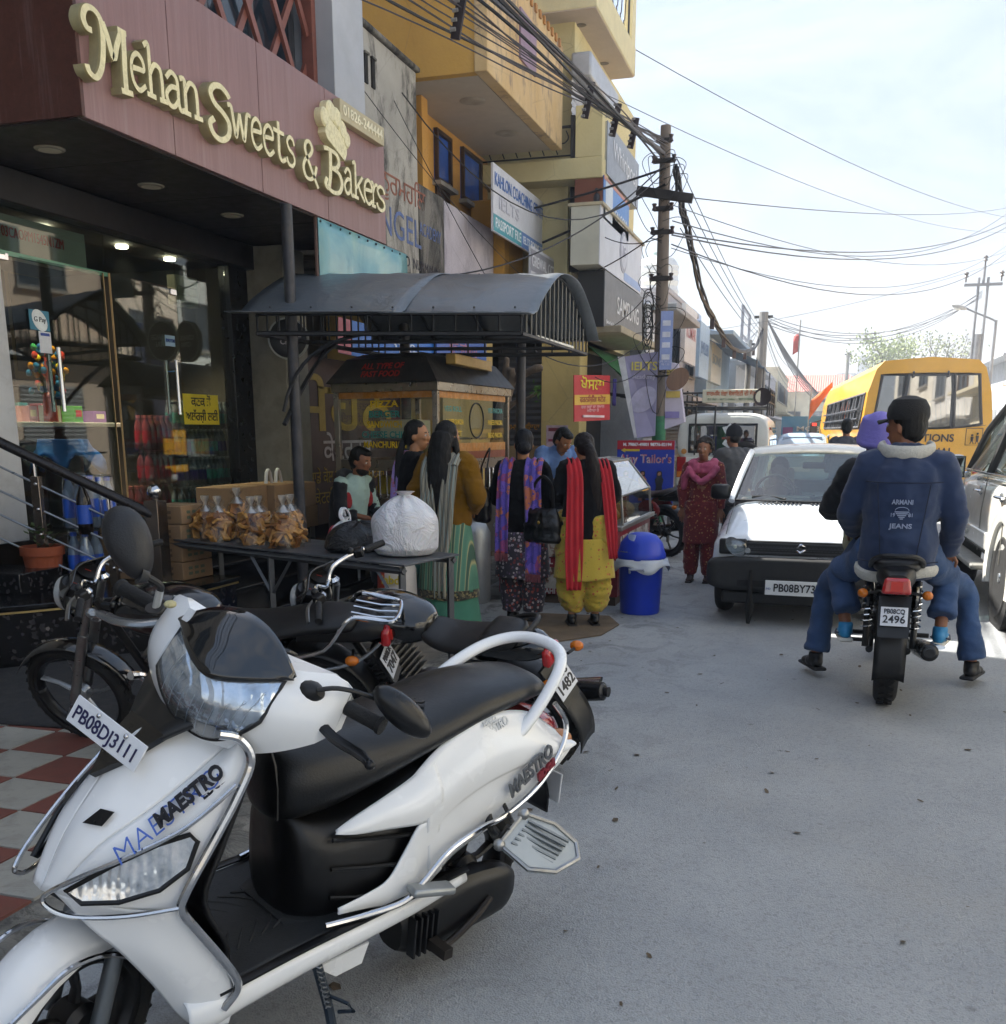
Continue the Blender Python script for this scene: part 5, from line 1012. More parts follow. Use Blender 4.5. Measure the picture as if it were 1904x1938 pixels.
    # posters on the pillar
    for k,(x,z,w_,h_,c_,lb) in enumerate(((-3.92,1.42,.34,.32,'#b9a3b0','pale purple event poster pasted high on the cream pillar'),(-3.86,1.08,.26,.2,'#c2a8a0','small pinkish poster pasted under the purple one'),(-4.12,1.15,.2,.16,'#b8333c','small red arrow notice left of the pillar posters'))):
        t=wthing('wall_poster',lb,'poster',(x,15.38,z-h_/2),'posters on the pillar'); box('sheet',(x,15.385,z),(w_,.006,h_),M(c_,.7,0,.2,14),t,bev=0); box('header',(x,15.38,z+h_*.3),(w_*.8,.006,h_*.16),M('#7a2f3c',.7),t,bev=0); box('caption',(x,15.38,z-h_*.2),(w_*.8,.006,h_*.12),M('#8a2a4a',.7),t,bev=0)
    for k,(c,d,lb) in enumerate((((-2.75,12.6,.0),(.45,.4,.5),'large brown carton at the back of the snack stall'),((-2.5,12.2,.0),(.35,.35,.95),'tall brown carton near the tailor board'))):
        t=thing('carton',lb,'box',c,k*9,'cartons behind the stall'); obj('case',MB().box((0,0,d[2]/2),d),M('#8d7152',.85,0,.14,5,name='cardboard'),t,bev=.006); box('tape',(0,0,d[2]+.001),(d[0],.05,.002),M('#a58c66',.3),t,bev=0)
def poles():
    T=wthing('utility_pole','weathered grey utility pole carrying tangled cables beside the left row','utility pole',(-2.28,14.9,0))
    pm=NT('old_pole'); n=pm.noise(1,7,.7,vec=pm.vec((20,20,1.2))); pm.set(col=pm.mix(n,'#5a5048','#8a7d70'),rough=.85); pm.bump(n,.5,.02)
    ax=lambda z:V(-2.27-.012*z,14.9,z)
    obj('shaft',MB().tube([ax(z) for z in (0,1,2,3,4,5,5.5)],[.10,.098,.094,.088,.082,.075,.07],12),pm.m,T); obj('painted_band',MB().tube([ax(.2),ax(1.7)],[.101,.099],12),M('#2f6b4a',.7,0,.25,9),T)
    ir=M('#2b2725',.7,.3,.3,9)
    for z,w_ in ((5.3,.2),(5.05,.3),(4.45,.26),(4.15,.3),(3.55,.3)):
        b=obj('bracket',MB().box(ax(z)+V(0,-.08,0),(w_,.05,.06)),ir,T,bev=.004)
        for s in (-1,1): obj('insulator',MB().lathe([(.012,-.05),(.035,-.04),(.02,0),(.035,.04),(.012,.05)],ax(z)+V(s*w_*.45,-.1,.02),(0,0,1),n=10),M('#3b2a26',.3),b)
    obj('cross_arm',MB().box(ax(4.62)+V(.02,-.1,.0),(.78,.06,.12),rotm(ry=11)),ir,T,bev=.006)
    cm=BLK(.6)
    for k in range(9):
        r_=.10+.05*random.random(); c=ax(2.75+.1*k*.6)+V(-.18,-.08,0); obj('cable_coil',MB().tube([c+V(r_*.55*math.cos(a),.03*math.sin(2*a),r_*1.5*math.sin(a)) for a in [j*6.283/18 for j in range(18)]],.007,5,closed=True),cm,T)
    for k in range(26):
        z=2.2+random.random()*3.0; a=ax(z)+V(0,-.1,0); s=random.choice((-1,1)); d=.12+.25*random.random()
        obj('loose_wire',MB().tube(spline([a,a+V(s*d*.6,-.05,.05*random.random()),a+V(s*d,-.08,-.12*random.random()),a+V(s*d*.5,-.05,-.25-.2*random.random()),a+V(0,0,-.3-.3*random.random())],5),.0045,4),cm,T)
    # overhead bundle from the pole head to the upper left
    P0=V(-2.33,14.85,5.25)
    ends=[(690,-4.73,4.20,.007),(765,-4.12,4.14,.012),(800,-3.84,4.10,.008),(822,-3.67,4.09,.006),(845,-3.48,4.07,.006),(870,-3.29,4.04,.006),(895,-3.09,4.02,.006),(905,-3.0,4.0,.006),(920,-2.90,4.00,.007),(945,-2.71,3.98,.013),(965,-2.56,3.96,.02),(985,-2.40,3.95,.007),(1005,-2.25,3.93,.012),(1012,-2.2,3.92,.012)]
    for k,(x,ex,ez,r_) in enumerate(ends):
        e=V(ex,2.0,ez); s=P0+V(.04*(k%4)-.06,-.1,-.02*k+.06); d=(e-s)
        pts=[s+d*t+V(.02*math.sin(9*t+k),0,-.5*t*(1-t)*((k*37)%5)/8+.02*math.sin(17*t+k*2)) for t in [i/26 for i in range(27)]]
        # beyond the picture the cable climbs to the next pole
        pts+= [e+V(d.x*.25,-4,.7+.6*0),e+V(d.x*.5,-9,2.2)]
        wire('overhead_cable','one cable of the thick bundle sweeping from the pole to the upper left' if k not in(10,) else 'thickest grey cable of the bundle sweeping from the pole to the upper left',pts,r_,'bundle of cables to the upper left',M('#55555b',.6) if k in(10,) else (M('#3a3236',.6) if r_<.01 else WIRE()))
    for k,(t_,lb) in enumerate(((.56,'large brown slotted spacer clamped on the overhead cable bundle'),(.13,'brown slotted spacer on the bundle nearest the pole head'),(.2,'second slotted spacer on the bundle left of the pole head'),(.29,'third slotted spacer on the bundle over the cream building'))):
        c=P0+(V(-2.9,2.0,4.0)-P0)*t_+V(-.05,0,-.1); T2=wthing('cable_spacer',lb,'cable spacer',c)
        obj('plate',MB().box(c,(.07,.03,.42 if k==0 else .34),rotm(ry=12)),M('#2e2324',.6),T2,bev=.004)
        for j in range(6): obj('reel',MB().cyl(c+V(-.02-.01*j,-.03,.15-.06*j),c+V(.02-.01*j,-.03,.15-.06*j),.014,n=8),M('#8d8a86',.4),T2)
    # service drops
    drops=[((-2.32,14.8,5.0),(-3.95,10.6,3.08),.28,.009,'black service cable from the pole down to the shelter roof'),((-2.32,14.8,4.9),(-4.55,11.0,5.0),.9,.008,'slack service cable sagging to the stained house'),((-2.3,14.8,4.2),(-4.15,15.6,3.6),.12,.009,'cable from the pole to the camera shop board'),((-2.3,14.8,4.1),(-3.22,15.2,4.2),.1,.007,'short cable from the pole to the white emblem sign'),((-2.3,14.8,4.95),(-4.2,15.0,4.6),.02,.016,'straight steel tube from the pole to the cream building'),((-2.3,14.8,4.75),(-4.1,15.1,4.15),.02,.018,'lower straight steel tube from the pole to the cream building'),((-2.3,14.8,3.6),(-3.7,16.4,3.0),.2,.006,'drooping cable from the pole to the black appliance sign'),((-2.3,14.8,3.0),(-2.9,10.4,2.3),.35,.006,'long drooping cable from the pole to the shelter rail'),((-2.3,14.8,3.2),(-3.1,15.9,2.5),.3,.006,'drooping cable from the pole to the green awning'),((-2.25,14.8,2.7),(-3.0,13.8,2.2),.25,.006,'thin cable from the pole to the red store sign'),((-4.6,10.9,4.9),(-3.0,10.4,2.35),.05,.004,'thin cord from the stained house to the shelter'),((-4.35,9.6,4.6),(-3.5,12.5,3.2),.1,.004,'thin cord from the sweet shop across the stained house')]
    for a,b,s,r_,lb in drops: wire('service_cable',lb,sag(a,b,s),r_)
    tag(obj('cable_hook',MB().tube([(-3.95,10.6,3.08),(-3.97,10.5,3.05),(-3.93,10.45,3.0),(-3.9,10.4,2.86)],.008,6),WIRE()),'black hook where the service cable meets the shelter roof','hook')
    rw=[((-2.2,14.9,4.62),(6.2,46,9.9),.25,.008,'upper wire rising from the pole across the road'),((-2.2,14.9,4.3),(5.6,41,8.9),.9,.008,'second wire rising from the pole across the road'),((-2.2,14.9,4.15),(5.2,38,8.05),.55,.011,'thick upper wire of the pair crossing above the bus'),((-2.2,14.9,4.12),(5.2,38,7.9),.62,.011,'thick lower wire of the pair crossing above the bus'),((-2.2,14.9,4.5),(5.4,39,7.3),.6,.006,'thin level wire from the pole toward the right'),((-2.2,14.9,4.0),(5.3,39,7.2),.95,.009,'sagging wire below the crossing pair'),((-2.2,14.9,3.95),(5.3,38,7.4),.9,.006,'thin sagging wire below the crossing pair'),((-3.4,17.9,7.5),(6.4,47,9.7),.4,.008,'long wire from the cream roof down across the sky'),((-3.4,16.1,6.3),(6.2,46,9.0),.5,.006,'lower long wire from the cream building across the sky'),((-5.2,30,4.0),(6.0,44,7.7),.3,.007,'long faint wire rising over the van toward the right')]
    for a,b,s,r_,lb in rw: wire('street_wire',lb,sag(a,b,s,20),r_,None,M('#4a4d55',.6))
    # sagging line to the next pole
    pts=spline([(-2.2,15.0,5.0),(-2.2,15.7,4.65),(-2.2,16.4,4.48),(-2.2,18.8,3.78),(-2.2,21.7,3.52),(-2.2,24.9,3.37),(-2.2,28.9,3.57),(-2.2,32.9,4.0),(-2.2,36,4.8)],5)
    for k in range(4): wire('sagging_cable','one cable of the heavy bundle sagging from the pole to the next one',[p+V(.03*math.sin(i*.8+k*2),0,.03*math.cos(i*.7+k*1.6)) for i,p in enumerate(pts)],.022,'heavy sagging bundle')
    for k in range(4): wire('taut_wire','one taut wire running straight from the pole to the next one',sag((-2.18+.03*k,14.9,5.1-.3*k),(-2.2,36,4.75-.12*k),.15),.007,'taut wires to the next pole')
    for k in range(5): obj('spacer',MB().box(pts[18+k*4]+V(0,0,-.1),(.08,.06,.22)),M('#4a3b3b',.6),T)
    def far_pole(lb,x,y,h,r_,n=0):
        t=wthing('far_pole',lb,'utility pole',(x,y,0)); obj('shaft',MB().tube([(x,y,0),(x,y,h)],[r_,r_*.75],10),M('#85837f',.85,0,.1,3),t); obj('cap',MB().box((x,y,h-.15),(r_*3,.08,.08)),ir,t)
        for k in range(n):
            a=random.random()*6.28; wire('far_wire','one faint wire fanning out from the next pole',sag((x,y,h-.1-.05*k),(x+3*math.cos(a)-2,y+12+4*math.sin(a),2.8+random.random()*2),.6),.009,'faint wires from the next pole',M('#6d7078',.6))
    far_pole('leaning square pole where the sagging cables end',-2.2,36,5.3,.2,9); far_pole('thin second pole just left of the square pole',-2.75,38,4.6,.12); far_pole('slim pole in front of the red roofed house',1.2,80,7.0,.16,3); far_pole('slim pole beside the far red roof end',3.0,84,7.0,.14,2)
    for k in range(5): wire('far_span','one wire of the far span sagging between the distant poles',sag((-2.1,36,5.2-.07*k),(5.2,43,6.3+.06*k),.9+.15*(k%3)),.012,'far span over the street',M('#6d7078',.6))
    for k in range(7): wire('dropping_cable','one cable dropping from the square pole to the far shops',sag((-2.1,36,5.1),(.5+.5*k,70+k*4,3.6+.2*k),1.2+.15*k),.02,'cables dropping beyond the square pole',M('#5d6068',.6))
    # right: lamp pole with insulators and a street lamp
    T=wthing('lattice_pole','tall pole with three insulators standing behind the bus','utility pole',(5.2,43,0)); gm=M('#7c7f84',.6,.2,.15)
    for s in (-.16,.16): obj('leg',MB().tube([(5.2+s,43,0),(5.2+s,43,7.0)],.05,6),gm,T)
    obj('mast',MB().tube([(5.2,43,0),(5.2,43,5.0)],[.16,.13],10),gm,T); obj('cross_arm',MB().box((5.2,43,6.75),(1.3,.1,.1)),gm,T); obj('top_mast',MB().tube([(5.2,43,6.8),(5.2,43,7.4)],.05,6),gm,T)
    for x,z in ((4.6,6.85),(5.8,6.85),(5.2,7.4)): obj('insulator',MB().lathe([(.03,0),(.03,.15),(.09,.18),(.05,.25),(.09,.3),(.04,.36)],(x,43,z),n=10),M('#4a4340',.4),T)
    T=wthing('street_lamp','grey street lamp arm reaching left beside the insulator pole','street lamp',(5.5,41,0)); obj('post',MB().tube([(5.5,41,0),(5.5,41,5.3)],[.07,.05],10),gm,T); obj('arm',MB().tube(bez((5.5,41,5.25),(5.3,41,5.4),(4.9,41,5.5),(4.45,41,5.75)),.035,8),gm,T); h=obj('lamp_head',MB().sph((4.25,41,5.78),(.28,.12,.09),14,8,rotm(ry=18)),M('#9a9a98',.5),T); obj('lens',MB().sph((4.25,41,5.73),(.2,.09,.06),12,6),M('#cfd0cc',.3),h)
def trees():
    T=wthing('pruned_tree','bare pruned tree trunk with cut branch stubs behind the cart','tree',(-3.72,11.6,0))
    bk=NT('bark'); n=bk.noise(1,8,.7,vec=bk.vec((16,16,3)),dist=.5); bk.set(col=bk.mix(n,'#4f4338','#7d6c5a'),rough=.9); bk.bump(n,.8,.03)
    mb=MB().tube(spline([(-3.78,11.6,0),(-3.76,11.6,.6),(-3.70,11.6,1.2),(-3.63,11.6,1.7),(-3.52,11.6,2.05)],6),[.12-.05*i/24 for i in range(25)],12)
    for pts,r0,r1 in (([(-3.6,11.6,1.8),(-3.52,11.6,2.0),(-3.36,11.55,2.12),(-3.2,11.5,2.18)],.055,.04),([(-3.62,11.6,1.7),(-3.45,11.55,1.82),(-3.28,11.5,1.86),(-3.18,11.5,1.92)],.04,.02),([(-3.56,11.6,1.95),(-3.58,11.6,2.15),(-3.56,11.6,2.32)],.05,.03),([(-3.5,11.6,2.02),(-3.5,11.55,2.2)],.05,.045),([(-3.2,11.5,2.18),(-3.1,11.5,2.2)],.05,.045)):
        q=spline(pts,4) if len(pts)>2 else pts; mb.tube(q,[r0+(r1-r0)*i/(len(q)-1) for i in range(len(q))],9)
    obj('trunk',remesh(mb,.02,3,disp=lambda co,no:np.array([.010*noise3(c,9)+.012*noise3(c,3,2) for c in co])),bk.m,T)
    lf=MB()
    for k in range(18):
        p=V(-3.16+random.gauss(0,.03),11.47,1.93+random.gauss(0,.05)); a=random.random()*6.28; d=V(math.cos(a),-.2,math.sin(a))*.06; w_=V(-d.z,0,d.x)*.2; lf.add([p,p+d*.5+w_,p+d,p+d*.5-w_],[(0,1,2,3)])
    obj('sprout_leaves',lf,M('#4a6a2c',.6),T)
    def tree(lb,x,y,h,cr,n,col,sparse=.0):
        T=wthing('tree',lb,'tree',(x,y,0)); mb=MB(); mb.tube([(x,y,0),(x+.1,y,h*.5),(x,y,h*.72)],[.2,.14,.08],8); tips=[]
        for k in range(14):
            a=k*2.4; b=V(x,y,h*(.5+.02*k)); e=V(x+cr*math.cos(a)*(.5+.5*random.random()),y+cr*math.sin(a)*.8,h*(.78+.25*random.random())); mid=b.lerp(e,.5)+V(0,0,.2); mb.tube([b,mid,e],[.06,.035,.012],5); tips+=[e,mid.lerp(e,.6)]
            for j in range(3): e2=e+V(random.gauss(0,.5),random.gauss(0,.4),random.random()*.6); mb.tube([mid.lerp(e,.7),e2],[.015,.005],4); tips.append(e2)
        obj('trunk',mb,M('#4f463e',.9,0,.2),T); f=MB()
        for k in range(n):
            c=random.choice(tips)+V(random.gauss(0,.28),random.gauss(0,.28),random.gauss(0,.22)); a=Vector((random.gauss(0,1),random.gauss(0,1),random.gauss(0,1))).normalized(); b=a.orthogonal().normalized()*.07; f.add([c,c+a*.12+b,c+a*.22,c+a*.12-b],[(0,1,2,3)])
        obj('crown',f,M(col,.7,0,.4,2),T)
    tree('sparse pale green tree rising over the bus roof',3.6,75,7.2,1.9,1500,'#7d8a52'); tree('half bare tree right of the sparse one behind the bus',7.4,78,7.2,1.8,500,'#70784a'); tree('leafless dark tree top behind the bus roof centre',8.9,84,8.0,1.4,40,'#5a5a44')
    # orange flag
    t=wthing('orange_flag','small orange triangular flag on a thin stick beyond the van','flag',(-.35,30,0)); obj('stick',MB().tube([(-.5,30,0),(-.45,30,2.7)],.015,6),M('#8d8a84',.6),t); obj('cloth',MB().grid([[V(-.45+.11*i,30+.03*math.sin(i*1.5),2.3+.10*i-(.5-.07*i)*j/3) for i in range(6)] for j in range(4)]),M('#e0661c',.7,0,.1),t,solid=.01)
    t=wthing('red_flag','small red flag on a pole beside the square pole','flag',(-1.3,46,0)); obj('stick',MB().tube([(-1.3,46,0),(-1.3,46,6.0)],.03,6),M('#8d8a84',.6),t); obj('cloth',MB().grid([[V(-1.3-.08*i,46,5.5-.25*j-.05*i) for i in range(4)] for j in range(4)]),M('#b03a32',.7),t,solid=.01)
canopy(); food_cart(); chaat_stall(); table_and_bags(); bin_(); signs(); poles(); trees()
# ================================================================ two-wheelers
def ring_se(x,yc,hw,z0,z1,n=18,p=2.6,top=1.0):
    """super-ellipse section in the y-z plane; top narrows the upper half"""
    out=[]; zc=(z0+z1)/2; hz=(z1-z0)/2
    for j in range(n):
        a=2*math.pi*j/n; c,s=math.cos(a),math.sin(a)
        y=hw*math.copysign(abs(c)**(2/p),c); z=hz*math.copysign(abs(s)**(2/p),s)
        if s>0: y*=1+(top-1)*s
        out.append(V(x,yc+y,zc+z))
    return out
def loft(st,n=18,p=2.6,k=3):
    """smooth loft through stations (x,hw,z0,z1[,yc[,top]])"""
    P=[V(s[0],s[1],0) for s in st]; A=spline([(s[0],s[1],s[2]) for s in st],k); B=spline([(s[3],s[4] if len(s)>4 else 0,s[5] if len(s)>5 else 1) for s in st],k)
    return MB().ring_loft([ring_se(a.x,b.y,max(a.y,.002),a.z,max(b.x,a.z+.002),n,p,b.z) for a,b in zip(A,B)])
def wheel(T,c,R_,w,rim,nsp=5,rz=0,tread=True,spoke=None,side_disc=None):
    """wheel in the x-z plane at c, its tyre, rim, spokes and hub"""
    c=Vector(c); W=bpy.data.objects.new('wheel',None); link(W,T); W.location=c; W.rotation_euler=(0,0,R(rz)); ax=(0,1,0)
    rr=R_-w*.62
    tp=[(rr,-w*.36),(rr+w*.1,-w*.46),(rr+w*.3,-w*.5),(R_-w*.16,-w*.42),(R_-w*.04,-w*.24),(R_,0),(R_-w*.04,w*.24),(R_-w*.16,w*.42),(rr+w*.3,w*.5),(rr+w*.1,w*.46),(rr,w*.36)]
    mb=MB(); 
    u=V(1,0,0); v=V(0,0,1); n=56
    rings=[[u*(r_*math.cos(t))+v*(r_*math.sin(t))+V(0,h,0) for r_,h in tp] for t in [2*math.pi*j/n for j in range(n)]]; rings.append(rings[0])
    mb.ring_loft(rings,caps=False,closed=False); ty=obj('tyre',mb,RUB(),W)
    if tread:
        tb=MB()
        for k in range(34):
            t=2*math.pi*k/34
            for s in (-1,1):
                m=Matrix.Rotation(-t,3,'Y'); tb.box(m@V(R_-w*.015,s*w*.18,0),(w*.10,w*.26,R_*.075),m@Matrix.Rotation(s*.5,3,'X'))
        obj('tread',tb,RUB(),ty,kind='stuff')
    rp=[(rr+.004,-w*.40),(rr-.012,-w*.36),(rr-.022,-w*.2),(rr-.026,0),(rr-.022,w*.2),(rr-.012,w*.36),(rr+.004,w*.40)]
    rings=[[u*(r_*math.cos(t))+v*(r_*math.sin(t))+V(0,h,0) for r_,h in rp] for t in [2*math.pi*j/n for j in range(n)]]; rings.append(rings[0])
    obj('rim',MB().ring_loft(rings,caps=False,closed=False),rim,W,solid=.004)
    hb=MB().lathe([(.001,-w*.5),(.035,-w*.5),(.05,-w*.3),(.05,w*.3),(.035,w*.5),(.001,w*.5)],(0,0,0),ax,n=18); obj('hub',hb,spoke or rim,W)
    for k in range(nsp):
        t=2*math.pi*(k+.25)/nsp; d=u*math.cos(t)+v*math.sin(t); q=u*-math.sin(t)+v*math.cos(t)
        obj('spoke',MB().tube([d*.03,d*(rr*.5)+q*.012,d*(rr-.01)],[(.012,.02),(.009,.014),(.011,.018)],8),spoke or rim,W)
    if side_disc: obj('brake_disc',MB().lathe([(.06,w*.5),(.12,w*.5),(.12,w*.5+.005),(.06,w*.5+.005)],(0,0,0),ax,n=30),STEEL(),W)
    return W
def grid_patch(rows,k=4,kc=4):
    """smooth a coarse point grid with splines both ways"""
    rs=[spline(r,kc) for r in rows]; cols=list(zip(*rs)); cs=[spline(c,k) for c in cols]; return [list(r) for r in zip(*cs)]
def scooter():
    T=thing('scooter','white scooter with black seat parked in the foreground, plate PB08DJ3111','scooter',(-1.0,2.69,0),-118,lean=-8)
    wp=WHT(); bk=BLK(.4); sb=M('#08090a',.36,0,.15,9,bump=.12,bscale=160,name='seat_vinyl'); ch=CHROME(); gr=M('#24272a',.6,0,.15,20,bump=.25,bscale=220)
    rim=M('#1a1a1c',.4,.3); 
    wheel(T,(0,0,.215),.215,.095,rim,5); wheel(T,(1.17,.0,.215),.215,.09,rim,5,rz=18)
    def sym(nm,fn,mat,**k):
        for s in (1,-1): obj(nm,fn(s),mat,T,**k)
    # ---- side panels
    def panel(s):
        y=lambda yy:s*yy; mb=MB()
        top=[(.346,.665),(.268,.72),(.156,.765),(.045,.775),(-.09,.745),(-.20,.675),(-.265,.632)]; bot=[(.30,.345),(.209,.405),(.09,.435),(-.026,.455),(-.131,.492),(-.215,.55),(-.262,.618)]
        rows=[]
        for (xa,za),(xb,zb) in zip(top,bot):
            t=(xa+.265)/.61; yt=.115+.035*t; ym=.165+.035*t; yb=.14+.045*t
            rows.append([(xa,y(yt),za),(xa*.75+xb*.25,y(ym),za*.72+zb*.28),(xa*.6+xb*.4,y(ym+.012*(1-t)),za*.52+zb*.48),(xa*.55+xb*.45,y(ym-.006*(1-t)),za*.46+zb*.54),(xa*.25+xb*.75,y(ym),za*.22+zb*.78),(xb,y(yb),zb)])
        mb.grid(grid_patch(rows,5,4))
        up=[[(.28,y(.148),.705),(.28,y(.197),.63),(.28,y(.197),.553)],[(.352,y(.15),.663),(.352,y(.2005),.61),(.352,y(.201),.553)],[(.44,y(.155),.635),(.45,y(.19),.60),(.45,y(.19),.563)],[(.53,y(.155),.605),(.54,y(.178),.59),(.54,y(.18),.572)],[(.585,y(.155),.583),(.587,y(.16),.58),(.589,y(.16),.577)]]
        mb.grid(grid_patch(up,4,4))
        lo=[[(.28,y(.197),.56),(.28,y(.197),.46),(.25,y(.185),.38)],[(.352,y(.201),.553),(.338,y(.201),.45),(.305,y(.186),.345)],[(.393,y(.196),.489),(.375,y(.208),.42),(.345,y(.195),.325)],[(.445,y(.198),.422),(.44,y(.205),.385),(.42,y(.20),.335)],[(.51,y(.2),.405),(.51,y(.205),.385),(.50,y(.2),.36)],[(.60,y(.2),.395),(.60,y(.202),.388),(.60,y(.2),.378)]]
        mb.grid(grid_patch(lo,4,4)); return mb
    sym('side_panel',panel,wp,solid=.006,ang=50)
    def badge(s):
        m=plane_m((-.045,.195*s+.012*s,.605),(-.21*1,0,.115),(.0,0,1)) if s>0 else plane_m((-.045,-.207,.605),(.21,0,-.115),(0,0,1)); return m
    silver=M('#6f7276',.3,.6); 
    text('MAESTRO',.066,silver,T,plane_m((-.05,.202,.60),(-.21,-.012,.112),(.1,0,1)),width=.19,bold=.002,ext=.003,shear=.15,name='badge'); text('EDGE',.03,M('#7a2630',.4),T,plane_m((-.115,.200,.585),(-.21,-.012,.112),(.1,0,1)),width=.08,bold=.002,ext=.004,shear=.2,name='badge')
    # black underseat body and fillers
    obj('seat_base',loft([(.10,.14,.30,.70),(.30,.155,.26,.68),(.42,.178,.27,.62),(.52,.172,.29,.60),(.60,.16,.30,.60),(.655,.12,.31,.62),(.675,.07,.33,.63)],20,3.2),bk,T,ang=60)
    for k in range(3): obj('body_rib',MB().tube([(.36+.05*k,.188,.52-.07*k),(.47+.03*k,.182,.54-.075*k),(.60,.165,.565-.08*k)],.006,6),bk,T)
    obj('seat_base_skirt',loft([(.44,.17,.30,.36),(.60,.165,.30,.345),(.69,.12,.30,.335)],18,3.5),gr,T)
    # ---- seat
    st=[(-.20,.075,.765,.80),(-.17,.11,.762,.828),(-.05,.135,.755,.842),(.10,.15,.735,.84),(.25,.158,.70,.815),(.42,.156,.645,.80),(.56,.142,.60,.80),(.66,.115,.585,.785),(.70,.07,.60,.74),(.712,.03,.63,.69)]
    s_=obj('seat',loft([(a,b,c,d,0,.86) for a,b,c,d in st],24,2.5,4),sb,T,ang=70)
    obj('piping',MB().tube([(.70-.02*i/8,.075*math.cos(math.pi*i/8),.60+.175*math.sin(math.pi*i/8)**.8+.01) for i in range(9)],.005,6),bk,s_)
    for zz,sh in ((.815,0),): pass
    text('Hero',.09,M('#1a1b1d',.35),s_,plane_m((.24,.02,.8155),(-.72,-.69,0),(.69,-.72,0)),bold=.001,ext=.0008,width=.2,name='embossing')
    text('HERO',.018,M('#c9cbcc',.4),s_,plane_m((.09,.156,.765),(-1,.0,.30),(0,-.35,1)),bold=.0006,name='print'); text('MAESTRO',.036,M('#c9cbcc',.4),s_,plane_m((.07,.158,.742),(-1,.0,.30),(0,-.35,1)),bold=.001,width=.1,name='print')
    # ---- grab rail and tail
    rail=spline([(.06,.15,.66),(-.03,.155,.70),(-.11,.155,.775),(-.185,.14,.85),(-.235,.10,.882),(-.262,.04,.893),(-.262,-.04,.893),(-.235,-.10,.882),(-.17,-.135,.862),(-.08,-.14,.835),(.02,-.14,.79),(.08,-.14,.74)],5)
    obj('grab_rail',MB().tube(rail,[(.015,.019)]*len(rail),12),wp,T,ang=60)
    obj('grab_rail_mount',MB().tube(spline([(.075,.16,.645),(.0,.165,.69),(-.10,.158,.77)],5),[(.008,.03),(.012,.034)]+[(.014,.034)]*9,10),wp,T,ang=60) if 0 else None
    obj('tail_lamp',loft([(-.33,.03,.585,.63),(-.30,.07,.565,.66),(-.25,.10,.555,.69),(-.20,.11,.60,.70)],16,2.6),M('#8a1418',.15,0,.1,coat=.5),T)
    sym('rear_indicator',lambda s:MB().sph((-.235,s*.125,.63),(.05,.035,.03),12,8,rotm(rz=-s*20)),M('#c98a5a',.15,0,.1,trans=.3),ang=60)
    obj('rear_fender',MB().grid(grid_patch([[(-.24,y,.52),(-.29,y,.42),(-.30,y,.34)] for y in (-.07,0,.07)])),bk,T,solid=.006); box('rear_plate',(-.315,0,.43),(.006,.2,.1),M('#d5d7da',.5),T)
    # ---- engine, swing case, footrest, stand
    obj('engine_case',loft([(.36,.05,.14,.26,.12),(.28,.06,.11,.30,.13),(.12,.05,.12,.31,.14),(-.02,.045,.13,.29,.14),(-.07,.03,.16,.26,.14)],16,3),bk,T)
    obj('engine_block',MB().box((.28,0,.27),(.28,.2,.2)),M('#2a2b2c',.5,.5,.2,dirt=.3),T,bev=.02)
    for k in range(5): obj('cooling_fin',MB().box((.34-.02*k,.19,.2),(.006,.03,.12)),M('#17181a',.5),T)
    obj('kick_lever',MB().tube(spline([(.05,.19,.22),(.12,.20,.18),(.22,.205,.14),(.28,.22,.17)],4),.011,8).box((.285,.245,.175),(.03,.07,.03)),M('#3b3632',.4,.6),T)
    fr=obj('footrest',MB().prism([(-.11,.0),(-.10,-.08),(-.03,-.135),(.07,-.12),(.12,-.03),(.115,0)],(0,0,.006),o=(.07,.28,.45),ux=(.75,.0,-.2),uy=(-.1,-.85,-.12)),M('#8d9396',.35,.6,.1),T,bev=.002) if 0 else None
    fpl=[(.155,.30,.475),(.06,.29,.535),(-.02,.335,.50),(-.055,.39,.455),(-.03,.425,.43),(.06,.425,.42),(.125,.385,.43)]
    c=sum((Vector(p) for p in fpl),Vector())/len(fpl)
    f_=obj('footrest',MB().add([Vector(p) for p in fpl]+[Vector(p)-V(0,0,.008) for p in fpl],[tuple(range(7)),tuple(range(13,6,-1))]+[(i,i+7,(i+1)%7+7,(i+1)%7) for i in range(7)]),M('#a3a9ab',.4,.5,.08),T)
    obj('footrest_rim',MB().tube([Vector(p)+V(0,0,.003) for p in fpl],.007,6,closed=True),STEEL(),f_)
    a,b=Vector(fpl[0]),Vector(fpl[1]); d=(c-(a+b)/2)
    for k in range(6): p=a.lerp(b,.15+.14*k)+d*.25; obj('tread_bar',MB().tube([p+V(0,0,.006),p+d*1.2+V(0,0,.006)],.005,5),M('#7d8386',.4,.5),f_)
    for p in (a,b): obj('end_knob',MB().sph(p,.017,10,8),STEEL(),f_)
    obj('footrest_bracket',MB().tube(spline([(.08,.17,.50),(.10,.22,.46),(.12,.27,.47),(.11,.29,.51)],4),.012,8).tube([(.02,.16,.52),(.05,.24,.49),(.09,.29,.51)],.006,6),M('#2b2a29',.5,.4),T)
    obj('side_stand',MB().tube([(.66,.20,.27),(.652,.25,.16),(.645,.30,.012)],[.014,.013,.012],8).tube([(.655,.23,.19),(.63,.30,.19),(.62,.31,.17),(.635,.27,.15)],.005,6),M('#24303c',.5,.3),T); obj('stand_spring',MB().tube([(.662+.008*math.cos(k*1.3),.215+.0012*k+.008*math.sin(k*1.3),.265-.0022*k) for k in range(44)],.0022,4),STEEL(),T)
    obj('peg_tread',MB().box((.345,.255,.385),(.13,.05,.022),rotm(rz=-10,ry=-10)),M('#9da1a2',.35,.6),T,bev=.008)
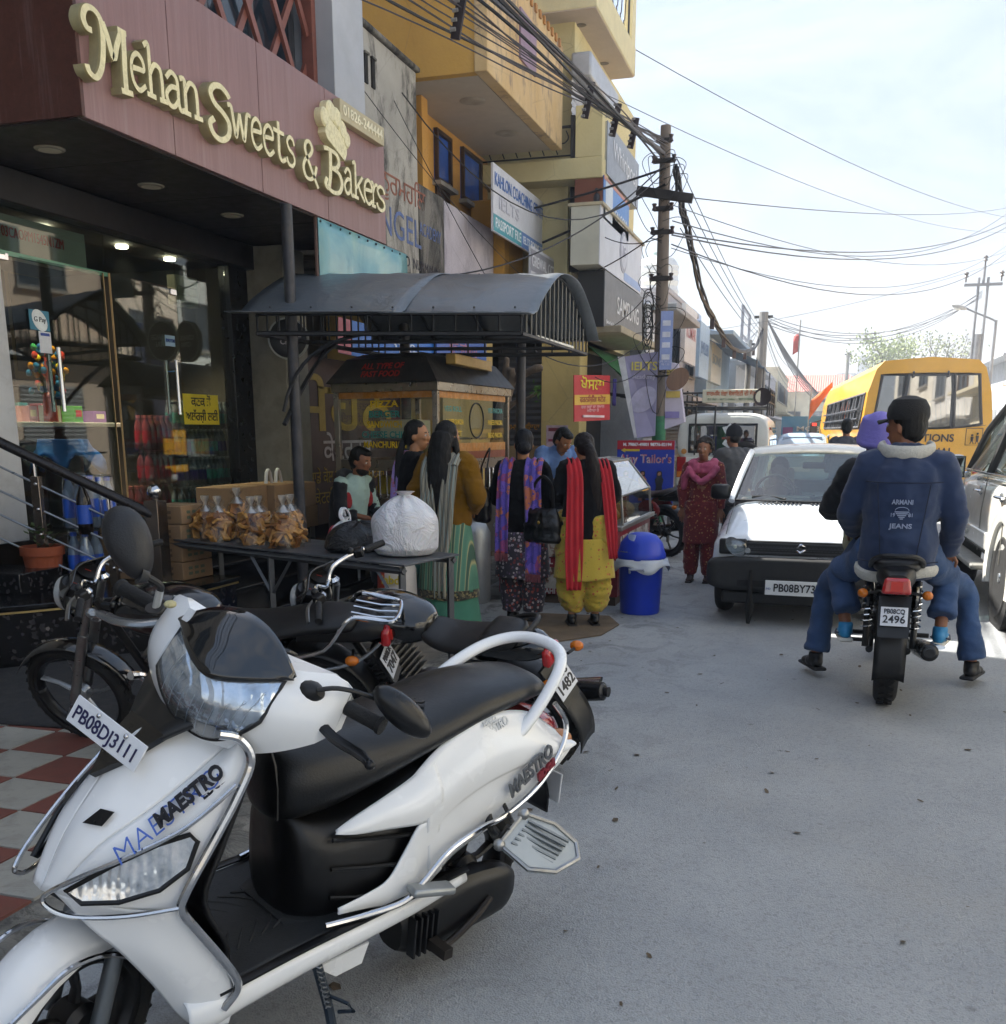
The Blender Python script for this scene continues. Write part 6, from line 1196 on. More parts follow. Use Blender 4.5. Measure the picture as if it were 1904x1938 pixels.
    # ---- floorboard and skirt
    obj('floorboard',MB().grid(grid_patch([[(x,y,z+.01*abs(y)/.2) for y in (-.205,-.12,0,.12,.205)] for x,z in ((.56,.335),(.66,.322),(.78,.315),(.88,.30),(.96,.31))])),gr,T,solid=.01)
    for k in range(7):
        for s in (1,-1): obj('floor_rib',MB().tube(spline([(.64+.04*k,s*.03,.331-.004*k),(.67+.04*k,s*.07,.332-.004*k),(.72+.035*k,s*(.10+.005*k),.330-.003*k)],4),[.001]+[.004]*7+[.001],5),gr,T)
    def skirt(s):
        rows=[]
        for x,zt,zb,yt in ((.16,.335,.295,.19),(.34,.335,.275,.212),(.50,.33,.265,.222),(.70,.32,.245,.226),(.86,.30,.22,.224),(.95,.285,.20,.22),(1.0,.28,.20,.205)):
            rows.append([(x,s*(yt-.02),zt+.012),(x,s*yt,zt),(x,s*(yt+.004),(zt+zb)/2),(x,s*(yt-.03),zb)])
        return MB().grid(grid_patch(rows,4,3))
    sym('floor_skirt',skirt,wp,solid=.006); sym('skirt_strip',lambda s:MB().tube(spline([(.16,s*.19,.352),(.34,s*.208,.352),(.5,s*.216,.347),(.7,s*.22,.337),(.86,s*.218,.317),(.93,s*.212,.305)],4),[(.006,.014)]*21,6),bk)
    sym('belly_fin',lambda s:MB().prism([(.50,.26),(.66,.25),(.60,.20),(.52,.205)],(0,s*.006,0),o=(0,s*.20,0),ux=(1,0,0),uy=(0,0,1)),wp)
    # ---- front apron
    C=[(.90,0,.93),(1.03,0,.866),(1.095,0,.787),(1.168,0,.685),(1.222,0,.568)]
    K=[(.852,.125,.868),(.965,.128,.800),(1.055,.118,.745),(1.135,.092,.688),(1.212,.048,.583)]
    E=[(.872,.192,.905),(.862,.206,.845),(.940,.212,.716),(1.003,.212,.610),(1.012,.205,.548)]
    def half(s):
        f=lambda p:(p[0],s*p[1],p[2]); mb=MB()
        rows=[[f(c),f(((c[0]*2+k[0])/3+.010,k[1]*.36,(c[2]*2+k[2])/3+.006)),f(((c[0]+k[0]*2)/3+.008,k[1]*.70,(c[2]+k[2]*2)/3+.004)),f(k)] for c,k in zip(C,K)]
        mb.grid(grid_patch(rows,5,4))
        rows=[[f(k),f(((k[0]*2+e[0])/3+.012,(k[1]*2+e[1])/3+.012,(k[2]*2+e[2])/3-.004)),f(((k[0]+2*e[0])/3+.01,(k[1]+2*e[1])/3+.012,(k[2]+2*e[2])/3-.004)),f(e)] for k,e in zip(K,E)]
        mb.grid(grid_patch(rows,5,4)); return mb
    sym('apron',half,wp,solid=.005,ang=28)
    def lower(s):
        f=lambda x,y,z:(x,s*y,z)
        rows=[[f(1.212,.048,.583),f(1.13,.14,.565),f(1.06,.19,.555),f(1.012,.205,.548)],[f(1.165,.105,.51),f(1.09,.165,.50),f(1.02,.20,.49),f(.975,.212,.485)],[f(1.115,.135,.445),f(1.05,.185,.43),f(.98,.21,.415),f(.935,.216,.41)],[f(1.05,.15,.34),f(1.0,.195,.33),f(.945,.217,.33),f(.905,.221,.335)],[f(1.0,.155,.25),f(.97,.19,.245),f(.935,.213,.25),f(.90,.222,.265)],[f(.965,.15,.20),f(.95,.18,.20),f(.93,.20,.205),f(.905,.215,.215)]]
        return MB().grid(grid_patch(rows,5,5))
    sym('leg_panel',lower,wp,solid=.005,ang=40)
    obj('inner_shield',MB().grid(grid_patch([[(x,y,z) for y in (-.2,-.1,0,.1,.2)] for x,z in ((.84,.90),(.86,.80),(.915,.66),(.955,.54),(.90,.40),(.92,.31))])),bk,T,solid=.01)
    obj('nose_underside',MB().grid(grid_patch([[(1.215,0,.565),(1.17,.09,.53),(1.12,.13,.46)],[(1.05,0,.55),(1.05,.09,.53),(1.03,.13,.46)],[(.98,0,.45),(.98,.09,.44),(.97,.14,.40)],[(.96,0,.25),(.96,.1,.25),(.96,.15,.24)]])).mirror_y(),bk,T,solid=.004)
    obj('neck_panel',MB().grid([[V(.895+.145*t-.0,y*(1-.85*t)*.16,.944-.07*t-.045*t*t+.004) for y in (-1,-.5,0,.5,1)] for t in (0,.2,.4,.6,.8,1.0)]),M('#151618',.35,0,.1),T,solid=.012)
    vb=[(1.10,0,.797),(1.05,.045,.835),(.985,.072,.878),(.935,.09,.91),(.935,-.09,.91),(.985,-.072,.878),(1.05,-.045,.835)]
    obj('black_badge_panel',MB().add([Vector(p)+V(.012,0,.010) for p in vb]+[Vector(p) for p in vb],[tuple(range(7))]+[(i,(i+1)%7,(i+1)%7+7,i+7) for i in range(7)]),M('#121315',.25,0,.1,coat=.3),T)
    sym('air_slot',lambda s:MB().add([(1.135,s*.045,.715),(1.10,s*.055,.742),(1.085,s*.088,.744),(1.112,s*.086,.718)],[(0,1,2,3)]).xf(Matrix.Translation((.016,s*.004,.012))),M('#08080a',.3))
    # fog lamps with chrome guards
    def fog(s,o=.016): 
        P=[(1.195,.075,.600),(1.12,.128,.660),(1.04,.172,.705),(.985,.198,.722),(.972,.206,.705),(.995,.208,.65),(1.05,.192,.610),(1.12,.155,.588),(1.175,.105,.580)]
        return [Vector((x+o*.75,s*(y+o*.75),z+.002)) for x,y,z in P]
    refl=NT('lamp_reflector'); wv=refl.n('ShaderNodeTexWave',{'Vector':refl.vec((1,1,1),(0,0,.6)),'Scale':16,'Distortion':2.0}).outputs['Fac']; refl.set(col=refl.ramp(refl.noise(28,4,.6),[(.3,'#a3abb3'),(.5,'#dfe5ea'),(.7,'#ffffff')]),rough=.09,metal=.75,coat=1.0); refl.bump(wv,.22,.01)
    sym('fog_lamp',lambda s:MB().add(fog(s)+[sum(fog(s),Vector())/9+V(.006,s*.006,0)],[(i,(i+1)%9,9) for i in range(9)]),refl.m,ang=60)
    sym('fog_lamp_bezel',lambda s:MB().tube(fog(s,.014),.006,6,closed=True),BLK())
    sym('fog_lamp_guard',lambda s:MB().tube(spline([(.90,s*.228,.82),(1.0,s*.21,.745),(1.10,s*.165,.69),(1.20,s*.105,.635),(1.245,s*.075,.60),(1.24,s*.085,.575),(1.20,s*.115,.555),(1.12,s*.175,.558),(1.03,s*.225,.57)],5),.0055,7),ch)
    sym('edge_guard',lambda s:MB().tube(spline([(.925,s*.20,.93),(.885,s*.215,.915),(.865,s*.225,.865),(.90,s*.229,.79),(.955,s*.229,.70),(1.012,s*.226,.605),(1.022,s*.222,.56),(.995,s*.225,.51),(.94,s*.232,.42),(.902,s*.235,.35),(.897,s*.234,.31),(.925,s*.226,.27)],5),.0105,9),ch)
    sym('side_guard',lambda s:MB().tube(spline([(.635,s*.20,.358),(.53,s*.222,.36),(.42,s*.236,.365),(.36,s*.236,.40),(.27,s*.232,.462),(.16,s*.222,.485),(.03,s*.212,.50),(-.10,s*.20,.55),(-.19,s*.185,.63),(-.215,s*.17,.70),(-.16,s*.165,.77)],5),.008,8),ch)
    # decals on the apron
    kd=V(1.055-.965,.118-.128,.745-.80); o_=V(.955,.182,.772)+V(.026,-.006,.022); ux=-V(.17,-.02,-.115).normalized()*1; uy=V(-.55,-.62,.56)
    text('MAESTRO',.055,M('#15151c',.4),T,plane_m(o_,ux,uy),width=.17,bold=.0022,ext=.0012,shear=.2,name='decal'); text('EDGE',.026,M('#15151c',.4),T,plane_m(o_+ux*.06-V(0,-.004,.024),ux,uy),width=.06,bold=.001,ext=.0012,shear=.2,name='decal')
    text('MAESTRO',.075,M('#4a6cc0',.4),T,plane_m(o_-ux*.055+V(-.001,-.001,-.006),ux,uy),width=.26,bold=-.0012,ext=.0006,shear=.2,name='decal')
    # number plate
    p1,p2,p3,p4=[Vector(p) for p in ((1.085,-.035,.945),(1.01,.095,.86),(1.03,.088,.82),(1.105,-.045,.905))]
    up=(p1-p4).normalized(); ux=(p2-p1).normalized(); cc=(p1+p2+p3+p4)/4
    ux=V(-.25,.93,-.27).normalized(); nrm=ux.cross(V(-.45,.15,.88)).normalized(); uy=nrm.cross(ux)
    rot=Matrix((ux,uy,nrm)).transposed(); cc=V(1.075,.005,.895)
    pl=obj('number_plate',MB().box(cc,(.215,.062,.004),rot),M('#dfe2e6',.4,0,.03),T,bev=.0015); text('PB08DJ3111',.044,M('#1b1c4a',.4),pl,plane_m(cc+nrm*.0035-uy*.004,ux,uy),width=.185,bold=.0004,ext=.0006,name='plate_text')
    for s in (-.035,.05): obj('plate_screw',MB().sph(cc+ux*s+uy*.021+nrm*.003,.006,8,6),ch,pl)
    obj('plate_bracket',MB().box(cc-nrm*.02-uy*.0,(.09,.03,.03),rot),BLK(),T)
    # ---- fork, fender
    FQ=bpy.data.objects.new('front_fork',None); link(FQ,T); FQ.location=(1.17,0,.215); FQ.rotation_euler=(0,0,R(18))
    for s in (1,-1): obj('fork_leg',MB().tube([(.0,s*.075,0),(-.10,s*.075,.30)],.02,12).tube([(-.10,s*.075,.30),(-.15,s*.06,.45)],.026,12),M('#6f757a',.35,.6,.1),FQ)
    rows=[]
    for a in range(-8,11):
        t=R(90-a*11.5); rr=.262 if a>-6 else .258; hw=.075-.0035*max(0,a-3)**1.25*.6
        if a>7: hw*=.8-.18*(a-8)
        rows.append([V(rr*math.cos(t)*(1-.12*abs(q)**2.2*.5)+.0,hw*q*1.08,rr*math.sin(t)*(1.0)-.06*abs(q)**2.6) for q in (-1,-.8,-.5,-.2,0,.2,.5,.8,1)])
    obj('front_fender',MB().grid(rows),wp,FQ,solid=.005,ang=60)
    gp=spline([(-.12,.105,.12),(-.02,.108,.205),(.08,.10,.225),(.17,.088,.185),(.235,.05,.12),(.262,0,.085),(.235,-.05,.12),(.17,-.088,.185),(.08,-.10,.225),(-.02,-.108,.205),(-.12,-.105,.12)],5)
    obj('fender_guard',MB().tube(gp,.0065,7),ch,FQ); obj('guard_badge',MB().lathe([(.001,.0),(.018,0),(.02,-.006),(.001,-.006)],(.272,0,.085),(1,0,-.3),n=18),M('#77726a',.4,.6),FQ)
    # ---- handlebar group
    Hd=bpy.data.objects.new('handlebar',None); link(Hd,T)
    hf=V(.92,.37,0).normalized(); hl=V(-.37,.90,-.23); hl=(hl-hf*hl.dot(hf)).normalized(); hu=hf.cross(hl)
    m=Matrix.Identity(4)
    for i,a in enumerate((hf,hl,hu)):
        for k in range(3): m[k][i]=a[k]
    m.translation=V(.82,.065,1.05); Hd.matrix_local=m
    DV=.033; uf=lambda v,w_:.132-2.0*v*v-(7.5 if w_>-.06 else 3.2)*(w_+.06)**2
    wt=lambda v:.030+.10*abs(v) if abs(v)<.2 else .05-.3*(abs(v)-.2); wb=lambda v:-.168+.2*abs(v)**1.2+1.0*max(0,abs(v)-.1)**1.5
    rings=[]
    for i in range(33):
        v=-.245+.49*i/32; a,b=wb(v),wt(v); e=1-.0*abs(v)
        fr_=[(uf(v,b+(a-b)*k/9),b+(a-b)*k/9) for k in range(10)]
        back=[(-.03-.02*abs(v)/.245,a+.006),(-.06,(a*.6+b*.4)),(-.05,b-.004)]
        if i in(0,32): fr_=[(min(u_,.0)*.6-.02,a+(w_-a)*.9+.004) for u_,w_ in fr_]
        rings.append([V(u_,v+DV,w_) for u_,w_ in fr_+back])
    obj('cowl',MB().ring_loft(rings),wp,Hd,ang=40)
    wu=lambda v:-.012+.30*math.sqrt(v*v+.0006); wl=lambda v:-.150+5.2*v*v
    vs=[-.136+.272*i/36 for i in range(37)]
    obj('headlamp',MB().grid([[V(uf(v,a)+.004,v+DV,a) for a in [wl(v)+(wu(v)-wl(v))*k/9 for k in range(10)]] for v in vs]),refl.m,Hd,ang=60)
    obj('headlamp_lens',MB().grid([[V(uf(v,a)+.010+.004*math.sin(math.pi*k/9),v+DV,a) for k,a in enumerate([wl(v)+(wu(v)-wl(v))*k/9 for k in range(10)])] for v in vs]),glass('#e8eef4',.03,alpha=.10,name='lamp_lens'),Hd,ang=60)
    rim_=[V(uf(v,wl(v))+.008,v+DV,wl(v)) for v in vs]+[V(uf(v,wu(v))+.008,v+DV,wu(v)) for v in vs[::-1]]; obj('headlamp_gasket',MB().tube(rim_,.0045,6,closed=True),BLK(),Hd)
    obj('lower_reflector',MB().grid([[V(uf(v,a)+.0065,v+DV,a) for a in [wl(v)+.004+(.038-1.6*v*v)*k/4 for k in range(5)]] for v in vs[8:-8]]),M('#6f6c66',.3,.4,.2,30),Hd)
    for k in range(9): v=-.10+.025*k; obj('lens_line',MB().tube([V(uf(v+.02*q,wl(v)+.01+q*.09)+.0125,v+DV+.022*q,wl(v)+.012+q*.09) for q in (0,.5,1)],.0009,4),M('#cfd6dc',.2,.5),Hd)
    wtop=lambda v:.112-3.1*v*v; rows=[]
    for i in range(29):
        v=-.152+.304*i/28; a,b=wu(v)+.001,max(wtop(v),wu(v)+.004); rows.append([V((uf(v,min(w_,.03))+.016-(.95*max(0,w_-.03))+.008*math.sin(math.pi*k/8)),v+DV,w_) for k,w_ in enumerate([a+(b-a)*k/8 for k in range(9)])])
    vm=M('#0b0c0e',.06,0,.1,coat=1.0,name='smoked_visor'); obj('visor',MB().grid(rows),vm,Hd,solid=.005,ang=60)
    box('visor_sticker',(uf(-.10,.03)-.008,-.095,.058),(.002,.018,.03),M('#b9bcc0',.5),Hd,bev=0,rot=rotm(ry=-38))
    gp_=M('#0d0d0e',.7,0,.2,30,bump=.4,bscale=150)
    for s in (1,-1):
        g=obj('grip',MB().tube([(-.045,s*.235,-.012),(-.055,s*.36,-.018)],[.0165,.0175],14).lathe([(.0175,0),(.021,.004),(.021,.012),(.001,.013)],(-.055,s*.355,-.018),(0,s,0),n=14),gp_,Hd)
        obj('grip_ring',MB().lathe([(.017,0),(.022,.003),(.022,.012),(.017,.015)],(-.046,s*.24,-.012),(0,s,0),n=14),BLK(),g)
        obj('brake_lever',MB().tube(spline([(-.02,s*.215,-.03),(.005,s*.25,-.045),(.012,s*.30,-.06),(-.005,s*.355,-.075),(.0,s*.385,-.082)],5),[(.009,.014)]*17+[(.008,.011)]*4,8).sph((.0,s*.388,-.083),.012,10,8),M('#1a1b1d',.3,.4) if s>0 else M('#8d9194',.25,.8),Hd)
    # mirrors
    obj('mirror_boot',MB().lathe([(.034,0),(.036,.01),(.026,.03),(.012,.042)],(.0,.205,.0),(.25,.75,.55),n=16,sc=(1,.8)),BLK(),Hd)
    st_=spline([(.02,.235,.03),(.0,.27,.045),(-.04,.32,.04),(-.08,.37,.02)],4); obj('mirror_stem',MB().tube(st_,.0055,8),M('#111113',.4),Hd)
    obj('mirror',MB().sph((-.055,.40,.035),(.03,.078,.034),22,14,rotm(rz=18,rx=-26)),M('#0c0d0f',.3,0,.1),Hd,ang=60)
    obj('mirror_socket',MB().lathe([(.001,.0),(.022,.0),(.02,.004)],(.028,-.195,.024),(.4,-.1,.9),n=16),M('#0a0a0c',.4),Hd)
    obj('mirror_stem',MB().tube([(.025,-.195,.02),(.02,-.197,.065)],.009,10),M('#b9bbba',.3,.7),Hd); obj('mirror_stem',MB().tube(spline([(.02,-.197,.062),(.02,-.197,.075),(.03,-.20,.085),(.045,-.215,.095)],5),[.008]*16,8),M('#17181a',.45),Hd)
    sh=MB(); rg=[]
    ax1=V(.02,-.115,.115); n_=V(.86,.35,.32).normalized(); cen=V(.05,-.275,.150)
    e1=V(-.02,-.62,.74).normalized(); e2=n_.cross(e1).normalized()
    for i in range(9):
        t=i/8; k_=math.sqrt(max(0.0,1-t*t)); rg.append([cen+n_*(.042*t)+(e1*(math.cos(a)*.082*(1+.0*math.cos(a)))+e2*(math.sin(a)*.047*(1+.16*math.cos(a))))*(k_ if i else 1.0) for a in [2*math.pi*j/28 for j in range(28)]])
    obj('mirror',sh.ring_loft([[p-n_*.014 for p in rg[0]]]+rg[:8]),M('#1c1d20',.5,0,.15,20,bump=.15,bscale=200),Hd,ang=60)
    obj('mirror_neck',MB().tube([(.045,-.215,.095),cen-e1*.07+n_*.01],[.013,.022],10),M('#1c1d20',.5),Hd)
    tag(obj('dry_leaf',MB().sph((0,0,0),(.016,.012,.008),9,6),M('#b4ad84',.8,0,.3,30),None),'crumpled pale leaf caught by the scooter visor','leaf').matrix_world=T.matrix_world@m@Matrix.Translation((.045,-.145,.062))
def motorcycle(name,label,loc,rz,lean,scale,plate=None,rack=False,fairing=True,tank='#060607',muffler=True,side='#060607',turn=0,fat=1.0,grp=None,tail='black',plate_txt=None,rear_detail=True,alloy='#17181a',tx=0.0,ps=1.0):
    T=thing(name,label,'motorcycle',loc,rz,grp,lean); T.scale=(scale,)*3
    pb=M(tank,.18,0,.1,coat=.7,name='gloss_paint'); bk=BLK(); sv=M('#070708',.45,0,.2,8,bump=.15,bscale=150); ch=CHROME(); st=STEEL(); al=M(alloy,.4,.4,.15)
    wheel(T,(0,0,.30),.30,.10*fat,al,6 if fat<1.2 else 5,spoke=al); wheel(T,(1.27,0,.30),.30,.085,al,5,rz=turn,spoke=M('#8d9092',.3,.7) if fairing else al)
    obj('tank',loft([(.40,.06,.76,.86),(.46,.12,.74,.90),(.60,.155,.72,.945),(.74,.15,.72,.95),(.86,.115,.75,.93),(.93,.06,.80,.89)],22,2.5,4),pb,T,ang=70); obj('fuel_cap',MB().lathe([(.04,0),(.042,.01),(.001,.014)],(.70,0,.945),n=18),ch,T)
    obj('seat',loft([(-.30+tx,.06,.78,.83),(-.26+tx,.11,.765,.845),(-.08+tx*.8,.13,.755,.84),(.10,.135,.73,.80),(.28,.125,.72,.79),(.40,.10,.74,.82),(.46,.06,.78,.84)],22,2.6,4),sv,T,ang=70)
    for s in (1,-1):
        obj('side_cover',MB().sph((.14,s*.12,.60),(.17,.035,.12),16,10),M(side,.2,0,.1,coat=.6),T)
        obj('fork_leg',MB().tube([(1.27,s*.075,.30),(1.10,s*.075,.72)],.026,12).tube([(1.10,s*.075,.72),(1.0,s*.075,.95)],.019,12),st,T)
        sk=obj('shock_absorber',MB().tube([(-.02,s*.125,.32),(.03,s*.125,.52)],.018,10).tube([(.03,s*.125,.52),(.08,s*.125,.68)],.028,10),BLK(),T)
        obj('spring',MB().tube([(.0+.07*k/60+.03*math.cos(k*.8)*1.0,s*.125+.03*math.sin(k*.8),.42+.24*k/60) for k in range(61)],.005,5),ch,sk)
        ind=obj('indicator',MB().sph((-.28,s*.16,.66),(.035,.028,.025),10,8),M('#c26a14',.2,0,.1),T); obj('indicator_stalk',MB().cyl((-.27,s*.08,.67),(-.28,s*.14,.66),.008,n=6),BLK(),ind)
        obj('footpeg',MB().cyl((.52,s*.12,.30),(.52,s*.24,.30),.014,n=8),M('#1c1c1c',.7),T); obj('pillion_peg',MB().cyl((.12,s*.12,.33),(.12,s*.24,.33),.012,n=8),M('#1c1c1c',.7),T)
    fend=lambda c,r_,a0,a1,hw:MB().grid([[V(c[0]+r_*math.cos(t),hw*q,c[1]+r_*math.sin(t)-.015*q*q) for q in (-1,-.6,0,.6,1)] for t in [R(a0+(a1-a0)*k/14) for k in range(15)]])
    obj('front_fender',fend((1.27,.30),.325,30,165,.06),pb,T,solid=.004); obj('rear_fender',fend((0,.30),.34,75,195,.075*max(1,fat*.9)),bk,T,solid=.004)
    obj('frame',MB().tube(spline([(1.02,0,.88),(.95,0,.70),(.86,0,.45),(.80,0,.28),(.45,0,.25),(.30,0,.30),(.28,0,.55),(.32,0,.72)],4),.022,8).tube([(1.0,0,.85),(.4,0,.74),(-.2,0,.76)],.02,8),bk,T)
    for s in (1,-1): obj('swing_arm',MB().tube([(.38,s*.09,.32),(0,s*.10,.30)],.02,8),bk,T)
    e=obj('engine',MB().box((.58,0,.36),(.30,.22,.18)),M('#3a3a3a',.45,.6,.2,dirt=.3),T,bev=.03); 
    obj('cylinder',MB().box((.70,0,.55),(.13,.15,.22),rotm(ry=18)),M('#2e2e2e',.5,.5),T,bev=.01)
    for k in range(7): obj('cooling_fin',MB().box((.67+.01*k,0,.47+.028*k),(.18,.2,.008),rotm(ry=18)),M('#4a4a4a',.45,.6),e)
    obj('crankcase_cover',MB().lathe([(.001,.13),(.09,.13),(.10,.10),(.10,0)],(.55,0,.36),(0,1,0),n=20).lathe([(.001,.13),(.08,.13),(.09,.10),(.09,0)],(.58,0,.36),(0,-1,0),n=20),M('#55565a',.4,.6),e)
    if muffler:
        x=obj('exhaust_pipe',MB().tube(spline([(.78,-.06,.55),(.88,-.08,.45),(.84,-.11,.28),(.65,-.14,.24),(.35,-.16,.26)],5),.019,10),M('#5d5a56',.35,.7),T); obj('muffler',MB().tube([(.35,-.17,.26),(.25,-.175,.28),(-.25,-.19,.36),(-.36,-.19,.375)],[.03,.05,.052,.046],18),M('#2a2b2d',.25,.7),x); obj('muffler_tip',MB().tube([(-.36,-.19,.375),(-.37,-.19,.377)],[.044,.03],18).lathe([(.022,0),(.026,-.03),(.02,-.03)],(-.36,-.19,.375),(1,0,0),n=16),M('#3d3d3e',.3,.8),x); obj('muffler_guard',MB().tube([(.2,-.225,.31),(-.33,-.24,.40)],[(.012,.03),(.012,.03)],8),ch,x)
    obj('chain_cover',MB().tube([(.42,.115,.38),(0,.115,.38)],[(.03,.012),(.03,.012)],8),bk,T)
    obj('tail_piece',loft([(-.42+tx,.05,.72,.78),(-.34+tx,.09,.70,.82),(-.2+tx,.10,.70,.79),(.0+tx,.10,.70,.77)],16,3),pb if tail=='gloss' else bk,T)
    tl=obj('tail_lamp',MB().box((-.43+tx,0,.725),(.05,.15,.085),top=.8),M('#a81418',.12,0,.1,coat=1.0,name='red_lens'),T,bev=.015); obj('lamp_core',MB().box((-.452+tx,0,.725),(.012,.06,.05)),M('#c23a30',.2),tl)
    obj('mudguard_flap',MB().add([(x+tx*.8,y,z) for x,y,z in [(-.36,-.08,.66),(-.36,.08,.66),(-.46,.075,.46),(-.46,-.075,.46),(-.345,-.08,.66),(-.345,.08,.66),(-.445,.075,.46),(-.445,-.075,.46)]],[(0,1,2,3),(7,6,5,4),(0,4,5,1),(1,5,6,2),(2,6,7,3),(3,7,4,0)]),bk,T)
    if plate_txt:
        px_=-.425+tx*.8; pm=plane_m((px_,0,.565),(0,-1,0),(.45,0,1)); rot=pm.to_3x3(); pl=obj('number_plate',MB().box(Vector((px_,0,.565)),(.17*ps,.13*ps,.003),rot),M('#d8dade',.45,0,.04),T,bev=.004); nrm=rot@V(0,0,1); upv=rot@V(0,1,0)
        text(plate_txt[0],.045*ps,M('#16161c',.5),pl,plane_m(V(px_,0,.565)+nrm*.003+upv*.033*ps,(0,-1,0),(.45,0,1)),width=.13*ps,bold=.0006,name='plate_text'); text(plate_txt[1],.072*ps,M('#16161c',.5),pl,plane_m(V(px_,0,.565)+nrm*.003-upv*.022*ps,(0,-1,0),(.45,0,1)),width=.14*ps,bold=.0008,name='plate_text')
    if rack:
        for s in (1,-1): obj('rack_rail',MB().tube(spline([(.05,s*.16,.66),(-.15,s*.165,.72),(-.27,s*.13,.86),(-.33,s*.11,.875),(-.46,s*.10,.85)],4),.011,8),ch,T)
        obj('rack_loop',MB().tube(spline([(-.30,.11,.875),(-.46,.105,.85),(-.50,.06,.845),(-.50,-.06,.845),(-.46,-.105,.85),(-.30,-.11,.875)],4),.011,8),ch,T)
        for y in (-.055,0,.055): obj('rack_bar',MB().tube([(-.28,y,.87),(-.40,y,.845),(-.495,y,.845)],.007,6),ch,T)
        for s in (1,-1): obj('side_rail',MB().tube(spline([(.1,s*.16,.62),(-.1,s*.165,.60),(-.3,s*.15,.65),(-.42,s*.12,.74)],4),.009,6),ch,T)
    else: obj('grab_bar',MB().tube(spline([(x+tx,y,z) for x,y,z in [(-.12,.13,.78),(-.25,.125,.83),(-.35,.08,.865),(-.37,0,.87),(-.35,-.08,.865),(-.25,-.125,.83),(-.12,-.13,.78)]],4),.014,8),bk,T)
    Hb=bpy.data.objects.new('handlebar',None); link(Hb,T); Hb.location=(1.0,0,.96); Hb.rotation_euler=(0,R(0),R(turn))
    obj('bar',MB().tube(spline([(-.16,.36,.06),(-.10,.24,.09),(-.01,.10,.08),(.0,0,.02),(-.01,-.10,.08),(-.10,-.24,.09),(-.16,-.36,.06)],5),.0115,8),ch,Hb)
    for s in (1,-1):
        obj('grip',MB().tube([(-.115,s*.26,.082),(-.165,s*.375,.058)],.0175,12),M('#101012',.7,0,.2,30,bump=.4,bscale=120),Hb); obj('switch_box',MB().box((-.10,s*.225,.088),(.05,.05,.045),rotm(rz=-s*20)),BLK(),Hb,bev=.008)
        obj('lever',MB().tube(spline([(-.06,s*.22,.075),(-.05,s*.27,.06),(-.10,s*.37,.045)],4),[(.006,.010)]*9,7),st,Hb); obj('mirror_clamp',MB().sph((-.07,s*.20,.11),.02,8,6),bk,Hb)
        obj('top_clamp',MB().lathe([(.03,0),(.032,.012),(.02,.03),(.001,.032)],(.0,s*.075,.0),n=14),ch,Hb)
    for s in (1,-1):
        g=obj('gauge',MB().lathe([(.03,-.05),(.056,-.04),(.06,.0),(.055,.012),(.05,.005)],(.07,s*.062,.04),(-.55,0,.83),n=26),BLK(),Hb); obj('dial',MB().lathe([(.001,.004),(.052,.004),(.052,.002)],(.07,s*.062,.04),(-.55,0,.83),n=26),M('#8a8f92',.15,0,.2,30,coat=1.0),g)
        obj('needle',MB().box(V(.07,s*.062,.04)+V(-.55,0,.83)*.008,(.03,.003,.002),rotm(ry=-34,rz=30)),M('#c23a2a',.4),g)
    obj('headlamp',MB().lathe([(.001,.0),(.085,0),(.09,-.02),(.075,-.08),(.03,-.11)],(.19,0,-.06),(1,0,-.05),n=26),M('#c2c8cc',.1,.6),Hb)
    if fairing: obj('fairing',MB().grid(grid_patch([[(.0,s_*.14,.10),(.06,s_*.15,.0),(.05,s_*.11,-.16)] if 0 else [(.06-.05*abs(s_),s_*.145,.115-.03*abs(s_)),(.16-.10*s_*s_,s_*.16,.02),(.20-.12*s_*s_,s_*.145,-.07),(.15-.09*s_*s_,s_*.10,-.17)] for s_ in (-1,-.6,-.2,.2,.6,1)])),pb,Hb,solid=.006,ang=60)
    if lean: obj('side_stand',MB().tube([(.50,.08,.26),(.47,.20,.10),(.46,.26,.055)],.012,8),bk,T)
    return T
scooter()
motorcycle('motorcycle','black motorcycle nosed to the shop steps with chrome rear rack, plate 7047',(-2.2,4.16,.035),-169,-22,.90,rack=True,plate_txt=('PB08DK','7047'),turn=-8)
motorcycle('motorcycle','black motorcycle parked behind the scooter with its fat rear wheel to the road',(-1.18,4.30,0),-192,-24,.90,plate_txt=('PB08','1482'),fat=1.25,tail='gloss',turn=8,tx=.2)
motorcycle('motorcycle','small black and red motorcycle parked before the tailor board',(-1.74,12.4,0),150,-10,1.0,side='#8a1d1d',plate_txt=('PB08','5310'),fairing=False)
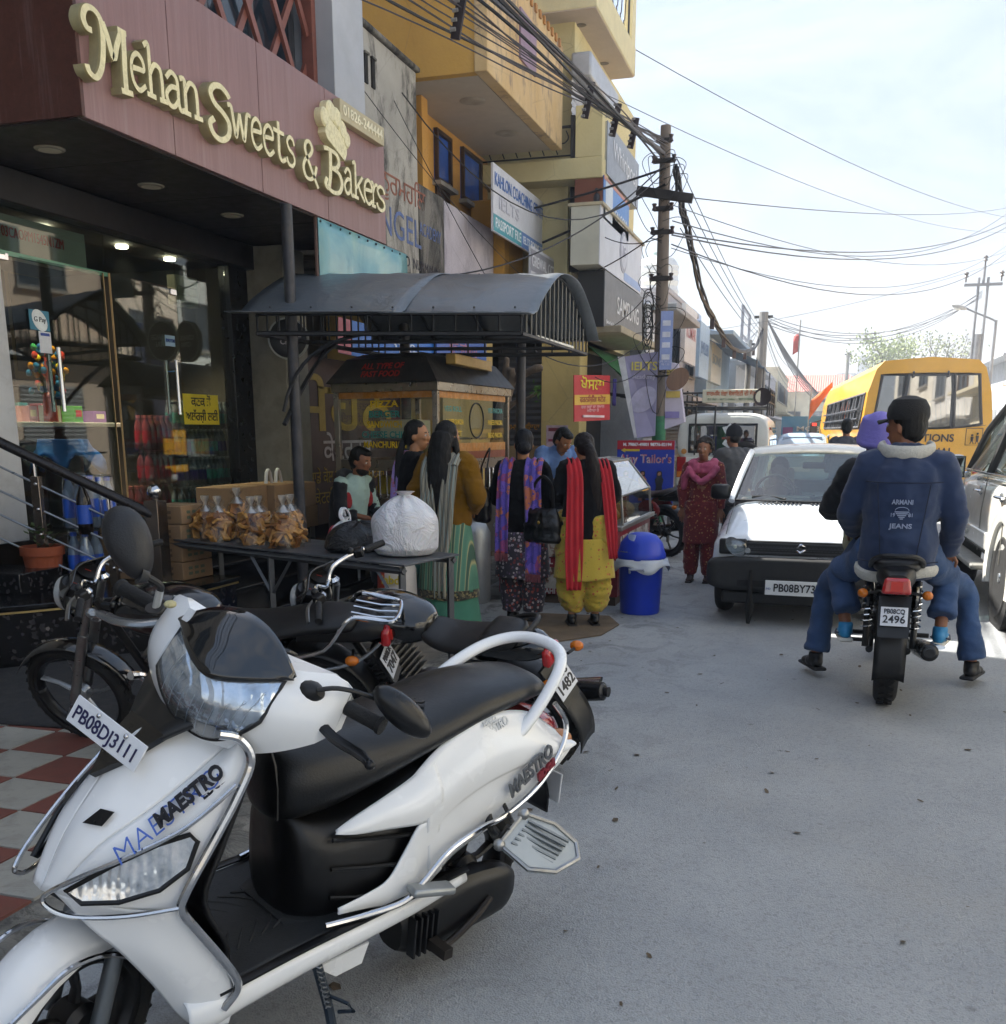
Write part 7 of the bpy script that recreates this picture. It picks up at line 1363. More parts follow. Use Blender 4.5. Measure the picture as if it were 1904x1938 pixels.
# ================================================================ cars, bus, van
def body_loft(st,n=28,p=5,k=3):
    """st: (x,hw,z0,z1,top)"""
    A=spline([(s[0],s[1],s[2]) for s in st],k); B=spline([(s[3],s[4],0) for s in st],k)
    return MB().ring_loft([ring_se(a.x,0,a.y,a.z,b.x,n,p,b.y) for a,b in zip(A,B)])
def car_wheel(T,x,y,R_,w,rim,steer=0,nsp=8):
    wheel(T,(x,y,R_),R_,w,rim,nsp,rz=steer,tread=False)
def hatchback():
    T=thing('hatchback','small old white hatchback facing the camera, plate PB08BY7300','car',(-.12,8.12,0),-92,None); T.scale=(.97,)*3
    wp=M('#d3d9de',.3,0,.04,3,coat=.7,dirt=.12,dirtc='#a39a88',name='dusty_white_paint'); bk=M('#1a1b1c',.65,0,.15,9,dirt=.2,dirtc='#4a463f'); gm=glass('#b9cdc8',alpha=.10,name='windscreen')
    obj('body',body_loft([(-.03,.62,.42,.66,.98),(-.07,.69,.34,.715,.97),(-.2,.71,.24,.755,.96),(-.6,.72,.20,.84,.95),(-.95,.72,.18,.925,.95),(-1.1,.72,.18,.94,.95),(-2.9,.72,.18,.93,.95),(-3.2,.70,.22,.9,.95),(-3.3,.66,.35,.8,.97)],30,6),wp,T,ang=50)
    # bonnet shut lines, vents, washer jets
    for s in (1,-1): obj('bonnet_seam',MB().tube([(-.10,s*.60,.722),(-.45,s*.62,.806),(-.93,s*.635,.918)],.003,4),M('#3a3d40',.6),T)
    for k in range(26):
        y=-.42+.034*k
        if -.06<y<.02: continue
        obj('vent_slot',MB().box((-.90,y,.925),(.05,.016,.006),rotm(ry=12)),M('#17181a',.6),T)
    for p in ((-.80,-.26),(-.55,-.18),(-.80,.3)): obj('washer_jet',MB().sph((p[0],p[1],.945+.155*(p[0]+.93) if 0 else .925+.2*(p[0]+.95)-.02),.012,8,6),BLK(),T)
    # nose: grille, lamps, bumper
    obj('grille',MB().box((-.028,0,.625),(.03,.84,.115)),M('#101113',.5),T,bev=.006)
    for k in range(3): obj('grille_bar',MB().box((-.008,0,.59+.036*k),(.012,.83,.008)),M('#34373a',.4),T)
    mesh=MB()
    for k in range(30):
        for j in range(4): mesh.box((-.011,-.40+.0275*k+(.0137 if j%2 else 0),.585+.026*j),(.004,.02,.006))
    obj('grille_mesh',mesh,M('#3b3e41',.4),T,kind='stuff')
    obj('grille_trim',MB().box((-.02,0,.555),(.04,.9,.02)),M('#9a9da0',.3,.5),T)
    lg=obj('emblem',MB().add([(.004,-.045,.63),(.004,.0,.672),(.004,.045,.645),(.004,.02,.635),(.004,.0,.648),(.004,-.02,.632),(.004,.045,.625),(.004,.0,.583),(.004,-.045,.61),(.004,-.02,.62),(.004,.0,.607),(.004,.02,.622)],[(0,1,2,3,4,5),(6,7,8,9,10,11)]),CHROME(),T,solid=.008)
    rf=M('#c3c9cd',.08,.8,.15,30,coat=1.0,name='car_reflector'); lens=glass('#e6eef0',.03,alpha=.1,name='lamp_lens2')
    for s in (1,-1):
        h=obj('headlamp',MB().box((-.02,s*.53,.63),(.05,.22,.125)),BLK(),T,bev=.015); obj('reflector',MB().lathe([(.001,-.03),(.05,-.012),(.066,.012)],(0.0,s*.51,.63),(1,0,0),n=26,sc=(.88,1.45)),rf,h); obj('lens',MB().sph((.004,s*.51,.63),(.022,.092,.056),20,10),lens,h); obj('bulb',MB().sph((0,s*.51,.63),.02,10,8),M('#e8e4d4',.2),h)
        obj('side_light',MB().lathe([(.001,.012),(.02,.012),(.024,0)],(.0,s*.41,.60),(1,0,0),n=16),M('#a8adb0',.2,.4),h)
        obj('indicator',MB().box((.045,s*.40,.41),(.012,.20,.05)),M('#b5581a',.2,0,.1,coat=.6),T,bev=.006)
        for k in range(6): obj('running_light',MB().sph((.052,s*(.10+.022*k)+(.06*s if k>2 else .05*s)*0+s*.02,.415),(.008,.011,.011),10,7),M('#dfe0d2',.2,emit=.0),T)
    obj('bumper',body_loft([(.06,.62,.34,.50,1),(.055,.68,.29,.54,1),(.0,.735,.27,.555,1),(-.25,.745,.28,.555,1),(-.34,.735,.30,.54,1)],30,5),bk,T,ang=50)
    obj('bumper_slot',MB().box((.058,0,.345),(.012,.95,.05)),M('#060606',.8),T); obj('air_dam',MB().box((-.02,0,.22),(.08,1.2,.1)),bk,T,bev=.02)
    pl=obj('number_plate',MB().box((.075,0,.32),(.006,.50,.118)),M('#dcdedd',.4,0,.03),T,bev=.003); text('PB08BY7300',.088,M('#111214',.5),pl,plane_m((.0795,.015,.318),(0,1,0),(0,0,1)),width=.40,bold=.0016,name='plate_text'); text('IND',.022,M('#2a3f8a',.5),pl,plane_m((.0795,-.225,.31),(0,1,0),(0,0,1)),name='plate_text')
    obj('plate_frame',MB().box((.071,0,.32),(.006,.525,.14)),BLK(),pl)
    # greenhouse
    b=[(-1.0,.655,.935),(-1.0,-.655,.935)]; rfz=1.375
    obj('roof',MB().grid(grid_patch([[(x,y*hw,z-.035*abs(y)**2.2) for y in (-1,-.7,-.3,0,.3,.7,1)] for x,hw,z in ((-1.44,.555,1.352),(-1.6,.575,1.395),(-2.1,.585,1.415),(-2.7,.575,1.405),(-3.0,.56,1.36))])),M('#d9d2c0',.35,0,.08,4,coat=.5,dirt=.25,dirtc='#b8a67f'),T,solid=.02,ang=60)
    obj('windscreen',MB().grid(grid_patch([[(-1.0+.07*(1-y*y)-.0,y*.64,.94),(-1.23+.06*(1-y*y),y*.60,1.145),(-1.45+.03*(1-y*y),y*.545,1.34)] for y in (-1,-.6,-.2,.2,.6,1)])),gm,T)
    obj('windscreen_seal',MB().tube([(-1.0+.07*(1-y*y),y*.645,.938) for y in (-1,-.6,-.2,.2,.6,1)],.012,6).tube([(-1.0,.645,.938),(-1.45,.55,1.34)],.012,6).tube([(-1.0,-.645,.938),(-1.45,-.55,1.34)],.012,6),BLK(),T)
    for s in (1,-1):
        obj('front_pillar',MB().tube([(-1.0,s*.675,.93),(-1.23,s*.625,1.15),(-1.47,s*.565,1.36)],.03,8),wp,T); obj('rear_pillar',MB().tube([(-3.15,s*.66,.92),(-2.95,s*.56,1.36)],.05,8),wp,T); obj('centre_pillar',MB().tube([(-2.05,s*.685,.92),(-2.05,s*.585,1.38)],.03,8),BLK(),T)
        obj('side_glass',MB().add([(-1.1,s*.685,.93),(-2.0,s*.69,.93),(-2.0,s*.595,1.35),(-1.5,s*.58,1.345)],[(0,1,2,3)]),gm,T); obj('rear_side_glass',MB().add([(-2.1,s*.69,.93),(-3.05,s*.67,.92),(-2.9,s*.57,1.34),(-2.1,s*.595,1.35)],[(0,1,2,3)]),gm,T)
        mr=obj('door_mirror',loft([(-1.26,.03,.98,1.04,s*.80),(-1.22,.085,.935,1.065,s*.80),(-1.19,.09,.93,1.07,s*.80),(-1.17,.07,.945,1.055,s*.80)],16,4) ,BLK(),T,ang=60); obj('mirror_arm',MB().tube([(-1.2,s*.69,.96),(-1.2,s*.74,.965)],.03,8),BLK(),mr)
        car_wheel(T,-.62,s*.64,.265,.15,M('#6a6c6e',.5,.3)); car_wheel(T,-2.75,s*.64,.265,.15,M('#6a6c6e',.5,.3))
    obj('rear_glass',MB().add([(-3.2,-.62,.95),(-3.2,.62,.95),(-3.0,.52,1.33),(-3.0,-.52,1.33)],[(0,1,2,3)]),gm,T)
    for y0 in (-.38,.12): obj('wiper',MB().tube([(-.94,y0+.18,.955),(-1.02,y0+.02,.985),(-1.0,y0-.12,.97)],.008,6).tube([(-1.02,y0+.42,.99),(-1.02,y0-.12,.975)],.006,5),BLK(),T)
    # cabin
    sd=M('#8f8b80',.8,0,.1); dk=M('#1c1d20',.7)
    obj('dashboard',MB().box((-1.12,0,.90),(.25,1.2,.14)),M('#26282c',.7),T,bev=.03); obj('steering_wheel',MB().tube([(-1.36+.05*math.sin(a),.33*-1+.17*math.cos(a),.99+.16*math.sin(a)) for a in [k*6.283/24 for k in range(24)]],.014,7,closed=True),dk,T)
    for s in (1,-1):
        obj('seat_back',loft([(-1.98,.20,.45,1.0,s*.32),(-1.90,.23,.42,1.04,s*.32),(-1.84,.20,.45,1.02,s*.32)],16,4),sd,T); obj('headrest',MB().box((-1.93,s*.32,1.12),(.07,.24,.16)),sd,T,bev=.04)
    obj('rear_bench',MB().box((-2.75,0,.85),(.14,1.1,.4)),sd,T,bev=.04); obj('mirror_inside',MB().box((-1.38,0,1.24),(.02,.2,.06)),dk,T,bev=.012)
    d=MB().tube([(-1.75,-.33,.6),(-1.80,-.33,.9),(-1.82,-.33,1.02)],[.17,.19,.08],14).sph((-1.80,-.33,1.17),(.095,.08,.12),14,10).tube([(-1.78,-.17,.98),(-1.6,-.13,.86),(-1.40,-.2,.98)],[.06,.05,.035],10).tube([(-1.78,-.5,.98),(-1.6,-.52,.86),(-1.40,-.45,.98)],[.06,.05,.035],10)
    Pd=thing('person','driver in dark clothing at the wheel of the white hatchback','person',(-.12,8.12,0),-92); Pd.scale=(.97,)*3; obj('body',remesh(d,.02,5),M('#3a3432',.8,0,.2),Pd); obj('hair',MB().sph((-1.82,-.33,1.21),(.10,.088,.10),12,8),M('#0d0b0a',.7),Pd)  # one dark colour over skin and clothes paints the cabin shade
    d=MB().tube([(-1.75,.33,.6),(-1.80,.33,.9),(-1.82,.33,1.0)],[.17,.18,.07],14).sph((-1.80,.33,1.15),(.09,.075,.115),14,10).tube([(-1.78,.2,.95),(-1.6,.2,.75),(-1.48,.3,.72)],[.055,.05,.035],10).tube([(-1.78,.48,.95),(-1.6,.48,.75),(-1.48,.36,.72)],[.055,.05,.035],10)
    Pd=thing('person','passenger in dark clothing beside the driver of the white hatchback','person',(-.12,8.12,0),-92); Pd.scale=(.97,)*3; obj('body',remesh(d,.02,5),M('#2e2f38',.8,0,.2),Pd); obj('hair',MB().sph((-1.83,.33,1.19),(.095,.083,.10),12,8),M('#0d0b0a',.7),Pd)  # same painted cabin shade: skin and clothes share one dark colour
    t=thing('hanging_tassel','dark braided tassel hanging from the hatchback bumper','tassel',(-.12-.36,8.05,.02)); obj('braid',MB().tube([(0,0,.42),(.0,-.01,.25),(.005,-.01,.12),(0,-.01,0)],[.012,.02,.035,.015],9),M('#151515',.95,0,.3,40,bump=.8,bscale=90),t)
def suv():
    T=thing('suv','large pearl white off-road wagon cut by the right edge of the picture','car',(2.27,10.0,0),91)
    # local x forward (+Y), y left (-X); left side plane at y=.92
    wp=M('#dcdad2',.22,0,.04,3,coat=.9,name='pearl_paint'); bk=M('#151617',.6,0,.2); gm=glass('#8f9a94',alpha=.14,name='tinted_glass'); ch=CHROME()
    obj('body',body_loft([(2.32,.70,.55,.85,.95),(2.25,.84,.42,.98,.92),(1.9,.90,.38,1.08,.90),(1.25,.92,.36,1.14,.92),(.4,.925,.36,1.16,.93),(-1.4,.925,.36,1.17,.93),(-2.2,.90,.42,1.17,.93),(-2.4,.84,.5,1.1,.93)],34,5),wp,T,ang=50)
    gs=[(1.05,.80,1.12,1.16),(.55,.80,1.12,1.52),(.25,.80,1.12,1.70),(-.6,.80,1.12,1.765),(-1.9,.79,1.12,1.74),(-2.15,.77,1.12,1.66),(-2.33,.74,1.12,1.35)]
    obj('roof',MB().grid(grid_patch([[(x,y*.70,z-.04*abs(y)**2) for y in (-1,-.6,0,.6,1)] for x,z in ((.25,1.70),(0,1.76),(-.8,1.79),(-1.7,1.77),(-2.15,1.68))])),wp,T,solid=.03,ang=60)
    for s in (1,-1):
        y=lambda a:s*a
        obj('a_pillar',MB().tube([(1.08,y(.86),1.13),(.6,y(.80),1.5),(.22,y(.72),1.71)],.035,8),bk,T); 
        for x in (-.28,-1.25): obj('door_pillar',MB().tube([(x,y(.885),1.13),(x-.08,y(.73),1.70)],.04,8),bk,T)
        obj('d_pillar',MB().tube([(-2.2,y(.86),1.15),(-2.1,y(.73),1.68)],.07,8),wp,T)
        for a,b,c,d in (((.98,.875,1.14),(-.24,.89,1.14),(-.31,.735,1.66),(.28,.74,1.64)),((-.32,.89,1.14),(-1.22,.885,1.14),(-1.30,.73,1.66),(-.38,.735,1.67)),((-1.30,.885,1.15),(-2.1,.86,1.17),(-2.02,.74,1.62),(-1.36,.73,1.66))): obj('side_glass',MB().add([(p[0],s*p[1],p[2]) for p in (a,b,c,d)],[(0,1,2,3)]),gm,T)
        obj('window_trim',MB().tube([(1.0,y(.90),1.135),(-.5,y(.915),1.14),(-2.15,y(.89),1.16)],.012,6),ch,T)
        for x in (.98,-.27,-1.32): obj('door_seam',MB().tube([(x,y(.928),.48),(x,y(.93),.8),(x-.02,y(.905),1.12)],.004,4),M('#6f6c64',.6),T)
        for x in (-.1,-1.12):
            h=obj('door_handle',MB().tube([(x+.10,y(.935),.985),(x+.03,y(.965),.99),(x-.06,y(.965),.99),(x-.12,y(.935),.985)],[(.012,.016)]*4,10),ch,T); obj('handle_cup',MB().sph((x-.01,y(.925),.985),(.085,.012,.04),14,8),M('#8d9092',.2,.7),h)
        for x in (1.37,-1.38):
            car_wheel(T,x,s*.80,.385,.26,M('#b5b7b6',.25,.8,.1),nsp=6)
            obj('wheel_arch',MB().grid([[V(x+r_*math.cos(t),y(yy),.385+r_*math.sin(t)) for r_,yy in ((.42,.86),(.43,.95),(.50,.965),(.56,.93))] for t in [R(-12+k*204/20) for k in range(21)]]),wp,T,ang=60); obj('arch_liner',MB().lathe([(.001,0),(.43,0),(.43,.22)],(x,y(.70),.385),(0,s,0),n=28),M('#0c0c0c',.9),T)
        obj('side_step',MB().box((0,y(.98),.40),(1.75,.16,.045)),M('#7b7a74',.6,.2,.1),T,bev=.015)
        obj('door_cladding',MB().box((.0,y(.935),.60),(1.75,.03,.14)),wp,T,bev=.012)
        m=obj('door_mirror',loft([(.86,.05,1.10,1.22,s*1.06),(.82,.105,1.06,1.27,s*1.06),(.76,.115,1.05,1.28,s*1.06),(.735,.105,1.06,1.27,s*1.06)],18,4),wp,T,ang=60); obj('mirror_glass',MB().box((.728,y(1.06),1.165),(.006,.19,.18)),M('#a9b4b2',.03,1,.05),m,bev=.03); obj('mirror_rim',MB().box((.733,y(1.06),1.165),(.004,.215,.20)),BLK(),m,bev=.03); obj('mirror_foot',MB().box((.80,y(.95),1.09),(.06,.12,.06)),ch,m,bev=.015)
        tl=obj('tail_lamp',MB().box((-2.33,y(.78),1.0),(.12,.2,.3)),M('#a01a1c',.15,0,.1,coat=1),T,bev=.03)
    obj('windscreen',MB().add([(1.1,-.8,1.14),(1.1,.8,1.14),(.3,.66,1.68),(.3,-.66,1.68)],[(0,1,2,3)]),gm,T); obj('rear_glass',MB().add([(-2.3,-.74,1.2),(-2.3,.74,1.2),(-2.14,.64,1.62),(-2.14,-.64,1.62)],[(0,1,2,3)]),gm,T)
    for x in (.15,-.85): obj('seat',MB().box((x,.0,.95),(.16,1.3,.75)),M('#4a4640',.8),T,bev=.05)
    text('FORTUNER',.06,M('#bdbab0',.3),T,plane_m((.35,.953,.60),(-1,0,0),(0,0,1)),width=.42,ext=.001,name='embossing')
    obj('mud_flap',MB().box((-1.85,.80,.32),(.02,.26,.32)),M('#121212',.8),T)
def bus():
    T=thing('school_bus','yellow school bus seen from behind with INSTITUTIONS lettering','bus',(1.78,20.8,0),94)
    # local x forward, rear face at x=0, y left
    ye=M('#d29a1c',.35,0,.06,3,coat=.3,dirt=.2,dirtc='#a8842e',name='bus_yellow'); dk=M('#3b3d42',.5,0,.1); gm=glass('#7d8a90',alpha=.22,name='bus_glass'); W=1.12
    prof=[(-W*.97,.55),(-W,.9),(-W*1.01,1.55),(-W*.95,2.2),(-W*.84,2.62),(-W*.72,2.76),(0,2.82),(W*.72,2.76),(W*.84,2.62),(W*.95,2.2),(W*1.01,1.55),(W,.9),(W*.97,.55)]
    sec=lambda x,k=1.0,dz=0:[V(x,y*k,z+dz) for y,z in prof]
    # shell with window openings down both sides
    mb=MB(); xs=[0,.35]+[.35+1.35*k for k in range(1,8)]+[11.0,11.8]
    for a,b in zip(xs,xs[1:]):
        A,B=sec(a),sec(b)
        for j in range(12):
            if j in(2,9) and .3<a<9.8: continue
            mb.quad(A[j],A[j+1],B[j+1],B[j])
    obj('shell',mb,ye,T,ang=40)
    obj('floor',MB().bb((.0,-1.05,.5),(11.8,1.05,.62)),dk,T); obj('front_wall',MB().add(sec(11.8),[tuple(range(13))]),ye,T)
    for k in range(7):
        x0,x1=.37+1.35*k,.35+1.35*(k+1)-.02
        for s in (1,-1):
            yb,yt=s*W*1.01,s*W*.95
            w_=obj('side_window',MB().add([(x0,yb,1.56),(x1,yb,1.56),(x1,yt,2.19),(x0,yt,2.19)],[(0,1,2,3)]),gm,T)
            obj('window_frame',MB().tube([(x0,yb*1.003,1.56),(x1,yb*1.003,1.56),(x1,yt*1.003,2.19),(x0,yt*1.003,2.19)],.03,4,closed=True),dk,w_); obj('slider_bar',MB().tube([((x0+x1)/2,yb*1.003,1.56),((x0+x1)/2,yt*1.003,2.19)],.02,4),dk,w_)
    for z in (1.72,1.9):
        for s in (1,-1): obj('guard_rail',MB().tube([(.5,s*(W*1.05),z),(9.7,s*(W*1.05),z)],.018,6),M('#4b4e54',.5,.4),T)
    # rear face: panel around the big window
    f=lambda y,z:(-.10*math.sin(math.pi*min(max((z-.55)/2.2,0),1))*.5-.02,y,z)
    ybw,ytw,zb,zt=.95,.84,1.64,2.50
    out=[(y,z) for y,z in prof]; inn=[(-ybw,zb),(-ybw*.99,zb+.35),(-ytw*1.03,2.2),(-ytw,zt),(-.3,zt+.02),(.3,zt+.02),(ytw,zt),(ytw*1.03,2.2),(ybw*.99,zb+.35),(ybw,zb)]
    o2=[(-W*.97,.55),(-W*.995,.9)]; 
    def strip(a,b): return [f(*p) for p in a],[f(*p) for p in b]
    mb=MB()
    # lower panel
    zs=[.55,.9,1.2,zb-.03]
    for za,zc in zip(zs,zs[1:]):
        wa=W*.97+(W*.04)*min(1,(za-.55)/.6); wc=W*.97+(W*.04)*min(1,(zc-.55)/.6); ya=[-wa+2*wa*i/10 for i in range(11)]; yc=[-wc+2*wc*i/10 for i in range(11)]
        for i in range(10): mb.quad(f(ya[i],za),f(ya[i+1],za),f(yc[i+1],zc-(.09*(1-((i+1)/5-1)**2) if zc>1.5 else 0)),f(yc[i],zc-(.09*(1-(i/5-1)**2) if zc>1.5 else 0)))
    obj('rear_panel',mb,ye,T,ang=30)
    mb=MB()
    for s in (1,-1):
        A=[(s*W*1.01,1.60),(s*W*.99,1.85),(s*W*.95,2.2),(s*W*.84,2.62)]; B=[(s*ybw,1.60),(s*ybw*.985,1.85),(s*ytw*1.04,2.2),(s*ytw,2.52)]
        for i in range(3): mb.quad(f(*A[i]),f(*A[i+1]),f(*B[i+1]),f(*B[i]))
    A=[(-W*.84,2.62),(-W*.72,2.76),(0,2.82),(W*.72,2.76),(W*.84,2.62)]; B=[(-ytw,2.52),(-ytw*.8,2.53),(0,2.54),(ytw*.8,2.53),(ytw,2.52)]
    for i in range(4): mb.quad(f(*A[i]),f(*A[i+1]),f(*B[i+1]),f(*B[i]))
    obj('rear_surround',mb,ye,T,ang=30)
    g=lambda y,z:V(f(y,z)[0]+.01,y,z)
    for (a,b) in ((-.95,-.47),(-.43,.43),(.47,.95)):
        ta,tb=a*.885,b*.885; zz=lambda y:1.62-.09*(1-(y/.95)**2)
        w_=obj('rear_window',MB().add([g(a,zz(a)),g(b,zz(b)),g(tb,2.5),g(ta,2.5)],[(0,1,2,3)]),gm,T); obj('window_frame',MB().tube([g(a,zz(a)),g(b,zz(b)),g(tb,2.5),g(ta,2.5)],.038,4,closed=True),dk,w_)
    bk=M('#2a2320',.5)
    lt=lambda s,sz,y,z,wd:text(s,sz,bk,T,plane_m(V(f(0,z)[0]-.012,y,z),(0,-1,0),(-.03,0,1)),width=wd,bold=.004,ext=.002)
    lt('S.D. INSTITUTIONS',.19,.30,1.36,1.6); lt('NURMAHAL',.22,.02,1.10,1.05); lt('www.sdnm.edu.com',.1,.05,.93,.70); lt('98150-64019',.085,-.02,.82,.52); lt('98761-94786',.07,-.02,.72,.45)
    bp=obj('school_panel',MB().tube([V(f(y,z)[0]-.012,y,z) for y,z in ((-.70,1.24),(-.98,1.24),(-.98,1.54),(-.70,1.54))],.008,5,closed=True),bk,T)
    for y,h in ((-.80,.13),(-.89,.16)): obj('child_figure',MB().tube([(-.13,y,1.30),(-.13,y,1.30+h*.7)],[.02,.028],8).sph((-.13,y,1.30+h*.9),.022,8,6).tube([(-.13,y-.03,1.26),(-.13,y,1.34)],.008,5).tube([(-.13,y+.03,1.26),(-.13,y,1.34)],.008,5),bk,bp)
    obj('rear_bumper',MB().box((-.12,0,.45),(.18,2.2,.22)),dk,T,bev=.03)
    for s in (1,-1):
        obj('tail_lamp',MB().box((-.07,s*.95,.72),(.05,.14,.26)),M('#a01a1c',.2,0,.1,coat=.6),T,bev=.02); wheel(T,(2.6,s*.92,.45),.45,.25,M('#6f6d68',.5),8,tread=False); wheel(T,(8.6,s*.92,.45),.45,.25,M('#6f6d68',.5),8,tread=False)
        for z in (2.56,): obj('window_hinge',MB().tube([(-.06,s*.3,2.56),(-.10,s*.3,2.46)],.02,6),dk,T)
    for k in range(5):
        for s in (1,-1): obj('seat',MB().box((1.2+1.5*k,s*.55,1.28),(.12,.9,.7)),M('#55503f',.8),T,bev=.04)
    m=obj('wing_mirror',MB().box((11.6,1.32,1.5),(.08,.22,.5)),BLK(),T,bev=.03); obj('mirror_arm',MB().tube([(11.6,1.1,1.8),(11.6,1.3,1.75)],.02,6),BLK(),m); obj('marker_lamp',MB().box((11.55,1.3,1.68),(.02,.12,.08)),M('#d0281c',.3,emit=1.2,var=0),m)
def van():
    T=thing('white_van','white utility van with roof rack and spare wheel ahead of the hatchback','van',(-1.82,19.6,0),90)
    wp=M('#dcdcd6',.35,0,.05,3,coat=.4,dirt=.15,dirtc='#a8a08d'); dk=BLK(.5); gm=glass('#6d777c',alpha=.2,name='van_glass')
    obj('body',body_loft([(0,.80,.45,1.0,.98),(.04,.85,.38,1.02,.98),(.3,.86,.34,1.04,.98),(3.0,.86,.34,1.03,.98),(3.9,.84,.36,1.0,.98),(4.2,.78,.45,.92,.97)],30,7),wp,T,ang=50)
    obj('cabin',body_loft([(.02,.82,.98,1.70,.86),(.08,.84,.98,1.79,.86),(.5,.845,.98,1.83,.86),(2.4,.84,.98,1.81,.86),(2.7,.83,.98,1.72,.85),(3.1,.80,.98,1.08,.95)],30,6),wp,T,ang=50)
    rw=obj('rear_window',MB().box((.0,0,1.36),(.02,1.18,.46)),gm,T,bev=.05); obj('window_seal',MB().box((.012,0,1.36),(.02,1.26,.54)),dk,T,bev=.06)
    ins=M('#d5d8da',.5); s_=obj('rear_sticker',MB().prism([(-.03,-.28),(.03,-.28),(.04,-.18),(.13,-.12),(.09,-.06),(.03,0),(.10,.10),(.14,.18),(.05,.20),(0,.26),(-.05,.20),(-.14,.18),(-.10,.10),(-.03,0),(-.09,-.06),(-.13,-.12),(-.04,-.18)],(-.004,0,0),o=(-.014,-.13,1.38),ux=(0,-1,0),uy=(0,0,1)),ins,T)
    text('SEWA SOSAITI',.05,M('#c23a3a',.5),T,plane_m((-.02,-.14,1.36),(0,-1,0),(0,0,1)),width=.3)
    wheel(T,(-.09,-.42,.98),.33,.18,M('#3a3a3a',.5),5,rz=90,tread=False); 
    for s in (1,-1):
        l=obj('tail_lamp',MB().box((-.01,s*.74,.83),(.04,.17,.38)),M('#9c1a1c',.15,0,.1,coat=.8),T,bev=.012); obj('amber_section',MB().box((-.03,s*.74,.70),(.02,.15,.10)),M('#c2701c',.2),l)
        for x in (.5,1.5,2.4): obj('side_window',MB().box((x+.1,s*.835,1.36),(.8,.02,.42),rotm(rx=s*5)),gm,T,bev=.03)
        wheel(T,(.85,s*.74,.35),.35,.2,M('#7d7d7a',.5),6,tread=False); wheel(T,(3.3,s*.74,.35),.35,.2,M('#7d7d7a',.5),6,tread=False)
    obj('rear_bumper',MB().box((-.06,0,.40),(.16,1.6,.2)),M('#4a1f1c',.5),T,bev=.03); obj('round_decal',MB().lathe([(.001,.0),(.05,0),(.05,.004)],(-.012,.70,1.12),(-1,0,0),n=18),M('#c98a3a',.5),T)
    rk=M('#17181a',.5)
    for s in (1,-1):
        obj('rack_rail',MB().tube([(.05,s*.78,2.02),(2.4,s*.78,2.02)],.018,6),rk,T); obj('rack_rail',MB().tube([(.05,s*.78,2.18),(2.4,s*.78,2.18)],.016,6),rk,T)
        for x in (.05,.8,1.6,2.4): obj('rack_post',MB().tube([(x,s*.78,1.78),(x,s*.78,2.25)],.018,6),rk,T)
    for z in (2.02,2.18): obj('rack_cross',MB().tube([(.05,-.78,z),(.05,.78,z)],.016,6),rk,T)
    for k in range(7): obj('rack_slat',MB().tube([(.1+.38*k,-.78,1.92),(.1+.38*k,.78,1.92)],.016,6),rk,T)
    for y in (-.35,.0): obj('ladder_rail',MB().tube([(.02,y+.5,1.95),(-.03,y+.5,1.75),(-.03,y+.5,1.05)],.018,6),rk,T)
    sg=obj('rack_sign',MB().box((.02,-.12,2.12),(.03,1.05,.24)),M('#d8d2bc',.5,0,.05),T,bev=.09,bseg=4); text('ਧਾਰਮਿਕ ਸੇਵਾ ਸੋਸਾਇਟੀ ਦੀ ਭੇਟਾ',.1,M('#c2581c',.5),sg,plane_m((.0,-.12,2.16),(0,-1,0),(0,0,1)),width=.9,bold=.002); text('ਵੈਨ ਸੇਵਾ - 9872100861 - 9872100863',.05,M('#3a6a3a',.5),sg,plane_m((.0,-.12,2.06),(0,-1,0),(0,0,1)),width=.85)
    h=obj('loudspeaker',MB().lathe([(.05,.25),(.07,.1),(.15,0),(.16,-.01),(.06,.03)],(.0,-.68,2.1),(1,0,0),n=20),M('#2a1a18',.5),T)
def small_blue_car():
    T=thing('blue_saloon','small pale blue saloon car just ahead of the white van','car',(-.55,27,0),90); wp=M('#9fb6cc',.3,0,.05,3,coat=.6); gm=glass('#5d686e',alpha=.2)
    obj('body',body_loft([(0,.72,.4,.85,.97),(.1,.78,.3,.9,.96),(1,.8,.28,.92,.96),(3.4,.8,.28,.9,.96),(3.9,.72,.4,.75,.96)],24,6),wp,T,ang=50); obj('roof',body_loft([(.45,.66,.9,.95,.9),(.9,.66,.9,1.38,.82),(1.8,.66,.9,1.44,.82),(2.5,.66,.9,1.34,.82),(3.0,.62,.88,.95,.9)],24,5),wp,T,ang=50)
    obj('rear_window',MB().add([(.52,-.56,.97),(.52,.56,.97),(.86,.48,1.33),(.86,-.48,1.33)],[(0,1,2,3)]).xf(Matrix.Translation((-.03,0,.02))),gm,T)
    for s in (1,-1):
        obj('side_window',MB().add([(1.0,s*.655,.97),(2.4,s*.655,.97),(2.2,s*.575,1.32),(1.1,s*.575,1.34)],[(0,1,2,3)]).xf(Matrix.Translation((0,s*.012,0))),gm,T); obj('tail_lamp',MB().box((.0,s*.65,.72),(.06,.2,.14)),M('#a01a1c',.2,0,.1),T,bev=.02)
        for x in (.7,3.2): wheel(T,(x,s*.68,.29),.29,.17,M('#8a8a8a',.4,.5),6,tread=False)
    obj('number_plate',MB().box((-.02,0,.55),(.02,.5,.11)),M('#d8d8d8',.5),T)
    signboard('blue_hoarding','blue advertising hoarding beyond the pale blue saloon',(-.3,33,1.55),(1,0,0),2.0,.75,'#4f8fc0',[('MOBILE',.2,'#d5dfe8',.0,.0,1.1)],bands=[(.75,.28,.45,.16,'#b03a3c'),(-.8,-.1,.3,.3,'#7a4a8c')],depth=.05)
hatchback(); suv(); bus(); van(); small_blue_car()
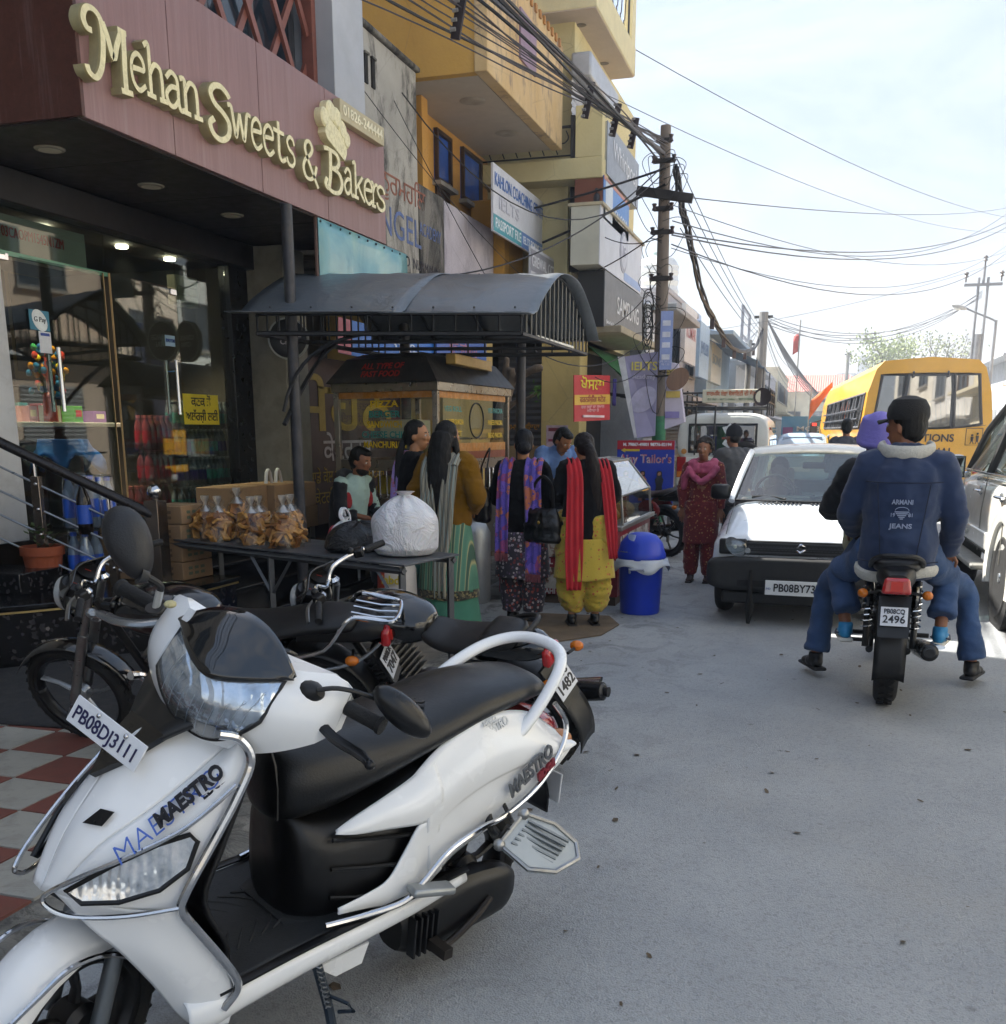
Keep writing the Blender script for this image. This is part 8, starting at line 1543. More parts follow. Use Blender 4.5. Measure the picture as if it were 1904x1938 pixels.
motorcycle('motorcycle','dark motorcycle seen from behind carrying two riders, plate 2496',(.42,5.92,0),88,0,1.0,plate_txt=('PB08CQ','2496'),fairing=False,fat=1.2,ps=.78)
# ================================================================ people
SKIN=lambda c='#7d5238':M(c,.5,0,.08,14,bump=.08,bscale=140,name='skin')
HAIRM=lambda c='#0a0908':_hair(c)
def _hair(c):
    k=('hair',c)
    if k in MATS: return MATS[k]
    t=NT('hair'); n=t.noise(1,6,.7,vec=t.vec((70,70,4))); t.set(col=t.mix(n,c,tuple(x*2.2+.004 for x in lin(c))),rough=.5,spec=.22); t.bump(n,.8,.01); MATS[k]=t.m; return t.m
def fabric(col,bump=.35,scale=220,var=.12,sheen=.08,rough=.85):
    return M(col,rough,0,var,5,bump=bump,bscale=scale,sheen=sheen,name='fabric')
def knit(col):
    t=NT('knit'); w=t.n('ShaderNodeTexWave',{'Vector':t.co,'Scale':38,'Distortion':1.5},bands_direction='Z').outputs['Fac']; n=t.noise(60,3)
    t.set(col=t.mix(t.math('MULTIPLY',w,n),tuple(x*.6 for x in lin(col)),col),rough=.95,sheen=.05,spec=.2); t.bump(t.math('ADD',w,n),.6,.008); return t.m
def floral(base,cols,sc=26,amt=.5):
    t=NT('floral_print'); d=t.n('ShaderNodeTexNoise',{'Vector':t.co,'Scale':sc*1.3,'Detail':2}); vv=t.n('ShaderNodeMix',{'Factor':.06,'A':t.co,'B':d.outputs['Color']},data_type='VECTOR'); vec=vv.outputs['Result'] if 'Result' in vv.outputs else t.co
    v=t.n('ShaderNodeTexVoronoi',{'Vector':t.co,'Scale':sc}); m=t.noise(sc*2.1,3,.6,dist=1.5)
    col=t.ramp(t.math('FRACT',t.math('MULTIPLY',v.outputs['Color'],3.7) if 0 else v.outputs['Color']),[(0,base)]+[((i+1)/(len(cols)+1.0)*.9,c) for i,c in enumerate(cols)],'CONSTANT')
    mask=t.math('MULTIPLY',t.math('LESS_THAN',v.outputs['Distance'],amt),t.math('GREATER_THAN',m,.42))
    t.set(col=t.mix(mask,base,col),rough=.85,sheen=.2); t.bump(t.noise(150,3),.25,.006); return t.m
def folds(amp=.006,fs=9,vs=3.0,seed=0):
    def f(co,no):
        a=np.arctan2(co[:,1]-co[:,1].mean(),co[:,0]-co[:,0].mean()); r=amp*.4*np.sin(fs*a+5*np.sin(co[:,2]*vs+seed))
        return r+amp*np.array([1.0-2.6*abs(noise3((c[0],c[1],c[2]*1.5),6.5,seed))+.5-1.3*abs(noise3((c[0],c[1],c[2]*1.7),15,seed+3)) for c in co])
    return f
DEF=dict(pelvis=(0,0,.90),waist=(0,0,1.05),chest=(0,0,1.24),neck=(0,0,1.395),head=(.02,0,1.53),shL=(0,.165,1.345),shR=(0,-.165,1.345),elL=(.02,.23,1.09),elR=(.02,-.23,1.09),wrL=(.10,.22,.88),wrR=(.10,-.22,.88),hipL=(0,.085,.88),hipR=(0,-.085,.88),knL=(.03,.10,.48),knR=(.03,-.10,.48),anL=(0,.10,.08),anR=(0,-.10,.08))
def hand(mb,w,d,side,s=1.0,curl=.5):
    """palm and five bent fingers from wrist w along d"""
    w=Vector(w); d=Vector(d).normalized(); up=V(0,0,1) if abs(d.z)<.8 else V(1,0,0); sd=d.cross(up).normalized(); nr=sd.cross(d)
    mb.tube([w-d*.02*s,w+d*.02*s,w+d*.085*s],[(.016*s,.024*s),(.015*s,.036*s),(.012*s,.038*s)],10,up=nr)
    for k,l in enumerate((.072,.082,.078,.062)):
        b=w+d*.078*s+sd*((k-1.5)*.019*s); q=b+d*(l*.5*s)-nr*(curl*.012*s); e=q+d*(l*.42*s)-nr*(curl*.045*s); mb.tube([b,q,e],[.0088*s,.008*s,.0062*s],7)
    b=w+d*.02*s-sd*side*.03*s; mb.tube([b,b+d*.035*s-sd*side*.02*s-nr*.008*s,b+d*.065*s-sd*side*.018*s-nr*.02*s],[.011*s,.0095*s,.007*s],7)
class Body:
    def __init__(s,label,loc,rz,h=1.65,j=None,skin='#7d5238',hands=True,cat='person'):
        s.T=thing('person',label,cat,loc,rz); k=h/1.65; s.k=k; s.J={a:Vector(b)*1.0 for a,b in DEF.items()}
        for a,b in (j or {}).items(): s.J[a]=Vector(b)
        s.T.scale=(k,)*3; s.skin=skin; s.hands=hands
    def build(s,yaw=0,pitch=0,roll=0,feet=True,face=True,curl=.5,handdir=None):
        J=s.J; mb=MB()
        mb.tube([J['pelvis'],J['waist'],J['chest'],J['neck']-V(0,0,.03)],[.11,.105,.12,.06],14); mb.tube([J['neck']-V(0,0,.05),J['neck'].lerp(J['head'],.5)],[.052,.05],12)
        hd=Matrix.Translation(J['head'])@Matrix.Rotation(R(yaw),4,'Z')@Matrix.Rotation(R(pitch),4,'Y')@Matrix.Rotation(R(roll),4,'X'); s.hm=hd; k0=len(mb.v)
        mb.sph((0,0,.025),(.094,.076,.092),18,14); mb.sph((.022,0,-.045),(.066,.056,.072),16,12); mb.sph((.05,0,-.085),(.028,.03,.024),12,8); mb.tube([(.09,0,.022),(.108,0,-.012),(.098,0,-.03)],[.009,.0135,.012],10); mb.sph((.086,0,-.058),(.013,.024,.010),10,8)
        for q in (1,-1): mb.sph((-.005,q*.077,-.01),(.018,.010,.030),10,8); mb.sph((.074,q*.032,-.012),(.018,.022,.018),10,8)
        mb.xf(hd,k0)
        for q in 'LR':
            sg=1 if q=='L' else -1
            mb.tube([J['sh'+q],J['el'+q],J['wr'+q]],[.047,.036,.026],12); mb.sph(J['sh'+q],.05,10,8); mb.tube([J['hip'+q],J['kn'+q],J['an'+q]],[.075,.05,.034],12)
        me=remesh(mb,.0105,4,.45)
        hb=MB()
        if s.hands:
            for q in 'LR':
                d=(J['wr'+q]-J['el'+q]).normalized(); d=(handdir or {}).get(q,d); hand(hb,J['wr'+q],d,1 if q=='L' else -1,1.0,curl)
        bm=bmesh.new(); bm.from_mesh(me); 
        if hb.v:
            m2=hb.mesh('h'); bm.from_mesh(m2)
        bm.to_mesh(me); bm.free(); me.polygons.foreach_set('use_smooth',[True]*len(me.polygons)); s.body=obj('body',me,SKIN(s.skin),s.T)
        if face:
            for q in (1,-1):
                e=obj('eye',MB().sph((.083,q*.031,.008),(.009,.013,.0075),10,8).xf(hd),M('#cfc9c0',.3),s.body); obj('iris',MB().sph((.0905,q*.031,.008),.0048,8,6).xf(hd),M('#120b08',.2),s.body); obj('eyebrow',MB().tube([(.088,q*.014,.028),(.089,q*.032,.034),(.078,q*.05,.028)],[.003,.004,.002],6).xf(hd),M('#0c0908',.8),s.body)
            obj('lips',MB().sph((.0925,0,-.057),(.008,.02,.007),10,6).xf(hd),M('#6e3a32',.5),s.body)
        return s
    def garment(s,name,mat,parts,vox=.013,sm=4,amp=.006,seed=0,fs=9,parent=None):
        """parts: list of (points, radii) tubes or ('s',centre,radii) blobs fused into one cloth surface"""
        mb=MB()
        for p in parts:
            if p[0]=='s': mb.sph(p[1],p[2],16,12)
            else:
                q=spline(p[0],4) if len(p[0])>2 else [Vector(a) for a in p[0]]; r=p[1]
                if len(p[0])>2: rr=spline([(a[0],a[1],0) if isinstance(a,tuple) else (a,a,0) for a in r],4); r=[(a.x,a.y) for a in rr]
                mb.tube(q,r,20,up=(1,0,0))
        return obj(name,remesh(mb,vox,sm,.5,folds(amp,fs,3,seed)),mat,parent or s.T)
    def top(s,mat,hem=.80,w=.185,d=.125,sleeve=.058,cuff=.042,name='sweater',amp=.006,seed=0,flare=1.0,neckr=.075,cut=1.0,hemw=None):
        J=s.J; c=J['pelvis']+V(0,0,hem-.90); hw=hemw or w*flare
        P=[([c,J['waist'].lerp(c,.3),J['waist'],J['chest'],J['chest'].lerp(J['neck'],.55),J['neck']+V(0,0,.012)],[(d*flare,hw),(d*1.0,w*.98),(d*.92,w*.92),(d,w),(d*.82,w*.86),(neckr*.85,neckr)])]
        for q in 'LR':
            e,wv=J['el'+q],J['el'+q].lerp(J['wr'+q],.93*cut); P.append(([J['chest'].lerp(J['sh'+q],.75),J['sh'+q],J['sh'+q].lerp(e,.5),e,wv],[sleeve*1.05,sleeve*1.12,sleeve*1.05,sleeve,cuff]))
        return s.garment(name,mat,P,amp=amp,seed=seed)
    def skirt(s,mat,z1,z0,r1,r0,name='tunic',seed=0,nf=11,amp=.02,c0=None,x0=0):
        J=s.J; rg=[]; n=72; m=22; c=J['pelvis']
        for i in range(m+1):
            t=i/m; z=z1+(z0-z1)*t; rr=(r1[0]+(r0[0]-r1[0])*t**.8,r1[1]+(r0[1]-r1[1])*t**.8); rg.append([V(c.x+x0*t+rr[0]*math.cos(a)*(1+amp*6*t*.18*math.sin(nf*a+seed+1.5*math.sin(2*a))),c.y+rr[1]*math.sin(a)*(1+amp*6*t*.18*math.sin(nf*a+seed+1.5*math.sin(2*a))),z+.008*math.sin(3*a+seed)*t) for a in [2*math.pi*j/n for j in range(n)]])
        return obj(name,MB().ring_loft(rg,caps=False),mat,s.T,solid=.006,ang=180)
    def trousers(s,mat,baggy=1.0,cuff=.07,z=.09,name='trousers',seed=0,amp=.008,r=.095):
        J=s.J; P=[]
        for q in 'LR': 
            b=J['an'+q]+V(0,0,z-.08); P.append(([J['hip'+q]+V(0,0,.06),J['hip'+q].lerp(J['kn'+q],.5),J['kn'+q],J['kn'+q].lerp(b,.6),b],[(r*1.08*baggy**.5,r*1.05*baggy**.5),(r*baggy,r*.98*baggy),(r*.86*baggy,r*.82*baggy),(r*.8*baggy,r*.78*baggy),(cuff,cuff)]))
        P.append(('s',J['pelvis'],(.13,.17,.12))); return s.garment(name,mat,P,amp=amp,seed=seed,fs=5)
    def shoes(s,mat,sole='#cfcfca',dirs=(0,0),sz=1.0):
        for q,a in zip('LR',dirs):
            o=s.J['an'+q]; f=Matrix.Rotation(R(a),3,'Z')@V(1,0,0); rt=Matrix.Rotation(R(a),3,'Z')
            mb=MB(); z=o.z-.035
            for c,rad in (((-.02,0,.0),(.05,.036,.04)),((.05,0,-.008),(.07,.04,.034)),((.11,0,-.016),(.055,.04,.026))): mb.sph(o+rt@V(*c)*sz+V(0,0,-.03),Vector(rad)*sz,12,8)
            mb.tube([o+V(0,0,.03),o-V(0,0,.04)],.042*sz,12); sh=obj('shoe',remesh(mb,.009,3),mat,s.T); mb=MB().box(o+rt@V(.045,0,-.067),(.25*sz,.078*sz,.022),rt); obj('sole',mb,M(sole,.7),sh,bev=.012)
    def hair(s,mat,kind='short',back=None):
        hm=s.hm; mb=MB(); mb.sph((-.018,0,.045),(.095,.086,.092),20,14); mb.sph((-.045,0,.0),(.07,.08,.085),16,12)
        if kind=='short': mb.sph((.04,0,.088),(.06,.066,.035),14,10)
        if kind=='bun': mb.sph((-.10,0,-.035),(.055,.062,.055),16,12)
        if kind=='curly':
            for k in range(70):
                a=random.random()*6.28; t=random.random()*1.9; mb.sph((-.015+.105*math.sin(t)*math.cos(a)*.95-.01,.10*math.sin(t)*math.sin(a),.035+.105*math.cos(t)),.022,7,5)
        if kind=='pony': mb.sph((-.10,0,.0),(.035,.035,.04),12,8)
        mb.xf(hm)
        if back:
            for pts,r in back: q=spline(pts,4); rr=spline([(a[0],a[1],0) for a in r],4); mb.tube(q,[(a.x,a.y) for a in rr],18,up=(1,0,0))
        def d(co,no): return np.array([.004*noise3((c[0]*1,c[1]*1,c[2]*.25),60)+.004*noise3(c,20) for c in co])
        # keep the face clear: hair verts in front of the hairline are pulled in
        me=remesh(mb,.009,2,.5,d); inv=hm.inverted()
        for v in me.vertices:
            q=inv@v.co
            if kind!='x' and q.x>.035 and q.z<.07 and abs(q.y)<.12: q.x=min(q.x,.045); q.y*=.80; v.co=hm@V(q.x-.035*(1 if q.z<.05 else .5),q.y,q.z)
        return obj('hair',me,mat,s.T)
    def scarf(s,name,mat,path,w,folds_=3,amp=.012,wdir=None,fringe=None):
        """draped strip along a path; w = width (number or list)"""
        P=spline(path,6); n=len(P); rows=[]; W=w if isinstance(w,list) else [w]*len(path); Wd=[a.x for a in spline([(x,0,0) for x in W],6)]
        for i,p in enumerate(P):
            t=(P[min(i+1,n-1)]-P[max(i-1,0)]).normalized(); u=Vector(wdir) if wdir else V(0,1,0); u=(u-t*u.dot(t)).normalized(); nn=t.cross(u)
            rows.append([p+u*(Wd[i]*(q/12-.5))+nn*(amp*math.sin(q/12*math.pi*2*folds_+i*.12)) for q in range(13)])
        o=obj(name,MB().grid(rows),mat,s.T,solid=.005,ang=180)
        if fringe:
            fb=MB()
            for q in range(25):
                a=rows[-1][q//2] if q%2==0 else (rows[-1][q//2]+rows[-1][min(q//2+1,12)])/2; fb.tube([a,a+V(random.gauss(0,.004),random.gauss(0,.004),-.07)],[.004,.002],4)
            obj('fringe',fb,fringe,o,kind='stuff')
        return o
def bag_(label,loc,rz,w,h,d,strap):
    T=thing('handbag',label,'handbag',loc,rz); lm=M('#0b0c0f',.35,0,.2,9,bump=.3,bscale=40,name='leather')
    obj('body',remesh(MB().ring_loft([[V(d*k*math.cos(a)*.5*abs(math.cos(a))**-.3 if 0 else d*.5*k*math.cos(a),w*.5*k2*math.sin(a),z) for a in [2*math.pi*j/24 for j in range(24)]] for z,k,k2 in ((0,.75,.9),(.02,1,1),(h*.5,1.02,1.0),(h*.85,.7,.85),(h,.3,.75))]),.01,3,.5,folds(.005,6,3,1)),lm,T)
    obj('strap',MB().tube(spline(strap,5),[(.006,.014)]*(5*(len(strap)-1)+1),6),lm,T); obj('buckle',MB().tube([(d*.3,.03,h*.8),(d*.3,.05,h*.83),(d*.3,.03,h*.86),(d*.3,.01,h*.83)],.004,5,closed=True),CHROME(),T)
    obj('front_clasp',MB().sph((-d*.5,0,h*.6),(.004,.012,.014),8,6),M('#a8873c',.3,.8),T)
def people():
    blk=knit('#08080c'); jean=fabric('#2f4a72',.4,260,.3)
    # 1 seated stall keeper
    b=Body('seated man in a black hooded jacket and pale tee left of the cart',(-4.22,8.72,0),-14,1.68,dict(pelvis=(0,0,.55),waist=(.02,0,.70),chest=(.05,0,.90),neck=(.09,0,1.07),head=(.14,0,1.20),shL=(.05,.19,1.02),shR=(.05,-.19,1.02),elL=(.10,.24,.76),elR=(.10,-.24,.76),wrL=(.32,.13,.70),wrR=(.32,-.12,.70),hipL=(.02,.10,.52),hipR=(.02,-.10,.52),knL=(.44,.13,.50),knR=(.44,-.13,.50),anL=(.42,.13,.12),anR=(.42,-.13,.12)),'#8a5a3e').build(yaw=6,pitch=14)
    b.top(fabric('#a9c4bd'),hem=.56+.35,w=.17,d=.125,sleeve=.05,cut=.35,name='t_shirt'); J=b.J
    b.garment('jacket',fabric('#0f1118'),[([J['pelvis']+V(-.05,q*.10,.02),J['waist']+V(-.05,q*.12,0),J['chest']+V(-.045,q*.125,0),J['chest']+V(-.03,q*.10,.12)],[(.10,.075),(.10,.075),(.10,.08),(.06,.06)]) for q in (1,-1)]+[([J['sh'+q],J['el'+q],J['el'+q].lerp(J['wr'+q],.55)],[.066,.058,.05]) for q in 'LR'],seed=2)
    obj('hood',MB().tube([V(.0,.11,1.06),V(-.05,.06,1.08),V(-.06,0,1.09),V(-.05,-.06,1.08),V(.0,-.11,1.06)],[.03,.045,.05,.045,.03],12),fabric('#3a3c40'),b.T)
    for q in (1,-1): obj('red_patch',MB().sph((.105,q*.145,.86),(.03,.055,.075),12,8),fabric('#9c1c22'),b.T)
    b.trousers(fabric('#14161d')); b.shoes(BLK(.5)); b.hair(HAIRM(),'short'); obj('beard',MB().sph((.032,0,-.075),(.062,.058,.045),14,10).xf(b.hm),M('#17110e',.9),b.T); obj('wrist_watch',MB().lathe([(.03,-.012),(.034,0),(.03,.012)],J['wrR']-V(.03,0,0),(1,0,0),n=16),STEEL(),b.T)
    t=thing('stool','low dark stool under the seated man','stool',(-4.22,8.72,0)); obj('seat',MB().box((0,0,.43),(.36,.36,.05)),BLK(),t,bev=.02); 
    for x in (-.14,.14):
        for y in (-.14,.14): obj('leg',MB().cyl((x,y,0),(x*.9,y*.9,.41),.015,n=8),STEEL(),t)
    # 2 woman with pink dupatta
    b=Body('woman in black with a pink and lavender scarf looking right',(-3.06,7.5,0),52,1.57,dict(head=(.03,0,1.53)),'#a8754f').build(yaw=-50)
    b.top(blk,hem=.80,seed=1); b.skirt(floral('#3f6a5c',['#b98a9a','#2c4a44','#a8b59a'],30),.86,.42,(.15,.19),(.21,.25)); b.trousers(fabric('#4a7d6c'),1.2); b.shoes(BLK(),'#3a2a22'); hm=b.hm@V(-.10,0,0)
    b.hair(HAIRM(),'pony',[([hm,hm+V(-.05,.0,-.10),hm+V(-.08,.01,-.35),hm+V(-.06,.03,-.62)],[(.025,.028),(.03,.034),(.028,.032),(.012,.014)])])
    pm=floral('#b86a86',['#8f7ab8','#c2879a','#a58ac9'],6,.9); b.scarf('scarf',pm,[(.13,.10,.95),(.14,.11,1.15),(.10,.12,1.34),(0,.13,1.405),(-.10,.12,1.32),(-.14,.11,1.05),(-.15,.10,.72)],.11,2); b.scarf('scarf_end',pm,[(.15,.10,.98),(.17,.12,.80),(.16,.13,.6)],.10,2); obj('earring',MB().sph((-.004,.088,-.045),.008,8,6).xf(b.hm),M('#d8cf9c',.2,.8),b.T)
    # 3 woman in mustard
    b=Body('woman in a mustard knit jumper with long loose black hair, back turned',(-2.66,7.15,0),82,1.56,dict(wrL=(.16,.14,.98),wrR=(.16,-.14,.98),elL=(-.02,.27,1.08),elR=(-.02,-.27,1.08)),'#a8754f').build(yaw=-14)
    b.top(knit('#8f6512'),hem=.86,w=.20,d=.14,sleeve=.075,cuff=.05,amp=.008,seed=3); sk=NT('striped_skirt'); wv=sk.n('ShaderNodeTexWave',{'Vector':sk.co,'Scale':6.5,'Distortion':.3},bands_direction='Y').outputs['Fac']; sk.set(col=sk.ramp(wv,[(0,'#4d7a66'),(.55,'#5f8a72'),(.7,'#b0a878'),(.86,'#3c5a4c')]),rough=.85)
    b.skirt(sk.m,.90,.34,(.14,.18),(.22,.25),nf=13); b.skirt(floral('#2c2a22',['#8a7d52','#55503a'],60,.6),.36,.29,(.222,.252),(.226,.256),'hem_border'); b.skirt(fabric('#3f7a64'),.32,.04,(.20,.23),(.24,.27),'underskirt',nf=9); b.shoes(BLK())
    hm=b.hm; o=hm@V(-.06,0,.02); b.hair(HAIRM(),'long',[([o,o+V(-.06,0,-.14),o+V(-.085,.0,-.36),o+V(-.075,.01,-.58),o+V(-.06,.01,-.70)],[(.08,.088),(.06,.10),(.05,.105),(.04,.085),(.015,.03)]),([hm@V(.0,-.07,.0),hm@V(.01,-.085,-.12),hm@V(.0,-.11,-.26),hm@V(-.02,-.12,-.36)],[(.03,.025),(.03,.03),(.025,.03),(.01,.012)])])
    st=NT('striped_scarf'); wv=st.n('ShaderNodeTexWave',{'Vector':st.co,'Scale':9,'Distortion':.6},bands_direction='Y').outputs['Fac']; st.set(col=st.ramp(wv,[(0,'#7d8a86'),(.3,'#a39a86'),(.55,'#2e2c28'),(.75,'#8d8878')]),rough=.85)
    b.scarf('scarf',st.m,[(.12,.12,1.1),(.10,.12,1.32),(0,.115,1.41),(-.12,.11,1.32),(-.17,.09,1.10),(-.18,.05,.85)],.12,3); b.scarf('scarf_end',st.m,[(-.12,-.10,1.34),(-.175,-.09,1.1),(-.185,-.06,.84),(-.21,-.03,.55),(-.22,-.03,.30)],[.12,.13,.14,.12,.13],3); b.scarf('scarf_neck',st.m,[(0,-.115,1.41),(-.06,-.11,1.40),(-.13,-.10,1.33)],.12,2)
    # 4 woman with purple shawl and bun
    b=Body('woman with hair in a bun and a purple and orange shawl, back turned',(-2.24,7.72,0),88,1.50,dict(wrL=(.12,.16,.98),wrR=(.14,-.12,.95),elL=(.0,.25,1.09),elR=(.0,-.25,1.08)),'#a8754f').build(yaw=20,pitch=6)
    b.top(blk,hem=.72,w=.205,d=.14,sleeve=.064,seed=4,flare=1.05); fl=floral('#2c2630',['#a3989c','#7a2c2c','#b5a9a4','#5d4a66','#9c4a3a'],34,.42); b.skirt(fl,.80,.40,(.16,.21),(.20,.245),nf=7); b.trousers(fl,1.35,.075); b.shoes(BLK(),'#2a2320'); b.hair(HAIRM('#07070a'),'bun')
    sh=floral('#4a3f92',['#a8433f','#8a3f72','#5a4aa8','#b86a4a','#6d54b0'],14,.75); fr=fabric('#8a4a52')
    b.scarf('shawl',sh,[(.14,.11,1.0),(.13,.12,1.25),(.04,.12,1.40),(-.06,.12,1.40),(-.145,.12,1.27),(-.165,.125,1.05),(-.175,.13,.80),(-.185,.13,.62)],.115,2,fringe=fr); b.scarf('shawl_end',sh,[(.13,-.11,1.0),(.12,-.12,1.25),(.04,-.12,1.40),(-.06,-.125,1.40),(-.15,-.135,1.25),(-.17,-.15,1.0),(-.18,-.155,.72),(-.19,-.15,.45)],.15,2.5,fringe=fr); obj('glasses',MB().tube([(.085,.05,.01),(.09,.03,.015),(.095,.0,.012)],.003,5).tube([(.085,.052,.012),(-.0,.082,.012)],.0025,4).xf(b.hm),BLK(),b.T)
    bag_('black slouchy handbag on the shoulder of the woman with the bun',(-2.56,7.66,.80),30,.34,.27,.14,[(0,.12,.25),(.02,.10,.42),(.06,-.02,.56),(.02,-.12,.42),(0,-.12,.25)])
    # 5 vendor
    b=Body('young stall vendor in a pale blue shirt bending over the stall',(-2.70,10.48,0),-62,1.68,dict(waist=(.06,0,1.04),chest=(.16,0,1.18),neck=(.27,0,1.29),head=(.36,0,1.37),shL=(.20,.17,1.25),shR=(.20,-.17,1.25),elL=(.34,.24,1.02),elR=(.36,-.22,1.02),wrL=(.52,.14,.96),wrR=(.54,-.10,.98)),'#94623f').build(yaw=28,pitch=30)
    b.top(fabric('#6f8fc4'),hem=.82,cut=.4,sleeve=.066,name='shirt',seed=5); b.trousers(fabric('#2a2c35')); b.shoes(BLK()); b.hair(HAIRM(),'short')
    # 6 woman in yellow
    b=Body('woman in yellow flowered suit with a red scarf and long brown hair',(-1.72,7.66,0),112,1.51,dict(chest=(.03,0,1.23),neck=(.07,0,1.38),head=(.13,0,1.49),elL=(.05,.23,1.10),elR=(.02,-.24,1.10),wrL=(.26,.14,1.04),wrR=(.24,-.12,1.02)),'#a8754f').build(yaw=8,pitch=22)
    b.top(blk,hem=.70,w=.205,d=.14,sleeve=.066,seed=6,flare=1.12); fy=floral('#b39a34',['#a8502e','#8d8a2c','#c2703c','#a3922c'],30,.3); b.skirt(fy,.76,.42,(.17,.22),(.21,.26),nf=7,seed=2); b.trousers(fy,1.55,.06,z=.13,amp=.014,r=.10); b.shoes(BLK(.35),'#17130f')
    hm=b.hm; o=hm@V(-.09,0,-.01); b.hair(HAIRM('#120b08'),'pony',[([o,o+V(-.07,-.02,-.06),o+V(-.13,-.05,-.28),o+V(-.14,-.06,-.5),o+V(-.13,-.06,-.66)],[(.035,.035),(.045,.05),(.045,.06),(.03,.045),(.01,.02)])])
    rs=fabric('#b3202a',.2,120,.1); b.scarf('red_scarf',rs,[(.16,.10,1.12),(.16,.11,1.28),(.06,.115,1.40),(-.06,.115,1.385),(-.135,.11,1.24),(-.165,.115,.98),(-.19,.12,.62),(-.20,.12,.34)],[.10,.11,.12,.12,.13,.14,.15,.12],3,.014); b.scarf('red_scarf_end',rs,[(.15,-.12,1.15),(.12,-.13,1.32),(.04,-.135,1.40),(-.06,-.14,1.37),(-.13,-.16,1.2),(-.16,-.19,.9),(-.19,-.21,.6)],[.08,.09,.1,.1,.1,.1,.07],3,.012)
    bag_('black structured handbag held by the woman in yellow',(-2.03,7.55,.66),75,.32,.26,.13,[(0,.09,.25),(0,.08,.42),(0,0,.50),(0,-.08,.42),(0,-.09,.25)])
    # 7 girl in red
    b=Body('girl in a red flowered suit and pink scarf facing the camera',(-1.13,10.35,0),-92,1.42,dict(wrL=(.04,.22,.85),wrR=(.04,-.22,.85)),'#8a5a3e').build(yaw=-6)
    fr_=floral('#6b1a1c',['#b08a5a','#8a2a24','#a8683c'],34,.32); b.top(fr_,hem=.88,w=.165,d=.115,sleeve=.058,name='tunic_top',seed=7); b.skirt(fr_,.92,.46,(.125,.17),(.17,.21),nf=6); b.trousers(fr_,1.15,.06); b.shoes(M('#3a2a24',.8),'#2a2320'); b.hair(HAIRM('#1c1714'),'curly')
    pk=fabric('#b0506e',.3,140,.12); b.garment('pink_scarf',pk,[([(.07,.17,1.33),(.12,.10,1.24),(.135,0,1.17),(.12,-.10,1.24),(.07,-.17,1.33)],[(.05,.03)]*5),([(-.04,.15,1.36),(.04,.13,1.38),(.085,.06,1.33),(.09,-.06,1.33),(.04,-.13,1.38),(-.04,-.15,1.36),(-.09,0,1.40)],[(.055,.03)]*7),([(.10,-.16,1.30),(.07,-.20,1.20),(.05,-.21,1.08)],[(.05,.03),(.05,.035),(.03,.03)])],amp=.009,seed=8,vox=.01)
    # 8 man in grey with a beanie on a scooter
    b=Body('man in a grey jacket and dark woollen cap behind the girl in red',(-.98,12.5,0),128,1.60,dict(pelvis=(0,0,.78),waist=(.01,0,.95),chest=(.04,0,1.16),neck=(.07,0,1.33),head=(.10,0,1.46),shL=(.04,.18,1.27),shR=(.04,-.18,1.27),elL=(.14,.25,1.06),elR=(.14,-.25,1.06),wrL=(.40,.20,1.0),wrR=(.40,-.2,1.0),hipL=(.02,.1,.76),hipR=(.02,-.1,.76),knL=(.40,.16,.66),knR=(.40,-.16,.66),anL=(.38,.18,.10),anR=(.38,-.18,.10)),'#8a5a3e').build(yaw=10)
    b.top(fabric('#4a4a4c',.5),hem=.68+.12,w=.20,d=.15,sleeve=.075,name='jacket',seed=9); b.trousers(fabric('#2c2f36')); b.shoes(BLK()); obj('woollen_cap',MB().lathe([(.095,-.01),(.10,.02),(.096,.06),(.075,.105),(.03,.135),(.012,.15),(.001,.152)],(-.012,0,.028),n=24,sc=(1.02,.9)).xf(b.hm),knit('#23262e'),b.T); obj('hair',MB().sph((-.03,0,.0),(.07,.078,.07),14,10).xf(b.hm),HAIRM(),b.T)
    # 9-10 riders of the motorcycle
    bx=(.42,5.92,0)
    b=Body('front motorcycle rider in a lavender turban with feet on the road',bx,88,1.65,dict(pelvis=(.26,.02,.84),waist=(.28,.04,1.0),chest=(.34,.07,1.18),neck=(.39,.11,1.34),head=(.43,.14,1.46),shL=(.34,.24,1.26),shR=(.34,-.10,1.26),elL=(.50,.36,1.06),elR=(.50,-.2,1.06),wrL=(.78,.34,1.04),wrR=(.78,-.33,1.04),hipL=(.26,.13,.82),hipR=(.26,-.11,.82),knL=(.62,.36,.56),knR=(.66,-.42,.56),anL=(.56,.40,.12),anR=(.60,-.50,.12)),'#8a5a3e').build(yaw=0)
    b.top(fabric('#0f1116',.3),hem=.70+.16,w=.19,d=.15,sleeve=.08,cuff=.05,name='puffer_jacket',amp=.010,seed=10); b.trousers(jean,1.0,.078,z=.12,r=.085,name='jeans',amp=.007); b.shoes(BLK(.5),'#1a1a1c',(25,-20),1.08)
    tm=MB()
    for k in range(7): tm.tube([V(.012+(.112-.004*k)*math.cos(a),(.098-.003*k)*math.sin(a),-.01+.019*k+.035*math.cos(a)*(1-k*.08)) for a in [j*6.283/28 for j in range(28)]],[.026-.0012*k]*28,8,closed=True)
    tm.sph((-.005,0,.06),(.098,.088,.09),18,12); obj('turban',remesh(tm.xf(b.hm),.008,2),fabric('#7d74c2',.3,90,.1),b.T); obj('beard',MB().sph((.03,0,-.07),(.066,.062,.05),14,10).xf(b.hm),M('#0d0b0a',.9),b.T)
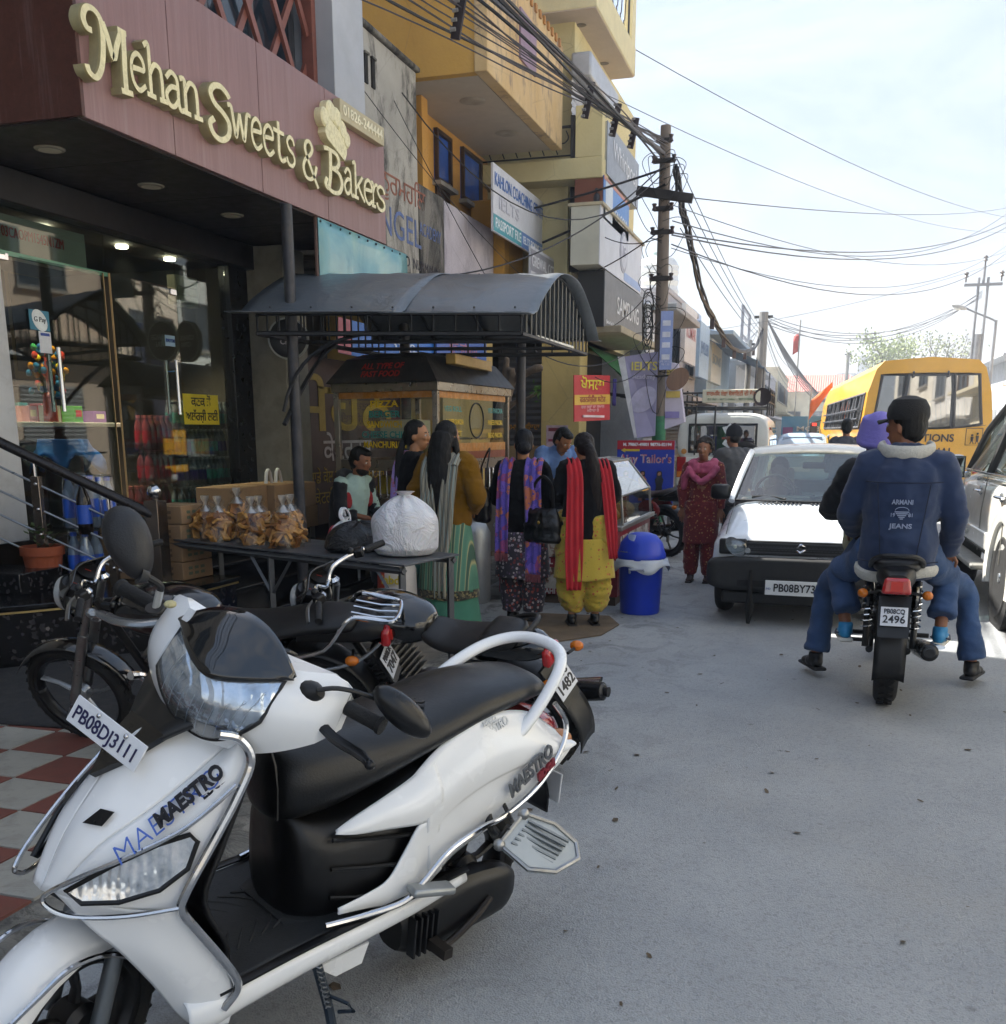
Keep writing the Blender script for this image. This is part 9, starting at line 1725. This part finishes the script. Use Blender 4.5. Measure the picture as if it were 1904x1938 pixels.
    b=Body('pillion rider in a denim jacket and black cap, back to the camera',bx,88,1.65,dict(pelvis=(-.06,0,.86),waist=(-.07,0,1.02),chest=(-.06,0,1.22),neck=(-.02,0,1.41),head=(.01,.01,1.52),shL=(-.05,.175,1.33),shR=(-.05,-.175,1.33),elL=(.02,.26,1.06),elR=(-.02,-.275,1.04),wrL=(.22,.22,.94),wrR=(.14,-.27,.84),hipL=(-.04,.12,.82),hipR=(-.04,-.12,.82),knL=(.27,.29,.70),knR=(.27,-.29,.70),anL=(.12,.235,.40),anR=(.14,-.27,.40)),'#8a5a3e').build(yaw=58)
    dn=NT('denim'); n=dn.noise(3,5,.6); w=dn.noise(300,2); fd=dn.ramp(dn.noise(2.2,3,.5),[(.55,0.0),(.75,1.0)]); dn.set(col=dn.mix(dn.math('MULTIPLY',fd,.5),dn.mix(n,'#14233f','#20365c'),'#4a6288'),rough=.85,sheen=.2); dn.bump(w,.4,.004)
    jk=b.top(dn.m,hem=.76,w=.20,d=.14,sleeve=.068,cuff=.05,name='denim_jacket',amp=.007,seed=11,hemw=.19,neckr=.085); J=b.J
    fw=M('#c9c7be',.95,0,.1,60,bump=1.0,bscale=120,name='fleece'); obj('fleece_hem',MB().tube([V(-.06+.143*math.cos(a),.196*math.sin(a),.765+.015*math.sin(2*a)-.02*math.cos(a)*-1) for a in [j*6.283/40 for j in range(40)]],[(.032,.02)]*40,10,closed=True),fw,jk); obj('fleece_collar',remesh(MB().tube([V(-.02+.10*math.cos(a)*1.0-.015,.125*math.sin(a),1.405+.02*math.cos(a)) for a in [1.1+j*4.1/24 for j in range(25)]],[(.04,.022)]*25,12),.009,2,.5),fw,jk)
    bs=-.06-.142; sm=M('#7d8aa5',.8); 
    for pts in ([(bs+.02,.19,1.24),(bs-.004,.10,1.235),(bs-.006,0,1.235),(bs-.004,-.10,1.235),(bs+.02,-.19,1.24)],[(bs+.004,.13,1.23),(bs-.006,.105,1.0),(bs+.0,.085,.80)],[(bs+.004,-.13,1.23),(bs-.006,-.105,1.0),(bs+.0,-.085,.80)],[(bs+.03,.20,.825),(bs-.004,.08,.815),(bs-.004,-.08,.815),(bs+.03,-.20,.825)]): obj('seam',MB().tube(spline(pts,5),.003,5),M('#0f1a30',.8),jk)
    pr=M('#8f9ab2',.7)
    for s_,sz,z,wd in (('ARMANI',.034,1.135,.105),('JEANS',.034,1.01,.115)): text(s_,sz,pr,jk,plane_m((bs-.012,0,z),(0,-1,0),(0,0,1)),width=wd,bold=.0008,ext=.004,name='print')
    for s_,y in (('19',.045),('81',-.045)): text(s_,.026,pr,jk,plane_m((bs-.012,y,1.068),(0,-1,0),(0,0,1)),bold=.0003,ext=.004,name='print')
    for k in range(5):
        hw=.036-.007*k; obj('print_bar',MB().box((bs-.012,0,1.085-.009*k),(.006,2*hw,.005)),pr,jk,smooth=False)
    obj('print_arc',MB().tube([(bs-.014,.034*math.cos(a),1.092+.018*math.sin(a)) for a in [j*3.14/10 for j in range(11)]],.0015,4),pr,jk)
    b.trousers(jean,1.0,.075,z=.17,r=.082,name='jeans',amp=.007,seed=3); b.hair(HAIRM(),'short'); cp=obj('cap',MB().lathe([(.098,.012),(.104,.035),(.10,.075),(.078,.115),(.03,.135),(.001,.137)],(-.008,0,.025),n=28,sc=(1.06,.94)).xf(b.hm),fabric('#0a0a0c',.5,180),b.T); obj('cap_brim',MB().grid([[V(.075+.085*t*(1-.5*q*q),.075*q,.045-.012*t-.02*q*q) for q in (-1,-.6,-.2,.2,.6,1)] for t in (0,.3,.6,1)]).xf(b.hm),fabric('#0a0a0c',.5,180),cp,solid=.006); obj('cap_badge',MB().prism([(0,0),(.028,.008),(.004,.03)],(0,.003,0),o=(.01,.094,.055),ux=(-1,0,0),uy=(0,0,1)).xf(b.hm),M('#c9c9cc',.6),cp)
    b.shoes(M('#2f86b8',.5,0,.1),'#d8d4c8',(8,-14),1.0)
    for q,a in (('L',8),('R',-14)):
        o=J['an'+q]; rt=Matrix.Rotation(R(a),3,'Z'); obj('white_panel',MB().sph(o+rt@V(.055,0,-.04),(.075,.043,.016),12,8),M('#d5d3cb',.5),b.T); obj('navy_stripe',MB().tube([o+rt@V(-.03,-.042,-.03),o+rt@V(.04,-.046,-.045),o+rt@V(.09,-.038,-.03)],[.004,.009,.003],6).tube([o+rt@V(-.03,.042,-.03),o+rt@V(.04,.046,-.045),o+rt@V(.09,.038,-.03)],[.004,.009,.003],6),M('#16203c',.5),b.T)
    tag(obj('parcel',remesh(MB().sph((.19,6.30,.92),(.05,.10,.09),14,10).sph((.2,6.36,.86),(.06,.08,.08),14,10),.012,3),M('#a9a383',.8,0,.1,20,bump=.3)),'cream cloth bundle held at the left side of the pillion rider','bundle')
    # 11-12 distant people
    b=Body('man with black hair and grey collar walking beside the school bus',(.30,16,0),95,1.66,None,'#8a5a3e',hands=False).build(face=False); b.top(fabric('#3f424a'),hem=.80,w=.21,d=.15,name='jacket',seed=12); b.trousers(fabric('#23252c')); b.shoes(BLK()); b.hair(HAIRM(),'short')
    b=Body('small figure in grey-blue leaning out beside the bus door',(.28,28.5,0),100,1.66,None,'#8a5a3e',hands=False).build(face=False); b.top(fabric('#56606e'),hem=.80,w=.2,name='jacket',seed=13); b.trousers(fabric('#23252c')); b.shoes(BLK()); b.hair(HAIRM(),'short')
people()
# ================================================================ hazy air down the street
def haze():
    t=NT('haze_air'); t.t.nodes.remove(t.b); v=t.n('ShaderNodeVolumePrincipled',{'Color':(.86,.9,.95,1),'Density':.003,'Anisotropy':.2}); t.l(v.outputs[0],t.out.inputs['Volume'])
    tag(obj('haze',MB().bb((-310,-70,-1.1),(310,910,14)),t.m,smooth=False),'pale hazy air filling the street',kind='stuff')
haze()
